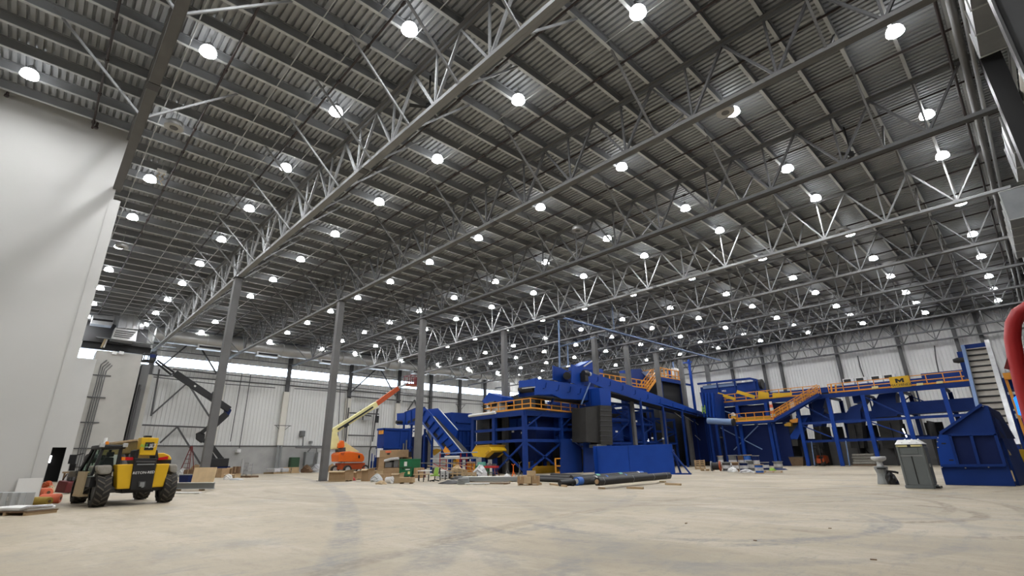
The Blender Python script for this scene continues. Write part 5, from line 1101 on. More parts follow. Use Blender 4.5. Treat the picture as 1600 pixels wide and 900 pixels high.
# ---- big blue steel hopper with a slat conveyor, right
XH = 34.75
H2 = lambda px,py,dx=0: FX(px,py,XH+dx)
outl = [(1477.5,757),(1472,739),(1464,700),(1463.6,688),(1468,678),(1534,632.5),(1544,634),(1557,678),(1587.5,759.5)]
t = Thing('loading_hopper', 'big slanted dark blue steel hopper standing on the floor at right', 'hopper', tuple(H2(1530,758)))
pts = [H2(*p) for p in outl]; pts[0].z = 0; pts[-1].z = 0
t.part('shell', MB().prism(pts, (3.2,0,0)), 'blue', bevel=.02)
t.part('end_plate', MB().prism([H2(px,py,-.1) for px,py in ((1472,739),(1464,700),(1463.6,688),(1468,678),(1484,680),(1497,727),(1471,727))], (.09,0,0)), 'blue_bright')
t.part('recess', MB().prism([H2(px,py,-.03) for px,py in ((1486,682),(1515,681),(1527,726),(1498,726))], (.02,0,0)), 'navy'); t.part('recess', MB().prism([H2(px,py,-.03) for px,py in ((1520,681),(1553,680),(1567,725),(1532,726))], (.02,0,0)), 'navy')
for pa,pb in (((1483,679.5),(1557,678)),((1471,727.5),(1572,727)),((1484,680),(1497.5,727)),((1517.5,680),(1530,727)),((1555,678),(1570.5,727)),((1469,677),(1534,632))): t.part('frame_bar', MB().bar(H2(*pa,-.1),H2(*pb,-.1),.2,.12), 'blue')
for px,py in ((1471,692),(1483,718)): t.part('slot_hole', MB().prism([H2(px,py,-.12),H2(px+7,py,-.12),H2(px+7,py+1.8,-.12),H2(px,py+1.8,-.12)], (.03,0,0)), 'black')
for px,py in ((1466,684),(1465,690),(1466,699),(1472,730),(1536,635),(1509,731),(1545,730)): t.part('bolt', MB().lathe([(.03,-.13),(.03,-.09)], V(XH,H2(px,py).y,H2(px,py).z), 8, 'x'), 'grey_pale')
t.part('side_brace', MB().prism([V(XH+.6,pts[-1].y-.12,0),V(XH+3.2,pts[-1].y-.5,0),V(XH+3.2,pts[-1].y-.3,2.9),V(XH+.4,pts[-2].y-.1,3.2)], (0,.12,0)), 'blue'); t.part('side_panel', MB().prism([V(XH+.2,pts[-2].y-.12,2.2),V(XH+3.4,pts[-2].y-.5,2.2),V(XH+3.4,pts[-3].y-.2,3.6),V(XH+.3,pts[-3].y-.0,3.7)], (0,.2,0)), 'navy')
t.part('hatch', MB().prism([V(XH+.7,pts[-1].y-.1,1.4),V(XH+1.1,pts[-1].y-.1,1.4),V(XH+1.1,pts[-1].y-.05,1.75),V(XH+.7,pts[-1].y-.02,1.75)], (0,-.06,0)), 'card_light'); t.part('handle', MB().bar(H2(1580,735,-.15),H2(1586,752,-.15),.05), 'sand')
lo,hi = V(49.2,0,1.6), V(56.2,0,9.75); yL,yR = 3.22,1.66
t = Thing('slat_conveyor', 'steep slat conveyor with pale steel side rails rising behind the hopper', 'conveyor', (50,2.4,0))
n_ = (hi-lo).normalized(); up_ = V(-n_.z,0,n_.x)
t.part('side_rail', MB().bar(V(lo.x,yL,lo.z)+up_*.2,V(hi.x,yL,hi.z)+up_*.2,.22,.6,up_), 'blue_pale', label='pale blue side rail'); t.part('side_rail', MB().bar(V(lo.x,yR,lo.z)+up_*.25,V(hi.x,yR,hi.z+.1)+up_*.25,.3,.7,up_), 'galv', label='shiny galvanized side rail')
t.part('belt', MB().bar(V(lo.x,(yL+yR)/2,lo.z),V(hi.x,(yL+yR)/2,hi.z),yL-yR-.2,.15,up_), 'belt_tan')
for k in range(16):
    q = lo+(hi-lo)*((k+.5)/16); t.part('slat', MB().bar(V(q.x,yL-.15,q.z)+up_*.15,V(q.x,yR+.18,q.z)+up_*.12,.09,.1,up_), 'black')
t.part('head_box', MB().box((hi.x-.1,yR,hi.z-.1),(hi.x+1.2,yL,hi.z+.35)), 'blue'); t.part('drive_motor', MB().lathe([(.22,yL+.1),(.25,yL+.6),(.15,yL+.9)], (hi.x-.3,0,hi.z-.9), 10, 'y'), 'black'); t.part('side_box', MB().box((hi.x-.4,yL+.1,hi.z-2.4),(hi.x+.8,yL+.5,hi.z-.2)), 'blue')
t.part('support_leg', MB().bar(V(55,yL,0),V(55,yL,8.2),.3).bar(V(55,yR,0),V(55,yR,8.2),.3), 'blue'); t.part('foot_box', MB().box((47.6,yR-.1,0),(50.5,yL+.1,1.9)), 'blue')
for sfx,px in (('orange panel on the dark machine at the right edge','x'),):
    a,b = FX(1566,583,62), FX(1583,592,62); solo('machine_panel', MB().box((62,a.y,b.z),(62.6,b.y,a.z)).box((62.2,a.y,0),(62.4,a.y-.2,b.z)), 'orange_rail', sfx, 'panel', (62,a.y,b.z))
a,b = FX(1563,592,62.5), FX(1600,606,62.5); t = Thing('right_end_machine', 'dark blue machine at the right edge behind the slat conveyor', 'sorting machine', (62.5,(a.y+b.y)/2,0)); t.part('body', MB().box((62.6,b.y-1,b.z),(66,a.y,a.z)), 'blue'); t.part('base', MB().box((63,b.y-1,0),(66,a.y+.3,b.z-2.5)), 'blue'); t.part('leg', MB().bar((63,a.y,0),(63,a.y,b.z),.25).bar((63,b.y,0),(63,b.y,b.z),.25), 'blue')
solo('glow_screen', MB().prism([FX(px,py,61.5) for px,py in ((1583,622),(1588,618),(1592,626),(1600,633),(1600,650),(1591,648),(1588,636))], (.3,0,0)), 'blue_screen', 'glowing bright blue screen beside the slat conveyor at right edge', 'screen', tuple(FX(1592,640,61.5)))  # a screen, its blue glow given off by the material
a = FX(1565,750,37.8); 
t = Thing('orange_machine', 'orange machine part behind the big blue hopper at the right edge', 'machine part', (38.6,1.0,0)); t.part('body', MB().prism([FX(px,py,38.6) for px,py in ((1592,702),(1601,702),(1606,724),(1598,726))], (.6,0,0)), 'yellow'); t.part('stand', MB().box((38.7,.55,0),(39.1,.95,1.2)), 'black')
# ---- red curved guard at the right edge
pr_ = [(1660,474),(1630,474),(1608,479),(1592,489),(1583,506),(1582,530),(1587,560),(1598,605),(1612,655),(1630,720)]
pp = [FX(px,py,11.0) for px,py in pr_]; q = pp[-1]; pp.append(V(11.0,q.y-.2,0.0)); e = pp[0]
t = Thing('red_guard', 'thick red curved tube guard standing at the right edge of picture', 'guard', (11.0,q.y,0))
t.part('tube', MB().tube([V(11,e.y-.4,0),V(11,e.y-.3,e.z-.6),V(11,e.y-.15,e.z-.1)]+pp, .1, 14), 'red'); t.part('roller', MB().lathe([(.1,pp[5].y-.42),(.12,pp[5].y-.2)], (11.05,0,pp[5].z-.0), 12, 'y'), 'black'); t.part('clamp', MB().cbox(V(11.05,pp[6].y-.32,pp[6].z-.35),(.1,.3,.6)), 'lens_red'); t.part('bracket', MB().bar(V(11.0,pp[4].y+.06,pp[6].z+.25),V(11.0,pp[6].y+.14,pp[6].z-.15),.06), 'red_dark')
# ================================================================== goods and clutter on the floor
def carton(label, px0, px1, pyb, pyt, depth=None, m='card', flaps=False, group=None, z0=0.0, name='cardboard_box', pallet=False):
    t = Loc(name, label, 'box', px0,px1,pyb,pyt,depth,group); w,d,h = t.w,t.d,t.h
    t.t.e.location.z = z0; h -= 0
    b = 0.0
    if pallet:
        b = .14; pl = MB()
        for y in (-d/2+.06,0,d/2-.06): pl.box((-w/2,y-.05,0),(w/2,y+.05,.09))
        pl.box((-w/2,-d/2,.09),(w/2,d/2,.14)); t.part('pallet_base', pl, 'wood')
    if flaps:
        k = .03; mb = MB().box((-w/2,-d/2,b),(w/2,-d/2+k,h)).box((-w/2,d/2-k,b),(w/2,d/2,h)).box((-w/2,-d/2+k,b),(-w/2+k,d/2-k,h)).box((w/2-k,-d/2+k,b),(w/2,d/2-k,h)).box((-w/2+k,-d/2+k,b),(w/2-k,d/2-k,b+.05))
        t.part('box_body', mb, m); f = h*.25
        t.part('flap', MB().prism([(-w/2,-d/2,h),(w/2,-d/2,h),(w/2-.05,-d/2-f*.8,h-f*.5),(-w/2+.05,-d/2-f*.8,h-f*.5)],(0,0,.02)), 'card_light'); t.part('flap', MB().prism([(w/2,-d/2,h),(w/2,d/2,h),(w/2+f*.8,d/2-.05,h+f*.3),(w/2+f*.8,-d/2+.05,h+f*.3)],(0,0,.02)), 'card_light')
    else:
        t.part('box_body', MB().box((-w/2,-d/2,b),(w/2,d/2,h)), m, bevel=.015); t.part('tape', MB().box((-.04,-d/2-.004,b+h*.5),(.04,d/2+.004,h+.006)), 'card_light')
    return t
def pallet(label, px0, px1, pyb, pyt, depth=1.1, m='wood', group=None):
    t = Loc('pallet', label, 'pallet', px0,px1,pyb,pyt,depth,group); w,d = t.w,t.d; h = min(max(t.h,.12),.2); t.h = h
    n = max(4,int(d/.2))
    for k in range(n): y = -d/2+d*(k+.5)/n; t.part('deck_board', MB().box((-w/2,y-.055,h-.025),(w/2,y+.055,h)), m)
    for x in (-w/2+.05,0,w/2-.05): t.part('stringer', MB().box((x-.045,-d/2,.02),(x+.045,d/2,h-.025)), m)
    for y in (-d/2+.06,d/2-.06): t.part('bottom_board', MB().box((-w/2,y-.05,0),(w/2,y+.05,.02)), m)
    return t
def heap(name, label, cat, px0, px1, pyb, pyt, m, depth=.8, seed=1, group=None):
    """a slumped, folded heap (sheeting, sacks, ropes)"""
    t = Loc(name, label, cat, px0,px1,pyb,pyt,depth,group); r = random.Random(seed); n = 14; rings = []
    for f,z in ((1,0),(1.02,.18),(.86,.45),(.6,.75),(.3,.95),(.08,1)):
        rings.append([(t.w/2*f*(1+r.uniform(-.16,.16))*math.cos(2*math.pi*k/n)+r.uniform(-.05,.05)*t.w, t.d/2*f*(1+r.uniform(-.16,.16))*math.sin(2*math.pi*k/n), max(0,t.h*(z+(r.uniform(-.1,.1) if z else 0)))) for k in range(n)])
    mb = MB()
    for a,b in zip(rings[:-1],rings[1:]): mb.loft(a,b)
    t.part('heap', mb, m); t.part('fold', MB().tube([(-t.w*.35,-t.d*.35,t.h*.35),(-.05,-t.d*.3,t.h*.72),(t.w*.3,-t.d*.33,t.h*.4)], t.h*.1, 7), m); return t
def spool(label, px0, px1, pyb, pyt, coil='navy', flange='grey_mid', z0=0, group='cable spools', lying=True):
    c,w,d,h,rz = slot(px0,px1,pyb,pyt)
    t = Thing('cable_spool', label, 'cable spool', (c.x,c.y,z0), rz, group, local=True); r = w/2
    t.part('flange', MB().lathe([(r,0),(r,.07)], n=18), flange); t.part('flange', MB().lathe([(r,h-.07),(r,h)], n=18), flange)
    t.part('wound_cable', MB().lathe([(r*.78,.07),(r*.82,h*.3),(r*.8,h*.6),(r*.82,h-.07)], n=18), coil); t.part('wrap_film', MB().lathe([(r*.84,h*.3),(r*.845,h*.65)], n=18, caps=False), 'wrap'); return t
# ---- left edge
L = Loc('pallet_load', 'wrapped sheet goods lying on a low wooden pallet at the left edge', 'pallet load', -30,41,806,790,1.1)
w,d = L.w,L.d
for x in (-w/2+.1,0,w/2-.1): L.part('bearer', MB().box((x-.06,-d/2,0),(x+.06,d/2,.1)), 'wood')
L.part('pallet_deck', MB().box((-w/2,-d/2,.1),(w/2,d/2,.14)), 'wood_dark'); L.part('sheet_stack', MB().box((-w/2+.1,-d/2+.05,.14),(w/2-.08,d/2-.05,.27)), 'white', bevel=.04); L.part('film_wrap', MB().tube([(w/2-.4,-d/2+.1,.2),(w/2-.05,-d/2+.0,.28),(w/2-.1,d/2-.2,.26)], .06, 8), 'wrap')
for i,(a,b) in enumerate(((-20,-3),(-2,13),(14,26),(24,36))):
    L = Loc('grey_carton', 'grey-white carton in the row by the left wall, %s from the left' % nth(i), 'carton', a,b,796-.8*i,770,.36,'grey cartons by the left wall')
    L.part('carton_body', MB().box((-L.w/2+.01,-.18,.08),(L.w/2-.01,.18,L.h)), 'grey_pale', bevel=.02); L.part('carton_label', MB().box((-L.w/4,-.19,L.h*.5),(L.w/6,-.18,L.h*.75)), 'paper'); L.part('carton_pallet', MB().box((-L.w/2,-.2,0),(L.w/2,.2,.08)), 'wood')
q = FY(43,766,33.36); L = Thing('notice_board', 'pale printed sheet panel leaning on the white wall foot', 'board', (q.x,33.2,0)); L.part('panel', MB().prism([(q.x-.42,32.9,.12),(q.x+.42,32.9,.12),(q.x+.42,33.28,1.15),(q.x-.42,33.28,1.15)],(0,.02,0)), 'paper'); L.part('print', MB().prism([(q.x-.3,32.95,.3),(q.x+.1,32.95,.3),(q.x+.1,33.2,.85),(q.x-.3,33.2,.85)],(0,-.005,0)), 'grey_pale'); L.part('foot_ledge', MB().box((q.x-.45,32.85,0),(q.x+.45,33.05,.12)), 'wood')
def roll(name, label, px0, px1, pyb, pyt, m, ang=0):
    c,w,d,h,rz = slot(px0,px1,pyb,pyt,.5); r = h/2
    t = Thing(name, label, 'roll', (c.x,c.y,0), rz+ang, 'rolls by the white wall', local=True)
    t.part('roll_body', MB().lathe([(r*.86,-w/2),(r,-w/2+.06),(r*.97,-w*.2),(r,0),(r*.97,w*.2),(r,w/2-.06),(r*.86,w/2)], (0,0,r), 14, 'x'), m)
    t.part('end_core', MB().lathe([(r*.35,-w/2-.01),(r*.35,w/2+.01)], (0,0,r), 10, 'x'), 'card_dark'); return t
roll('sling_roll', 'mustard yellow rolled sling by the white wall', 28,66,791,777,'mustard'); roll('sling_roll', 'coral pink bag roll in front, beside the mustard roll', 57,78,788,772,'coral',.6); roll('sling_roll', 'coral pink bag roll against the wall end, farther back', 54,70,777,762.5,'coral',-.3)
heap('sack','beige round sack behind the coral rolls','sack',64.5,76.5,770.5,759.5,'sand',.5,4); heap('sack','small red and black sack by the wall corner','sack',58,74,762,752,'orange_dark',.6,8)
L = Loc('floor_sweeper', 'dark maroon wheeled machine left of the telehandler', 'machine', 83.5,101,772,750,1.0); L.part('hopper', MB().prism([(-L.w/2,-.5,.1),(L.w/2-.1,-.5,.05),(L.w/2,-.5,.7),(-L.w/2+.1,-.5,.8)],(0,1,0)), 'maroon', bevel=.06); L.part('handle', MB().tube([(-.3,-.3,.75),(-.2,-.2,1.15),(.2,-.2,1.2),(.3,-.3,.75)],.03,7), 'black'); L.part('engine', MB().cbox((.05,.1,.75),(.5,.5,.35)), 'steel_dark', bevel=.03)
for sx in (-.35,.35): L.part('wheel', MB().lathe([(.16,-.05),(.16,.05)],(sx,.3,.16),12,'x'), 'rubber')
L = Loc('work_table', 'plank table heaped with tools behind the telehandler, left', 'table', 91,119,762,737,.9); L.part('table_top', MB().box((-L.w/2,-.45,L.h-.12),(L.w/2,.45,L.h)), 'wood')
for sx in (-1,1):
    for sy in (-.35,.35): L.part('table_leg', MB().box((sx*L.w*.42-.05,sy-.05,0),(sx*L.w*.42+.05,sy+.05,L.h-.12)), 'wood_dark')
lz = L.h; lc = L.c
heap('tool_heap','heap of grey tools and bags under the plank table','tool pile',98,118,763,750,'wrap',.8,11); heap('tarp_heap','pale dirty sheet piled on the floor by the plank table','sheet',103,112,768,756,'card_light',.8,12)
L = Loc('gas_heater', 'black round fan heater on a stand left of the telehandler cab', 'heater', 116,132,764,708,.6); L.part('drum', MB().lathe([(.34,-.28),(.36,0),(.34,.28)],(0,0,L.h-.4),16,'y'), 'black'); L.part('grille', MB().lathe([(.28,-.3),(.28,-.29)],(0,0,L.h-.4),16,'y'), 'steel_dark'); L.part('stand', MB().bar((-.25,0,L.h-.7),(-.35,0,0),.06).bar((.25,0,L.h-.7),(.35,0,0),.06).bar((-.3,0,.5),(.3,0,.5),.05), 'black')
L = Loc('barrel_stack', 'tapered red and white striped traffic drums stacked behind the cab', 'traffic drum', 136,148,757,683,.6)
for k in range(8): L.part('band', MB().lathe([(.33-.022*k,L.h*k/8),(.31-.022*k,L.h*(k+.94)/8)], n=12), 'white' if k%2 else 'maroon')
# ---- between the telehandler and the first column
L = Loc('steel_channel', 'long pale steel channel lying on blocks right of the telehandler', 'steel channel', 262,330,767,754,.35); L.part('web', MB().box((-L.w/2,-.03,.14),(L.w/2,.03,L.h)), 'grey_mid'); L.part('flange', MB().box((-L.w/2,-.2,L.h-.03),(L.w/2,.1,L.h)), 'white'); L.part('flange', MB().box((-L.w/2,-.2,.1),(L.w/2,.1,.14)), 'grey_pale'); L.part('block', MB().box((L.w*.2,-.12,0),(L.w*.27,.12,.1)), 'wood'); L.part('block', MB().box((-L.w*.35,-.12,0),(-L.w*.28,.12,.1)), 'wood')
L = Loc('steel_strip', 'thin white steel strip on the floor in front of pale channel', 'steel strip', 255,311,771.5,768,.25); L.part('strip', MB().box((-L.w/2,-.12,.02),(L.w/2,.12,.07)), 'white'); L.part('bearer', MB().box((-L.w*.4,-.1,0),(-L.w*.36,.1,.02)).box((L.w*.36,-.1,0),(L.w*.4,.1,.02)), 'wood')
L = Loc('plywood_sheet', 'pale plywood sheet standing upright beside the first column', 'plywood', 297,332,763,730.5,.1); L.part('sheet', MB().prism([(-L.w/2,-.1,.02),(L.w/2,-.1,.02),(L.w/2,.02,L.h),(-L.w/2,.02,L.h)],(0,.03,0)), 'plywood'); L.part('prop', MB().bar((-.3,.05,L.h*.8),(-.3,.7,.02),.06).bar((.3,.05,L.h*.8),(.3,.7,.02),.06), 'wood')
L = Loc('storage_tote', 'dark blue plastic tote left of the plywood sheet', 'tote', 278,293,754.5,741.5,.5); L.part('tub', MB().loft([(-L.w*.45,-.22,0),(L.w*.45,-.22,0),(L.w*.45,.22,0),(-L.w*.45,.22,0)],[(-L.w/2,-.27,L.h-.05),(L.w/2,-.27,L.h-.05),(L.w/2,.27,L.h-.05),(-L.w/2,.27,L.h-.05)]), 'navy'); L.part('lid', MB().cbox((0,0,L.h-.06),(L.w+.05,.6,.07)), 'grey_mid', bevel=.02)
heap('white_bag','white plastic bag with dark print behind the tote','bag',274,285,744.5,731.5,'white',.6,21); carton('open cardboard carton with a round hole behind the tote',285,299,747,734,.7,'card_dark'); heap('paper_heap','low heap of brown cardboard scraps left of the first column','cardboard scraps',283,312,741,727,'card',1.2,23)
carton('brown carton with plumbing behind the plywood, right part',330,345,746.5,732,1,'card'); carton('wide brown carton with white paper on top right of plywood',345,361,744,731,.9,'card',True); carton('flattened brown carton leaning upright, beside the galvanized tubes',361,370,748,729,.3,'card_dark'); carton('low brown carton torn open on the floor near column',349,366,749.5,741,.7,'card_light',True)
heap('paper_heap','white paper and strips heaped at the torn carton','paper',346,358,750,741,'paper',.6,25)
L = Loc('galvanized_tube', 'tall galvanized tube standing on a pallet right of the cartons', 'duct tube', 371.5,376.5,743.5,717,.35); L.part('tube', MB().lathe([(.17,.02),(.17,L.h)], n=14), 'galv'); L.part('foot', MB().lathe([(.24,0),(.24,.03)], n=14), 'steel')
L = Loc('pipe_rack', 'galvanized wire rack standing beside the tall tube', 'rack', 378,386.5,743,722.5,.6); 
for sx in (-1,1):
    for sy in (-.3,.3): L.part('upright', MB().bar((sx*L.w*.48,sy,0),(sx*L.w*.48,sy,L.h),.05), 'galv')
for k in range(4): L.part('shelf', MB().box((-L.w/2,-.32,.15+k*L.h*.28),(L.w/2,.32,.19+k*L.h*.28)), 'galv')
L.part('cross_brace', MB().bar((-L.w*.48,-.3,.1),(L.w*.48,-.3,L.h*.95),.04), 'galv')
pallet('dark wooden pallet under the wire rack end',374,391,746.5,743.5,1.1,'wood_dark')
heap('sheet_offcut','pale grey sheet metal offcut lying in front of the tall tube','offcut',354,376,750.5,747,'grey_pale',.6,27)
L = Loc('step_ladder', 'red-brown step ladder open against the grey block wall', 'ladder', 276,292,741,697,1.2)
for s in (-1,1): L.part('rail', MB().bar((s*L.w*.5,-.4,0),(s*.12,0,L.h),.08), 'red_dark'); L.part('rear_rail', MB().bar((s*L.w*.42,.5,0),(s*.1,.05,L.h),.07), 'red_dark')
for k in range(1,7): u = k/7; L.part('step', MB().bar((-L.w*.5*(1-u)-.1*u,-.4*(1-u),L.h*u),(L.w*.5*(1-u)+.1*u,-.4*(1-u),L.h*u),.06), 'red_dark')
# ---- along the back wall
BY = 82.8
def wallbox(name, label, cat, px0,py0,px1,py1, m, dp=.4, y=83.6, **k):
    a,b = FY(px0,py0,y),FY(px1,py1,y); t = Thing(name,label,cat,((a.x+b.x)/2,y,min(a.z,b.z)),0); o = t.part('body', MB().box((a.x,y,min(a.z,b.z)),(b.x,Y1-.03,max(a.z,b.z))), m, bevel=.02); t.part('cover', MB().box((a.x+.1,y-.04,min(a.z,b.z)+.1),(b.x-.1,y,max(a.z,b.z)-.1)), m); return t
wallbox('electric_panel','grey electrical panel on the block wall left of the second column','electrical panel',478.5,706,489,727,'grey_mid'); wallbox('electric_panel','pale grey electrical panel beside the second column','electrical panel',497,707,505,731,'grey_pale'); wallbox('electric_panel','grey electrical cabinet behind the orange boom lift','electrical panel',514,706,527,733,'grey_pale')
wallbox('junction_box','small white junction box on the block wall right of the first column','box',370.5,702,376,707,'white'); wallbox('wall_lamp','small dark wall lamp on the siding left of the second column','wall lamp',471.5,673,476.5,682,'steel'); wallbox('wall_sensor','tiny grey sensor on the siding near the second column','sensor',486,689,488.5,693,'grey_mid'); wallbox('green_cabinet','dark green cabinet at the foot of the block wall','cabinet',455.5,714.5,466.5,734,'green_dark'); wallbox('tag_plate','pale plate fixed on the grey posts beside the concrete tower','plate',205,650,219,657,'white',.4,83.9) if 0 else None
t = Thing('wall_conduit','grey conduit run along the block wall top behind the second column','conduit',(33,83.35,4)); t.part('conduit', MB().tube([FY(462,699,83.35),FY(530,699.5,83.35)],.13,8), 'steel'); 
for a,b in (((473,699),(474,682)),((487,699),(481,706)),((495,700),(494,728)),((530,700),(528,706))): t.part('drop', MB().tube([FY(*a,83.35),FY(*b,83.35)],.1,8), 'steel')
t = Thing('wall_pipework','dark steel pipe frame with brackets on the wall above the boom lift','pipe frame',(42,83.6,6))
for a,b in (((545,637),(540,690)),((589,639),(582,690)),((546,645),(592,647)),((544,680),(585,681)),((564,640),(563,652)),((567,640),(567,656)),((568,648),(580,650)),((591,638),(587,655))): t.part('pipe', MB().tube([FY(*a,83.6),FY(*b,83.6)],.11,7), 'steel_dark')
t.part('bracket_box', MB().cbox(FY(589,656,83.5)-V(0,0,.5),(.6,.3,1.2)), 'black'); t.part('sign', MB().box(FY(568,652,83.8),FY(578,657,83.9)), 'grey_pale')
for i,(a,b,c,d_) in enumerate(((412,428,737,730),(428,441,736.5,730.5),(441,455,736.5,730))):
    pl = pallet('pallet of wrapped parts by the block wall, %s from the left' % nth(i),a,b,c,c-1.2,1.4,'wood','wrapped pallets by the block wall'); 
    if i < 2: pl.part('load', MB().box((-pl.w*.42,-.5,pl.h),(pl.w*.42,.5,.75)), 'wrap', bevel=.08)
    else:
        for s in (-1,1): pl.part('crate_side', MB().box((s*pl.w*.46-.05,-.6,pl.h),(s*pl.w*.46+.05,.6,.85)), 'wood')
        pl.part('crate_rail', MB().box((-pl.w*.46,-.62,.7),(pl.w*.46,-.55,.85)), 'wood')
heap('rag_heap','brown and grey rags heaped at the block wall left of second column','rags',467,482,735,727,'card_dark',1,31); heap('rag_heap','pale blue sheeting heaped at the block wall beside the second column','sheeting',482,499,735,725.5,'wrap',1,32); heap('rag_heap','brown cardboard heap between second column and orange boom lift','cardboard scraps',508,520,733.5,725,'card',1,33)
# ---- right of the second column: boxes, bin, benches
carton('big brown carton on a pallet right beside the second column',513,538.5,752.5,736,1.1,'card',True,None,0,'cardboard_box',True); carton('brown carton with red fittings and white sheet, second right of the column',539,557,750,737,1.1,'card',True,None,0,'cardboard_box',True); carton('brown carton on pallet behind, third right of the column',557,566,749,736,1.1,'card',False,None,0,'cardboard_box',True)
heap('red_fittings','red pipe fittings spilling from the second carton','fittings',540,553,751,744.5,'red',.4,41); 
carton('tall brown carton left in the open carton cluster',564,574.5,752,733,.9,'card',True); carton('brown carton with foam behind the foil bundle',574,588,749,735,.9,'card_light',True); carton('brown carton right of the silver foil bundle',586,599.5,752,741,.9,'card')
heap('foam_heap','white foam sheets sticking out of cartons','foam',576.5,594,747,735.5,'white',.7,43); heap('foil_bundle','crumpled silver grey foil bundle on the floor among cartons','foil',575,592,753,741,'grey_pale',.8,44)
L = Loc('crate_stack', 'tall stack of three brown machine cartons behind the foil bundle', 'carton stack', 588,622,746,703,2.2); 
L.part('lower_carton', MB().box((-L.w/2,-1.0,.12),(L.w/2,1.1,L.h*.34)), 'card', bevel=.03); L.part('skid', MB().box((-L.w*.5,-1,0),(-L.w*.4,1,.12)), 'wood'); L.part('skid', MB().box((L.w*.4,-1,0),(L.w*.5,1,.12)), 'wood'); L.part('middle_shell', MB().box((-L.w/2,-.9,L.h*.34),(-L.w*.24,1.1,L.h*.72)).box((-L.w*.24,.9,L.h*.34),(L.w/2,1.1,L.h*.72)).box((-L.w/2,-.9,L.h*.67),(L.w*.1,.9,L.h*.72)), 'card'); L.part('opening', MB().box((-L.w*.22,-.1,L.h*.36),(L.w*.42,.0,L.h*.62)), 'black'); L.part('wrap', MB().tube([(-L.w*.2,-.95,L.h*.6),(L.w*.1,-.98,L.h*.66),(L.w*.42,-.9,L.h*.68)],.14,8), 'wrap'); L.part('goods', MB().cbox((-L.w*.05,-.6,L.h*.36),(L.w*.3,.5,.5)).cbox((L.w*.3,-.6,L.h*.36),(L.w*.2,.5,.7)), 'steel'); L.part('corner_post', MB().box((L.w*.44,-.9,L.h*.34),(L.w*.5,-.8,L.h*.66)), 'card_dark')
L.part('upper_carton', MB().box((-L.w/2+.05,-.9,L.h*.72),(L.w*.36,1.0,L.h)), 'card', bevel=.03); L.part('red_label', MB().box((-L.w*.2,-.93,L.h*.9),(L.w*.06,-.9,L.h*.96)), 'coral', label='red and white label'); L.part('hand_hole', MB().box((-L.w*.12,-.92,L.h*.83),(L.w*.0,-.9,L.h*.88)), 'black'); L.part('yellow_post', MB().box((-L.w/2-.12,-.6,0),(-L.w/2-.02,-.5,L.h*.66)), 'yellow')
for i,(a,b,c,d_) in enumerate(((586,591,740,700),(619,625.5,735,711))):
    c,w,d,h,rz = slot(a,b,746,d_,.5); t = Thing('white_carton', ('white carton on the left side of the tall carton stack','small white carton between the carton stack and green bin')[i], 'carton', (c.x*1.04,c.y*1.04,0), rz, None, local=True); t.part('carton_body', MB().box((-w/2,-.25,h-.9),(w/2,.25,h)), 'white', bevel=.03); t.part('stand', MB().box((-w/2+.05,-.2,0),(w/2-.05,.2,h-.9)), 'card_dark')
L = Loc('site_bin', 'dark green steel site box with white labels right of the cartons', 'site box', 623,643,747,717,1.4); L.part('body', MB().box((-L.w/2,-.7,.15),(L.w/2,.7,L.h-.1)), 'green', bevel=.03); L.part('lid', MB().box((-L.w/2-.03,-.73,L.h-.12),(L.w/2+.03,.73,L.h)), 'green', bevel=.02); L.part('mid_ledge', MB().box((-L.w/2-.02,-.76,L.h*.52),(L.w/2+.02,-.7,L.h*.57)), 'green_dark'); L.part('skid', MB().box((-L.w*.45,-.6,0),(-L.w*.3,.6,.15)), 'black'); L.part('skid', MB().box((L.w*.3,-.6,0),(L.w*.45,.6,.15)), 'black'); L.part('paper_label', MB().box((-L.w*.12,-.72,L.h*.62),(L.w*.1,-.7,L.h*.85)), 'paper'); L.part('paper_label', MB().box((L.w*.2,-.72,L.h*.2),(L.w*.36,-.7,L.h*.34)), 'cream'); L.part('mark', MB().box((0,-.72,L.h*.42),(L.w*.34,-.7,L.h*.47)), 'text_white'); L.part('hasp', MB().cbox((-L.w*.2,-.72,L.h*.44),(.08,.05,.2)), 'black')
L = Loc('white_bucket', 'white plastic bucket tipped in front of the cartons', 'bucket', 601,609,756,746,.5); L.part('pail', MB().lathe([(.2,-.26),(.24,.24),(.26,.26)],(0,0,.26),14,'x'), 'white'); L.part('handle', MB().tube([(.26,-.2,.3),(.4,0,.1),(.26,.2,.3)],.012,6), 'steel')
heap('scrap_heap','small brown scraps and paper in front of the bucket','scraps',585,601,757,751,'card_light',.5,47); carton('broken plywood carton leaning beside the bucket',611,624,755,740,.6,'card_light',True); L = Loc('timber_block', 'pale brown timber block lying right of the bucket', 'timber', 622,643,756,746,.5); L.part('block', MB().box((-L.w/2,-.25,.08),(L.w/2,.25,L.h)), 'wood', bevel=.02); L.part('bearer', MB().box((-L.w*.4,-.2,0),(-L.w*.3,.2,.08)).box((L.w*.3,-.2,0),(L.w*.4,.2,.08)), 'wood_dark')
def table(label, a,b,pyb,pyt, m='wood', depth=.9, legs='steel'):
    L = Loc('work_table', label, 'table', a,b,pyb,pyt,depth); L.part('table_top', MB().box((-L.w/2,-depth/2,L.h-.06),(L.w/2,depth/2,L.h)), m)
    for sx in (-1,1):
        for sy in (-1,1): L.part('leg', MB().bar((sx*(L.w/2-.06),sy*(depth/2-.06),0),(sx*(L.w/2-.06),sy*(depth/2-.06),L.h-.06),.06), legs)
    return L
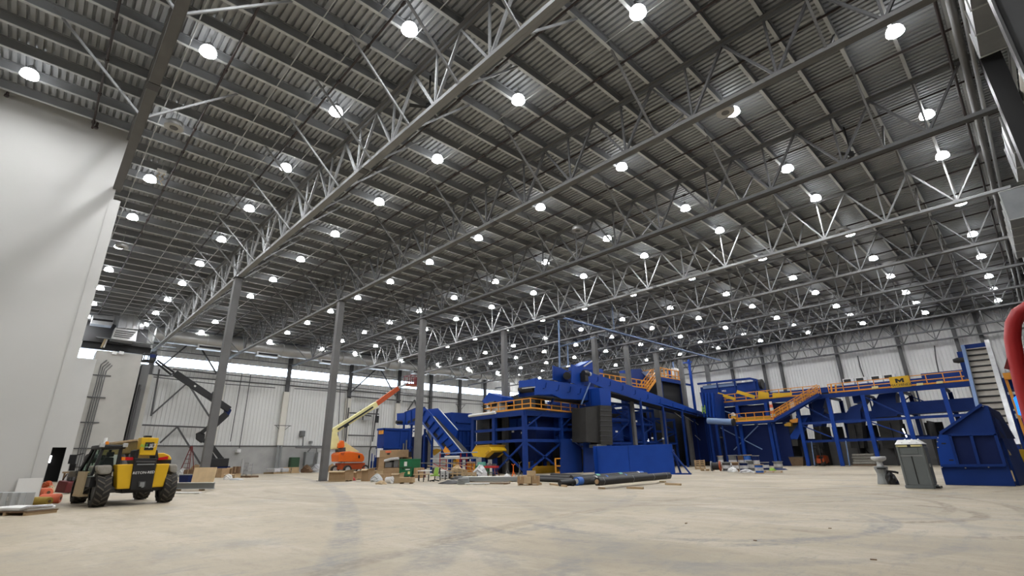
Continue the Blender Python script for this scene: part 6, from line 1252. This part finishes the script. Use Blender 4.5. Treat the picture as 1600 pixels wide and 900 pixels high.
table('low work table with steel legs left of the green chair',645,662,753,741,'wood',.9,'steel_dark'); table('work table with white sheet top behind the green chair',652,688,751,735,'white',1.0,'steel_dark'); carton('brown carton on the floor behind the work tables',646,656,747,731,.7,'card'); heap('sack','red bag lying on the goods behind the tables','bag',654,661,746,731,'red_dark',.6,51)
L = Loc('swivel_chair', 'lime green and black office chair in front of the work table', 'chair', 668,687,752.5,729.5,.7); hh = L.h
L.part('seat', MB().cbox((-.1,0,hh*.36),(.62,.5,.1)), 'lime', bevel=.04); L.part('backrest', MB().prism([(-.2,-.1,hh*.45),(.22,-.1,hh*.45),(.18,.06,hh*.95),(-.14,.06,hh*.95)],(0,.08,0)), 'lime', bevel=.03)
for s in (-1,1): L.part('side_bolster', MB().prism([(.02+s*.24,-.1,hh*.5),(.02+s*.38,-.14,hh*.62),(.02+s*.36,.02,hh*.92),(.02+s*.22,.04,hh*.95)],(0,.1,0)), 'black', bevel=.03)
L.part('gas_stem', MB().tube([(-.1,0,.1),(-.1,0,hh*.36)],.04,8), 'black')
for k in range(5): a = k*1.2566; L.part('foot', MB().bar((-.1,0,.12),(-.1+.36*math.cos(a),.36*math.sin(a),.05),.06), 'black'); L.part('castor', MB().lathe([(.045,-.03),(.045,.03)],(-.1+.36*math.cos(a),.36*math.sin(a),.045),8,'y'), 'black')
L = Loc('hard_hat', 'white hard hat resting behind the green chair back', 'helmet', 679,684,746,730.5,.4); L.part('shell', MB().lathe([(.17,L.h-.16),(.15,L.h-.05),(.05,L.h)], n=12), 'white'); L.part('stand', MB().box((-.05,-.05,0),(.05,.05,L.h-.14)), 'steel_dark')
# scaffold frame with steel profiles on it
c,w,d,h,rz = slot(664,742,744,708,1.6); t = Thing('pipe_scaffold', 'red scaffold rack loaded with long pale steel profiles', 'rack', (c.x,c.y,0), rz, None, local=True)
for u in (-.22,.2):
    for sy in (-.6,.6): t.part('upright', MB().bar((w*u,sy,0),(w*u,sy,h),.07), 'red')
    for z in (h*.45,h*.72): t.part('arm', MB().bar((w*u,-.7,z),(w*u,.7,z),.07), 'red')
t.part('long_rail', MB().tube([(-w*.72,-.75,h*.58),(w*.5,-.7,h*.56)],.05,7), 'steel'); t.part('long_rail', MB().tube([(-w*.3,.3,h*1.0),(w*.44,.3,h*1.02)],.05,7), 'blue_pale')
for k,(u0,u1,y,z,m) in enumerate(((-.42,.34,-.5,h*.74,'grey_pale'),(-.15,.14,-.3,h*.82,'white'),(-.3,.48,0,h*.74,'grey_mid'),(-.35,.4,.4,h*.76,'steel_light'))): t.part('profile', MB().box((w*u0,y-.12,z),(w*u1,y+.12,z+.14)), m)
t.part('diagonal', MB().bar((-w*.35,-.62,h*.55),(w*.05,-.62,h*.12),.06), 'red'); t.part('mast', MB().bar((w*.05,-.3,0),(w*.05,-.3,h*.72),.3,.16), 'yellow_dark')
for i,(a,b,c_,d_,m,lab) in enumerate(((682,700,748.5,736,'grey_pale','pale steel crate frame left of the timber racks'),(699,722,748,734.5,'wood','pale timber crate in the middle of clutter'),(722,744,748.5,738,'wood','pale timber crate with dark load right of middle'))):
    L = Loc('open_crate', lab, 'crate', a,b,c_,d_,1.0)
    for sx in (-1,-.33,.33,1): L.part('upright', MB().box((sx*(L.w/2-.05)-.05,-.5,0),(sx*(L.w/2-.05)+.05,-.42,L.h)), m)
    for z in (.08,L.h*.5,L.h-.12): L.part('slat', MB().box((-L.w/2,-.53,z),(L.w/2,-.5,z+.11)), m)
    L.part('back', MB().box((-L.w/2,.4,.0),(L.w/2,.5,L.h)), m); L.part('contents', MB().box((-L.w*.4,-.38,.05),(L.w*.4,.38,L.h*.7)), 'steel_dark', bevel=.08)
heap('sheeting_heap','dirty white plastic sheeting heaped over the crates','sheeting',734,757,748,727.5,'wrap',1.2,61); heap('sheeting_heap','pinkish packing paper on the crates behind scaffold','paper',698,722,745,728,'card_light',1.0,62); heap('debris_heap','dark heap of hoses and steel bits under the crates','debris',700,735,749.5,744,'steel_dark',.8,63)
for i,(a,b,z0,z1) in enumerate(((668,742,737.5,741.5),(690,740,733,737))):
    q0,q1 = FZ(a,748),FZ(b,747); h0 = .75 if i==0 else 1.05; solo('timber_plank', MB().bar(V(q0.x,q0.y,h0+.35),V(q1.x,q1.y,h0-.15),.25,.06), 'wood', ('long yellowish plank slanting over the crates, front one','shorter plank slanting over the crates behind')[i], 'plank', (q0.x,q0.y,h0))
for i,(a,b) in enumerate(((728,732),(733,735.5),(738,740.5),(711,715))):
    c,w,d,h,rz = slot(a,b,743,716.5 if i==3 else 721.5,.3); t = Thing('yellow_post', 'orange-yellow steel post among the clutter, %s' % ('leftmost of the trio','middle of the trio','rightmost of the trio','alone by scaffold')[i], 'post', (c.x,c.y,0), rz, 'orange-yellow posts', local=True); t.part('post', MB().box((-w/2,-.12,.02),(w/2,.12,h)), 'orange_rail'); t.part('foot', MB().box((-w/2-.08,-.2,0),(w/2+.08,.2,.02)), 'orange_rail')
c,w,d,h,rz = slot(742,758,744,722,1); t = Thing('green_machine','dark green machine part behind the white sheeting heap','machine part',(c.x,c.y,0),rz,None,local=True); t.part('body', MB().box((-w/2,-.5,.1),(w/2,.5,h*.75)), 'green', bevel=.05); t.part('top', MB().cbox((-.1,0,h*.75),(w*.6,.5,h*.25)), 'teal', bevel=.03); t.part('foot', MB().box((-w*.4,-.4,0),(w*.4,.4,.1)), 'black')
L = Loc('pipe_threader', 'red pipe threading machine on dark legs right of the sheeting', 'pipe machine', 755.5,774.5,745,725,.8); L.part('bed', MB().box((-L.w/2,-.3,L.h*.68),(L.w/2,.3,L.h*.85)), 'red', bevel=.03); L.part('chuck', MB().lathe([(.18,-.2),(.2,.1)],(-L.w*.2,0,L.h*.92),12,'x'), 'steel'); L.part('motor', MB().cbox((L.w*.2,0,L.h*.85),(.4,.35,L.h*.15)), 'steel_dark')
for sx in (-1,1):
    for sy in (-1,1): L.part('leg', MB().bar((sx*L.w*.3,sy*.2,L.h*.7),(sx*L.w*.5,sy*.4,0),.06), 'maroon')
L.part('tray', MB().box((-L.w*.4,-.3,L.h*.3),(L.w*.4,.3,L.h*.36)), 'steel_dark'); L.part('wheel', MB().lathe([(.14,-.05),(.14,.05)],(L.w*.3,-.35,.14),12,'y'), 'rubber')
for i,(a,b,m) in enumerate(((783,799,'steel_dark'),(797,804,'orange'),(806,815,'steel_dark'))):
    L = Loc('pipe_stand', ('dark tripod pipe stand in front of the left platform brace','small orange jack stand left of the platform post','dark tripod pipe stand close to the platform post')[i], 'stand', a,b,747.5,723.5 if i!=1 else 727,.5)
    for k in range(3): an = k*2.094+.5; L.part('leg', MB().bar((0,0,L.h*.6),(L.w*.5*math.cos(an),.35*math.sin(an),0),.05), m)
    L.part('stem', MB().tube([(0,0,L.h*.4),(0,0,L.h)],.04,8), m); L.part('vee_head', MB().bar((0,0,L.h-.02),(-.16,0,L.h+.1),.05).bar((0,0,L.h-.02),(.16,0,L.h+.1),.05), m)
heap('white_rag','white plastic rag on the floor by the pipe stand','rag',785,796,748,740.5,'white',.5,71)
heap('tarp_pile','brown and grey tarpaulin and hose pile on the floor','tarpaulin',683,724,756.5,750.5,'steel_dark',.8,73); c,w,d,h,rz = slot(709,726,757,747,.8); t = Thing('hose_coil','grey-blue coiled hose on the tarpaulin pile','hose',(c.x,c.y-.2,0),rz,None,local=True)
for k in range(4): t.part('loop', MB().tube([((w*.5-.03*k)*math.cos(a),.42*math.sin(a),.06+.1*k) for a in [i*math.pi/8 for i in range(17)]],.055,7), 'grey_mid')
L = Loc('steel_sheet_stack', 'long stack of grey steel sheets lying flat in front of the crates', 'steel stack', 722,808,753,744.5,1.0); L.part('stack', MB().box((-L.w/2,-.5,.06),(L.w/2,.5,.34)), 'grey_mid'); L.part('top_sheet', MB().box((-L.w/2,-.45,.34),(L.w*.28,.3,.37)), 'white'); L.part('bearer', MB().box((-L.w*.4,-.5,0),(-L.w*.36,.5,.06)).box((L.w*.36,-.5,0),(L.w*.4,.5,.06)), 'wood')
for i,(a,b,c_,m,lab) in enumerate(((735,794,757,'wood_dark','dark pallet boards with white strip on the floor'),(726,762,757.5,'white','white metal strip on the floor left of dark pallet boards'))):
    L = Loc('floor_boards', lab, 'boards', a,b,c_,c_-4,.5)
    for k in range(3): L.part('board', MB().box((-L.w/2,-.25+.17*k,.04),(L.w/2,-.12+.17*k,.1)), m)
    L.part('bearer', MB().box((-L.w*.42,-.25,0),(-L.w*.38,.25,.04)).box((L.w*.38,-.25,0),(L.w*.42,.25,.04)), 'wood')
L = Loc('hydraulic_unit', 'dark hydraulic unit with blue pipes between orange boom lift and carton stack', 'hydraulic unit', 574,588,743.5,698,1.0); w,h = L.w,L.h
L.part('frame', MB().box((-w/2,-.6,0),(w/2,.6,.25)), 'black'); L.part('tank', MB().box((-w*.4,-.4,.25),(w*.1,.5,h*.5)), 'navy', bevel=.03); L.part('canopy', MB().tube([(-w*.45,-.5,.25),(-w*.45,-.5,h*.85),(-w*.3,-.5,h),(w*.3,-.5,h),(w*.45,-.5,h*.85),(w*.45,-.5,.25)],.07,8), 'black'); L.part('cabinet', MB().cbox((w*.25,0,.25),(w*.35,.6,h*.55)), 'blue', bevel=.02)
for k in range(4): L.part('pipe', MB().tube([(-w*.3+.2*k,-.5,.3),(-w*.3+.2*k,-.5,h*.8-.1*k)],.05,7), 'blue' if k%2 else 'grey_pale')
# small box pallet and pipes
pl = pallet('small wooden pallet stacked with brown cartons, near the pipes',809,841,758.5,756.5,.9)
for i,(u,v,wz,hz,z) in enumerate(((-.36,-.15,.34,.42,0),(-.02,-.2,.34,.4,0),(.33,-.15,.32,.44,0),(-.2,.2,.4,.45,0),(.2,.22,.36,.42,0),(.08,.02,.42,.3,.44))):
    o = MB().cbox((0,0,0),(pl.w*wz,.42,hz),0); x = u*pl.w; p = pl.t.e.matrix_basis @ V(0,0,0); ca,sa = math.cos(pl.rz),math.sin(pl.rz)
    t = Thing('small_carton', ('left front','middle front','right front','left back','right back','topmost')[i]+' carton on the small floor pallet', 'carton', (pl.c.x+x*ca-v*sa, pl.c.y+x*sa+v*ca, pl.h+z), pl.rz+(.3 if i==5 else .06*(i-2)), 'cartons on the small pallet', local=True)
    t.part('carton_body', o, 'card_light' if i%2 else 'card', bevel=.01); t.part('tape', MB().box((-.03,-.214,hz*.5),(.03,.214,hz+.004)), 'sand')
def pipe_on_floor(name, label, p0, p1, r, m, z=None, group=None, hex_=False, extra=None):
    a,b = FZ(*p0),FZ(*p1); zz = r if z is None else z
    t = Thing(name, label, 'pipe', (a.x,a.y,0), 0, group); t.part('pipe', MB().tube([V(a.x,a.y,zz),V(b.x,b.y,zz)], r, 6 if hex_ else 12), m); return t,V(a.x,a.y,zz),V(b.x,b.y,zz)
t,a,b = pipe_on_floor('pipe_bundle','big black strapped pipe bundle, nearest in the row of pipes',(934,764.5),(1046,752.5),.23,'black',.38,None,True)
d_ = (b-a).normalized()
for u in (.05,.42,.72,.93): t.part('strap', MB().tube([a+(b-a)*u-d_*.02,a+(b-a)*u+d_*.02],.24,6), 'grey_mid')
t.part('timber_bearer', MB().cbox(V(a.x,a.y,0)+d_*.4,(.5,.14,.08),1.2), 'wood'); t.part('timber_bearer', MB().cbox(V(b.x,b.y,0)-d_*1.0,(.5,.14,.08),1.2), 'wood'); t.part('end_cap', MB().lathe([(.12,-.04),(.12,.04)], a-d_*.03, 8, 'x'), 'card')
t,a,b = pipe_on_floor('steel_pipe','black pipe with a blue taped open end, behind the bundle',(903,758.5),(1010,748.5),.24,'black'); d_=(b-a).normalized(); t.part('blue_tape', MB().tube([a-d_*.15,a+d_*.35],.252,14), 'blue_tape'); t.part('bore', MB().tube([a-d_*.17,a-d_*.152],.16,12), 'grey_pale'); t.part('white_band', MB().tube([a+d_*1.9,a+d_*2.05],.25,14), 'white'); t.part('blue_band', MB().tube([a+(b-a)*.35,a+(b-a)*.37],.25,14), 'blue_tape'); t.part('blue_band', MB().tube([a+(b-a)*.63,a+(b-a)*.65],.25,14), 'blue_tape')
for i,(p0,p1,r,lab,bands) in enumerate((((893,752),(1004,744),.2,'black pipe with teal bands, third in the row of pipes',('teal',)),((875,760),(1024,750.5),.18,'black pipe without bands between taped pipes',()),((838,749),(900,751),.17,'thin black pipe lying left of the taped pipe',()),((830,752),(895,754.5),.15,'thin black pipe at the front left of the row',()),((862,744.5),(940,749),.15,'thin black pipe at the back left of the row',()),((845,747),(920,752.5),.14,'thin black pipe in the middle left of the row',()))):
    t,a,b = pipe_on_floor('steel_pipe',lab,p0,p1,r,'black',None,'black pipes on the floor')
    for m_ in bands:
        for u in (.3,.62): t.part('band', MB().tube([a+(b-a)*u,a+(b-a)*(u+.045)],r+.012,12), m_)
        t.part('end_tape', MB().tube([b-(b-a)*.06,b],r+.012,12), 'blue_tape'); t.part('end_band', MB().tube([b-(b-a)*.085,b-(b-a)*.065],r+.015,12), 'white')
for i,(p0,p1,m) in enumerate(((( 980,763.5),(1005,764.5),'wood'),((1040,757.5),(1064,758.5),'wood'),((860,757.5),(885,761),'wood'),((873,757),(896,759.5),'black'))):
    a,b = FZ(*p0),FZ(*p1); solo('timber_batten', MB().bar(V(a.x,a.y,.05),V(b.x,b.y,.05),.12,.1), m, ('thin wooden batten sticking out before the pipe bundle','thin wooden batten at the far end of the pipe bundle','wooden batten left of the blue taped pipe','black angle iron in front of the blue taped pipe')[i], 'batten', (a.x,a.y,0))
# ---- reel cluster in front of the plant
L = Loc('standing_pallet', 'pale wooden pallet standing upright left of the cable reel', 'pallet', 1086,1102,733.5,718.5,.3)
for k in range(3): L.part('stringer', MB().box((-L.w/2+k*(L.w-.12)/2,-.05,0),(-L.w/2+.12+k*(L.w-.12)/2,.1,L.h)), 'wood')
for k in range(5): L.part('board', MB().box((-L.w/2,-.09,L.h*k/5+.03),(L.w/2,-.05,L.h*k/5+.17)), 'wood')
pallet('wooden pallet lying flat left of the cable reel',1095,1113,736,733,1.1)
c,w,d,h,rz = slot(1109,1127.5,736.5,720.5,1.0); t = Thing('cable_reel', 'large cable reel with rust-orange flange standing on edge', 'cable reel', (c.x,c.y,0), rz, None, local=True); r = h/2
t.part('flange', MB().lathe([(r,w*.32),(r,w*.4)],(0,0,r),20,'x'), 'orange_dark', label='rust-orange flange'); t.part('flange', MB().lathe([(r,-w*.4),(r,-w*.32)],(0,0,r),20,'x'), 'grey_mid'); t.part('wound_cable', MB().lathe([(r*.72,-w*.32),(r*.76,0),(r*.72,w*.32)],(0,0,r),20,'x'), 'black'); t.part('hub', MB().lathe([(r*.2,w*.4),(r*.2,w*.42)],(0,0,r),10,'x'), 'wood_dark')
sp_ = [(1121,1131,731,712,'grey_mid',2.0),(1138,1153,734,711,'steel',2.6),(1153,1164,733.5,711,'card_dark',2.6),(1163,1177,734,710.5,'blue_tape',2.4),(1177,1189,734,711.5,'navy',2.4),(1127,1143,736.5,722,'steel_dark',0),(1143,1156,737,722,'card_dark',0),(1154,1170,736.5,722.5,'navy',0),(1166,1180,736,720,'steel',0),(1179,1195,740,725.5,'blue_tape',-1),(1188,1203,735,722,'navy',0),(1207,1224,733,721,'grey_mid',0)]
labs = ['grey spool behind the rust reel, leftmost of the cluster','tall grey wrapped spool at the back, left','brown wrapped spool at the back, second from left','blue spool at the back of the cluster, third','dark blue spool at the back, right end','dark spool in front row, beside the rust reel','brown spool in front row, second','navy spool in front row, third','grey wrapped spool in front row, fourth','blue spool standing nearest, alone in front','navy spool right of the nearest blue spool','grey spool standing apart at the right end']
for i,(a,b,c_,d_,m,_) in enumerate(sp_): spool(labs[i],a,b,c_,d_,m,'grey_mid' if i%3 else 'wood')
pallet('wooden pallet with green scraps right of the nearest blue spool',1194,1222,738.5,736,1.1,'wood'); heap('green_scrap','bright green scrap bag on the pallet beside blue spool','bag',1201,1212,736,731,'lime',.6,81); heap('wrap_heap','white stretch film bunched between the front spools','film',1137,1152,738,730,'white',.5,82); heap('wrap_heap','dirty stretch film draped below the blue spools','film',1155,1178,738.5,733,'wrap',.5,83); heap('wrap_heap','dark rags on the floor at the far right spool','rags',1202,1230,734.5,731.5,'navy',.8,84)
# ---- machines standing below the sorting platform
c,w,d,h,rz = slot(1283,1303,727.5,708,2.0); t = Thing('forklift', 'small orange forklift parked under the sorting platform', 'forklift', (76.8,21.6,0), math.radians(90), None, local=True)
t.part('counterweight', MB().prism([(-.6,-1.2,.35),(.6,-1.2,.35),(.6,-1.1,1.15),(.5,-.9,1.3),(-.5,-.9,1.3),(-.6,-1.1,1.15)],(0,.9,0)), 'orange_dark', bevel=.05); t.part('chassis', MB().box((-.6,-.4,.3),(.6,1.1,.9)), 'orange_dark', bevel=.04); t.part('overhead_guard', MB().box((-.55,-.6,2.1),(.55,.8,2.18)).bar((-.5,-.6,2.1),(-.5,-.8,1.2),.07).bar((.5,-.6,2.1),(.5,-.8,1.2),.07).bar((-.5,.8,2.1),(-.5,1.0,.9),.07).bar((.5,.8,2.1),(.5,1.0,.9),.07), 'black'); t.part('mast', MB().bar((-.35,1.25,.1),(-.35,1.25,2.6),.12).bar((.35,1.25,.1),(.35,1.25,2.6),.12).bar((-.35,1.25,2.5),(.35,1.25,2.5),.1), 'black'); t.part('seat', MB().cbox((0,-.2,.9),(.5,.5,.2)).cbox((0,-.42,1.1),(.5,.12,.5)), 'black')
for sx in (-.52,.52):
    for sy,rr in ((-.75,.25),(.85,.3)): t.part('wheel', MB().lathe([(rr,-.1),(rr,.1)],(sx,sy,rr),14,'x'), 'rubber')
for sx in (-.3,.3): t.part('fork', MB().box((sx-.06,1.3,.08),(sx+.06,2.3,.13)), 'steel_dark')
c = V(77.5,16.9,0); t = Thing('bale_pallet', 'pallet of dusty pale sacks under the sorting platform', 'sack pallet', c, 0, None, local=True); t.part('pallet_base', MB().box((-.8,-1.3,0),(.8,1.3,.15)), 'wood_dark')
for k in range(4): t.part('sack_layer', MB().cbox((0,0,.15+.32*k),(1.5-.1*(k%2),2.5-.15*(k%2),.31),.02*k), 'fender', bevel=.1)
heap('rag_top','crumpled film on top of the dusty sacks','film',1,2,900,899,'wrap',.5,91) if 0 else None
t = Thing('wire_coil', 'dark hose coil hanging on the bunker wall behind the sacks', 'hose coil', (79.4,16.2,2.2)); t.part('loops', MB().tube([(79.3,16.2+.8*math.cos(a),2.3+1.0*math.sin(a)) for a in [i*math.pi/10 for i in range(21)]],.09,8), 'black'); t.part('hook', MB().bar((79.5,16.2,3.4),(79.25,16.2,3.4),.08), 'steel'); t.part('frame', MB().bar((79.4,17.6,3.0),(79.4,17.6,.8),.14).bar((79.4,17.6,3.0),(79.4,15.2,3.0),.14), 'offwhite')
solo('leaning_tube', MB().tube([(76.5,12.05,4.2),(76.2,11.3,.05)],.06,8), 'tube_white', 'bright white light tube leaning behind the portable toilet', 'light tube', (76.2,11.3,0))
for i,(y) in enumerate((21.9,18.0)): solo('prop_post', MB().tube([(74.6,y,.02),(74.9,y-.1,3.0)],.07,8), 'blue_pale', 'pale thin prop standing beside a blue post, %s' % ('left one','right one')[i], 'prop', (74.6,y,0), 'thin props')
for i,(x,y) in enumerate(((77.2,26.0),(76.6,24.4))): t = Thing('steel_bin', ('rusty brown steel bin under the stair, left','dull brown steel bin beside a blue post')[i], 'bin', (x,y,0), 0, None, local=True); t.part('tub', MB().loft([(-.5,-.7,0),(.5,-.7,0),(.5,.7,0),(-.5,.7,0)],[(-.65,-.9,1.1),(.65,-.9,1.1),(.65,.9,1.1),(-.65,.9,1.1)]), 'wood_dark'); t.part('rim', MB().box((-.7,-.95,1.1),(.7,.95,1.16)), 'steel_dark')
solo('floor_cable', MB().tube([FZ(40,795.5)+V(0,0,.02),FZ(60,796.5)+V(0,0,.02),FZ(83,794.5)+V(0,0,.02)],.02,6), 'black', 'thin dark cable lying on the floor by the left pallet', 'cable', tuple(FZ(60,796)))
rnd = random.Random(9)
for i,(px,py) in enumerate(((357,764),(378,765),(1297,826),(1072,818),(1365,875),(1180,845))):
    q = FZ(px,py); solo('floor_scrap', MB().cbox((q.x,q.y,0),(.06+.06*rnd.random(),.04,.015),rnd.random()*3), 'paper' if i<2 else 'wood_dark', ('small white scrap on the floor before the first column, left','small white scrap on the floor before first column, right','small splinter on the floor far right foreground','tiny splinter on the middle right floor','tiny splinter at the bottom right floor','tiny splinter on the right foreground floor')[i], 'scrap', (q.x,q.y,0))
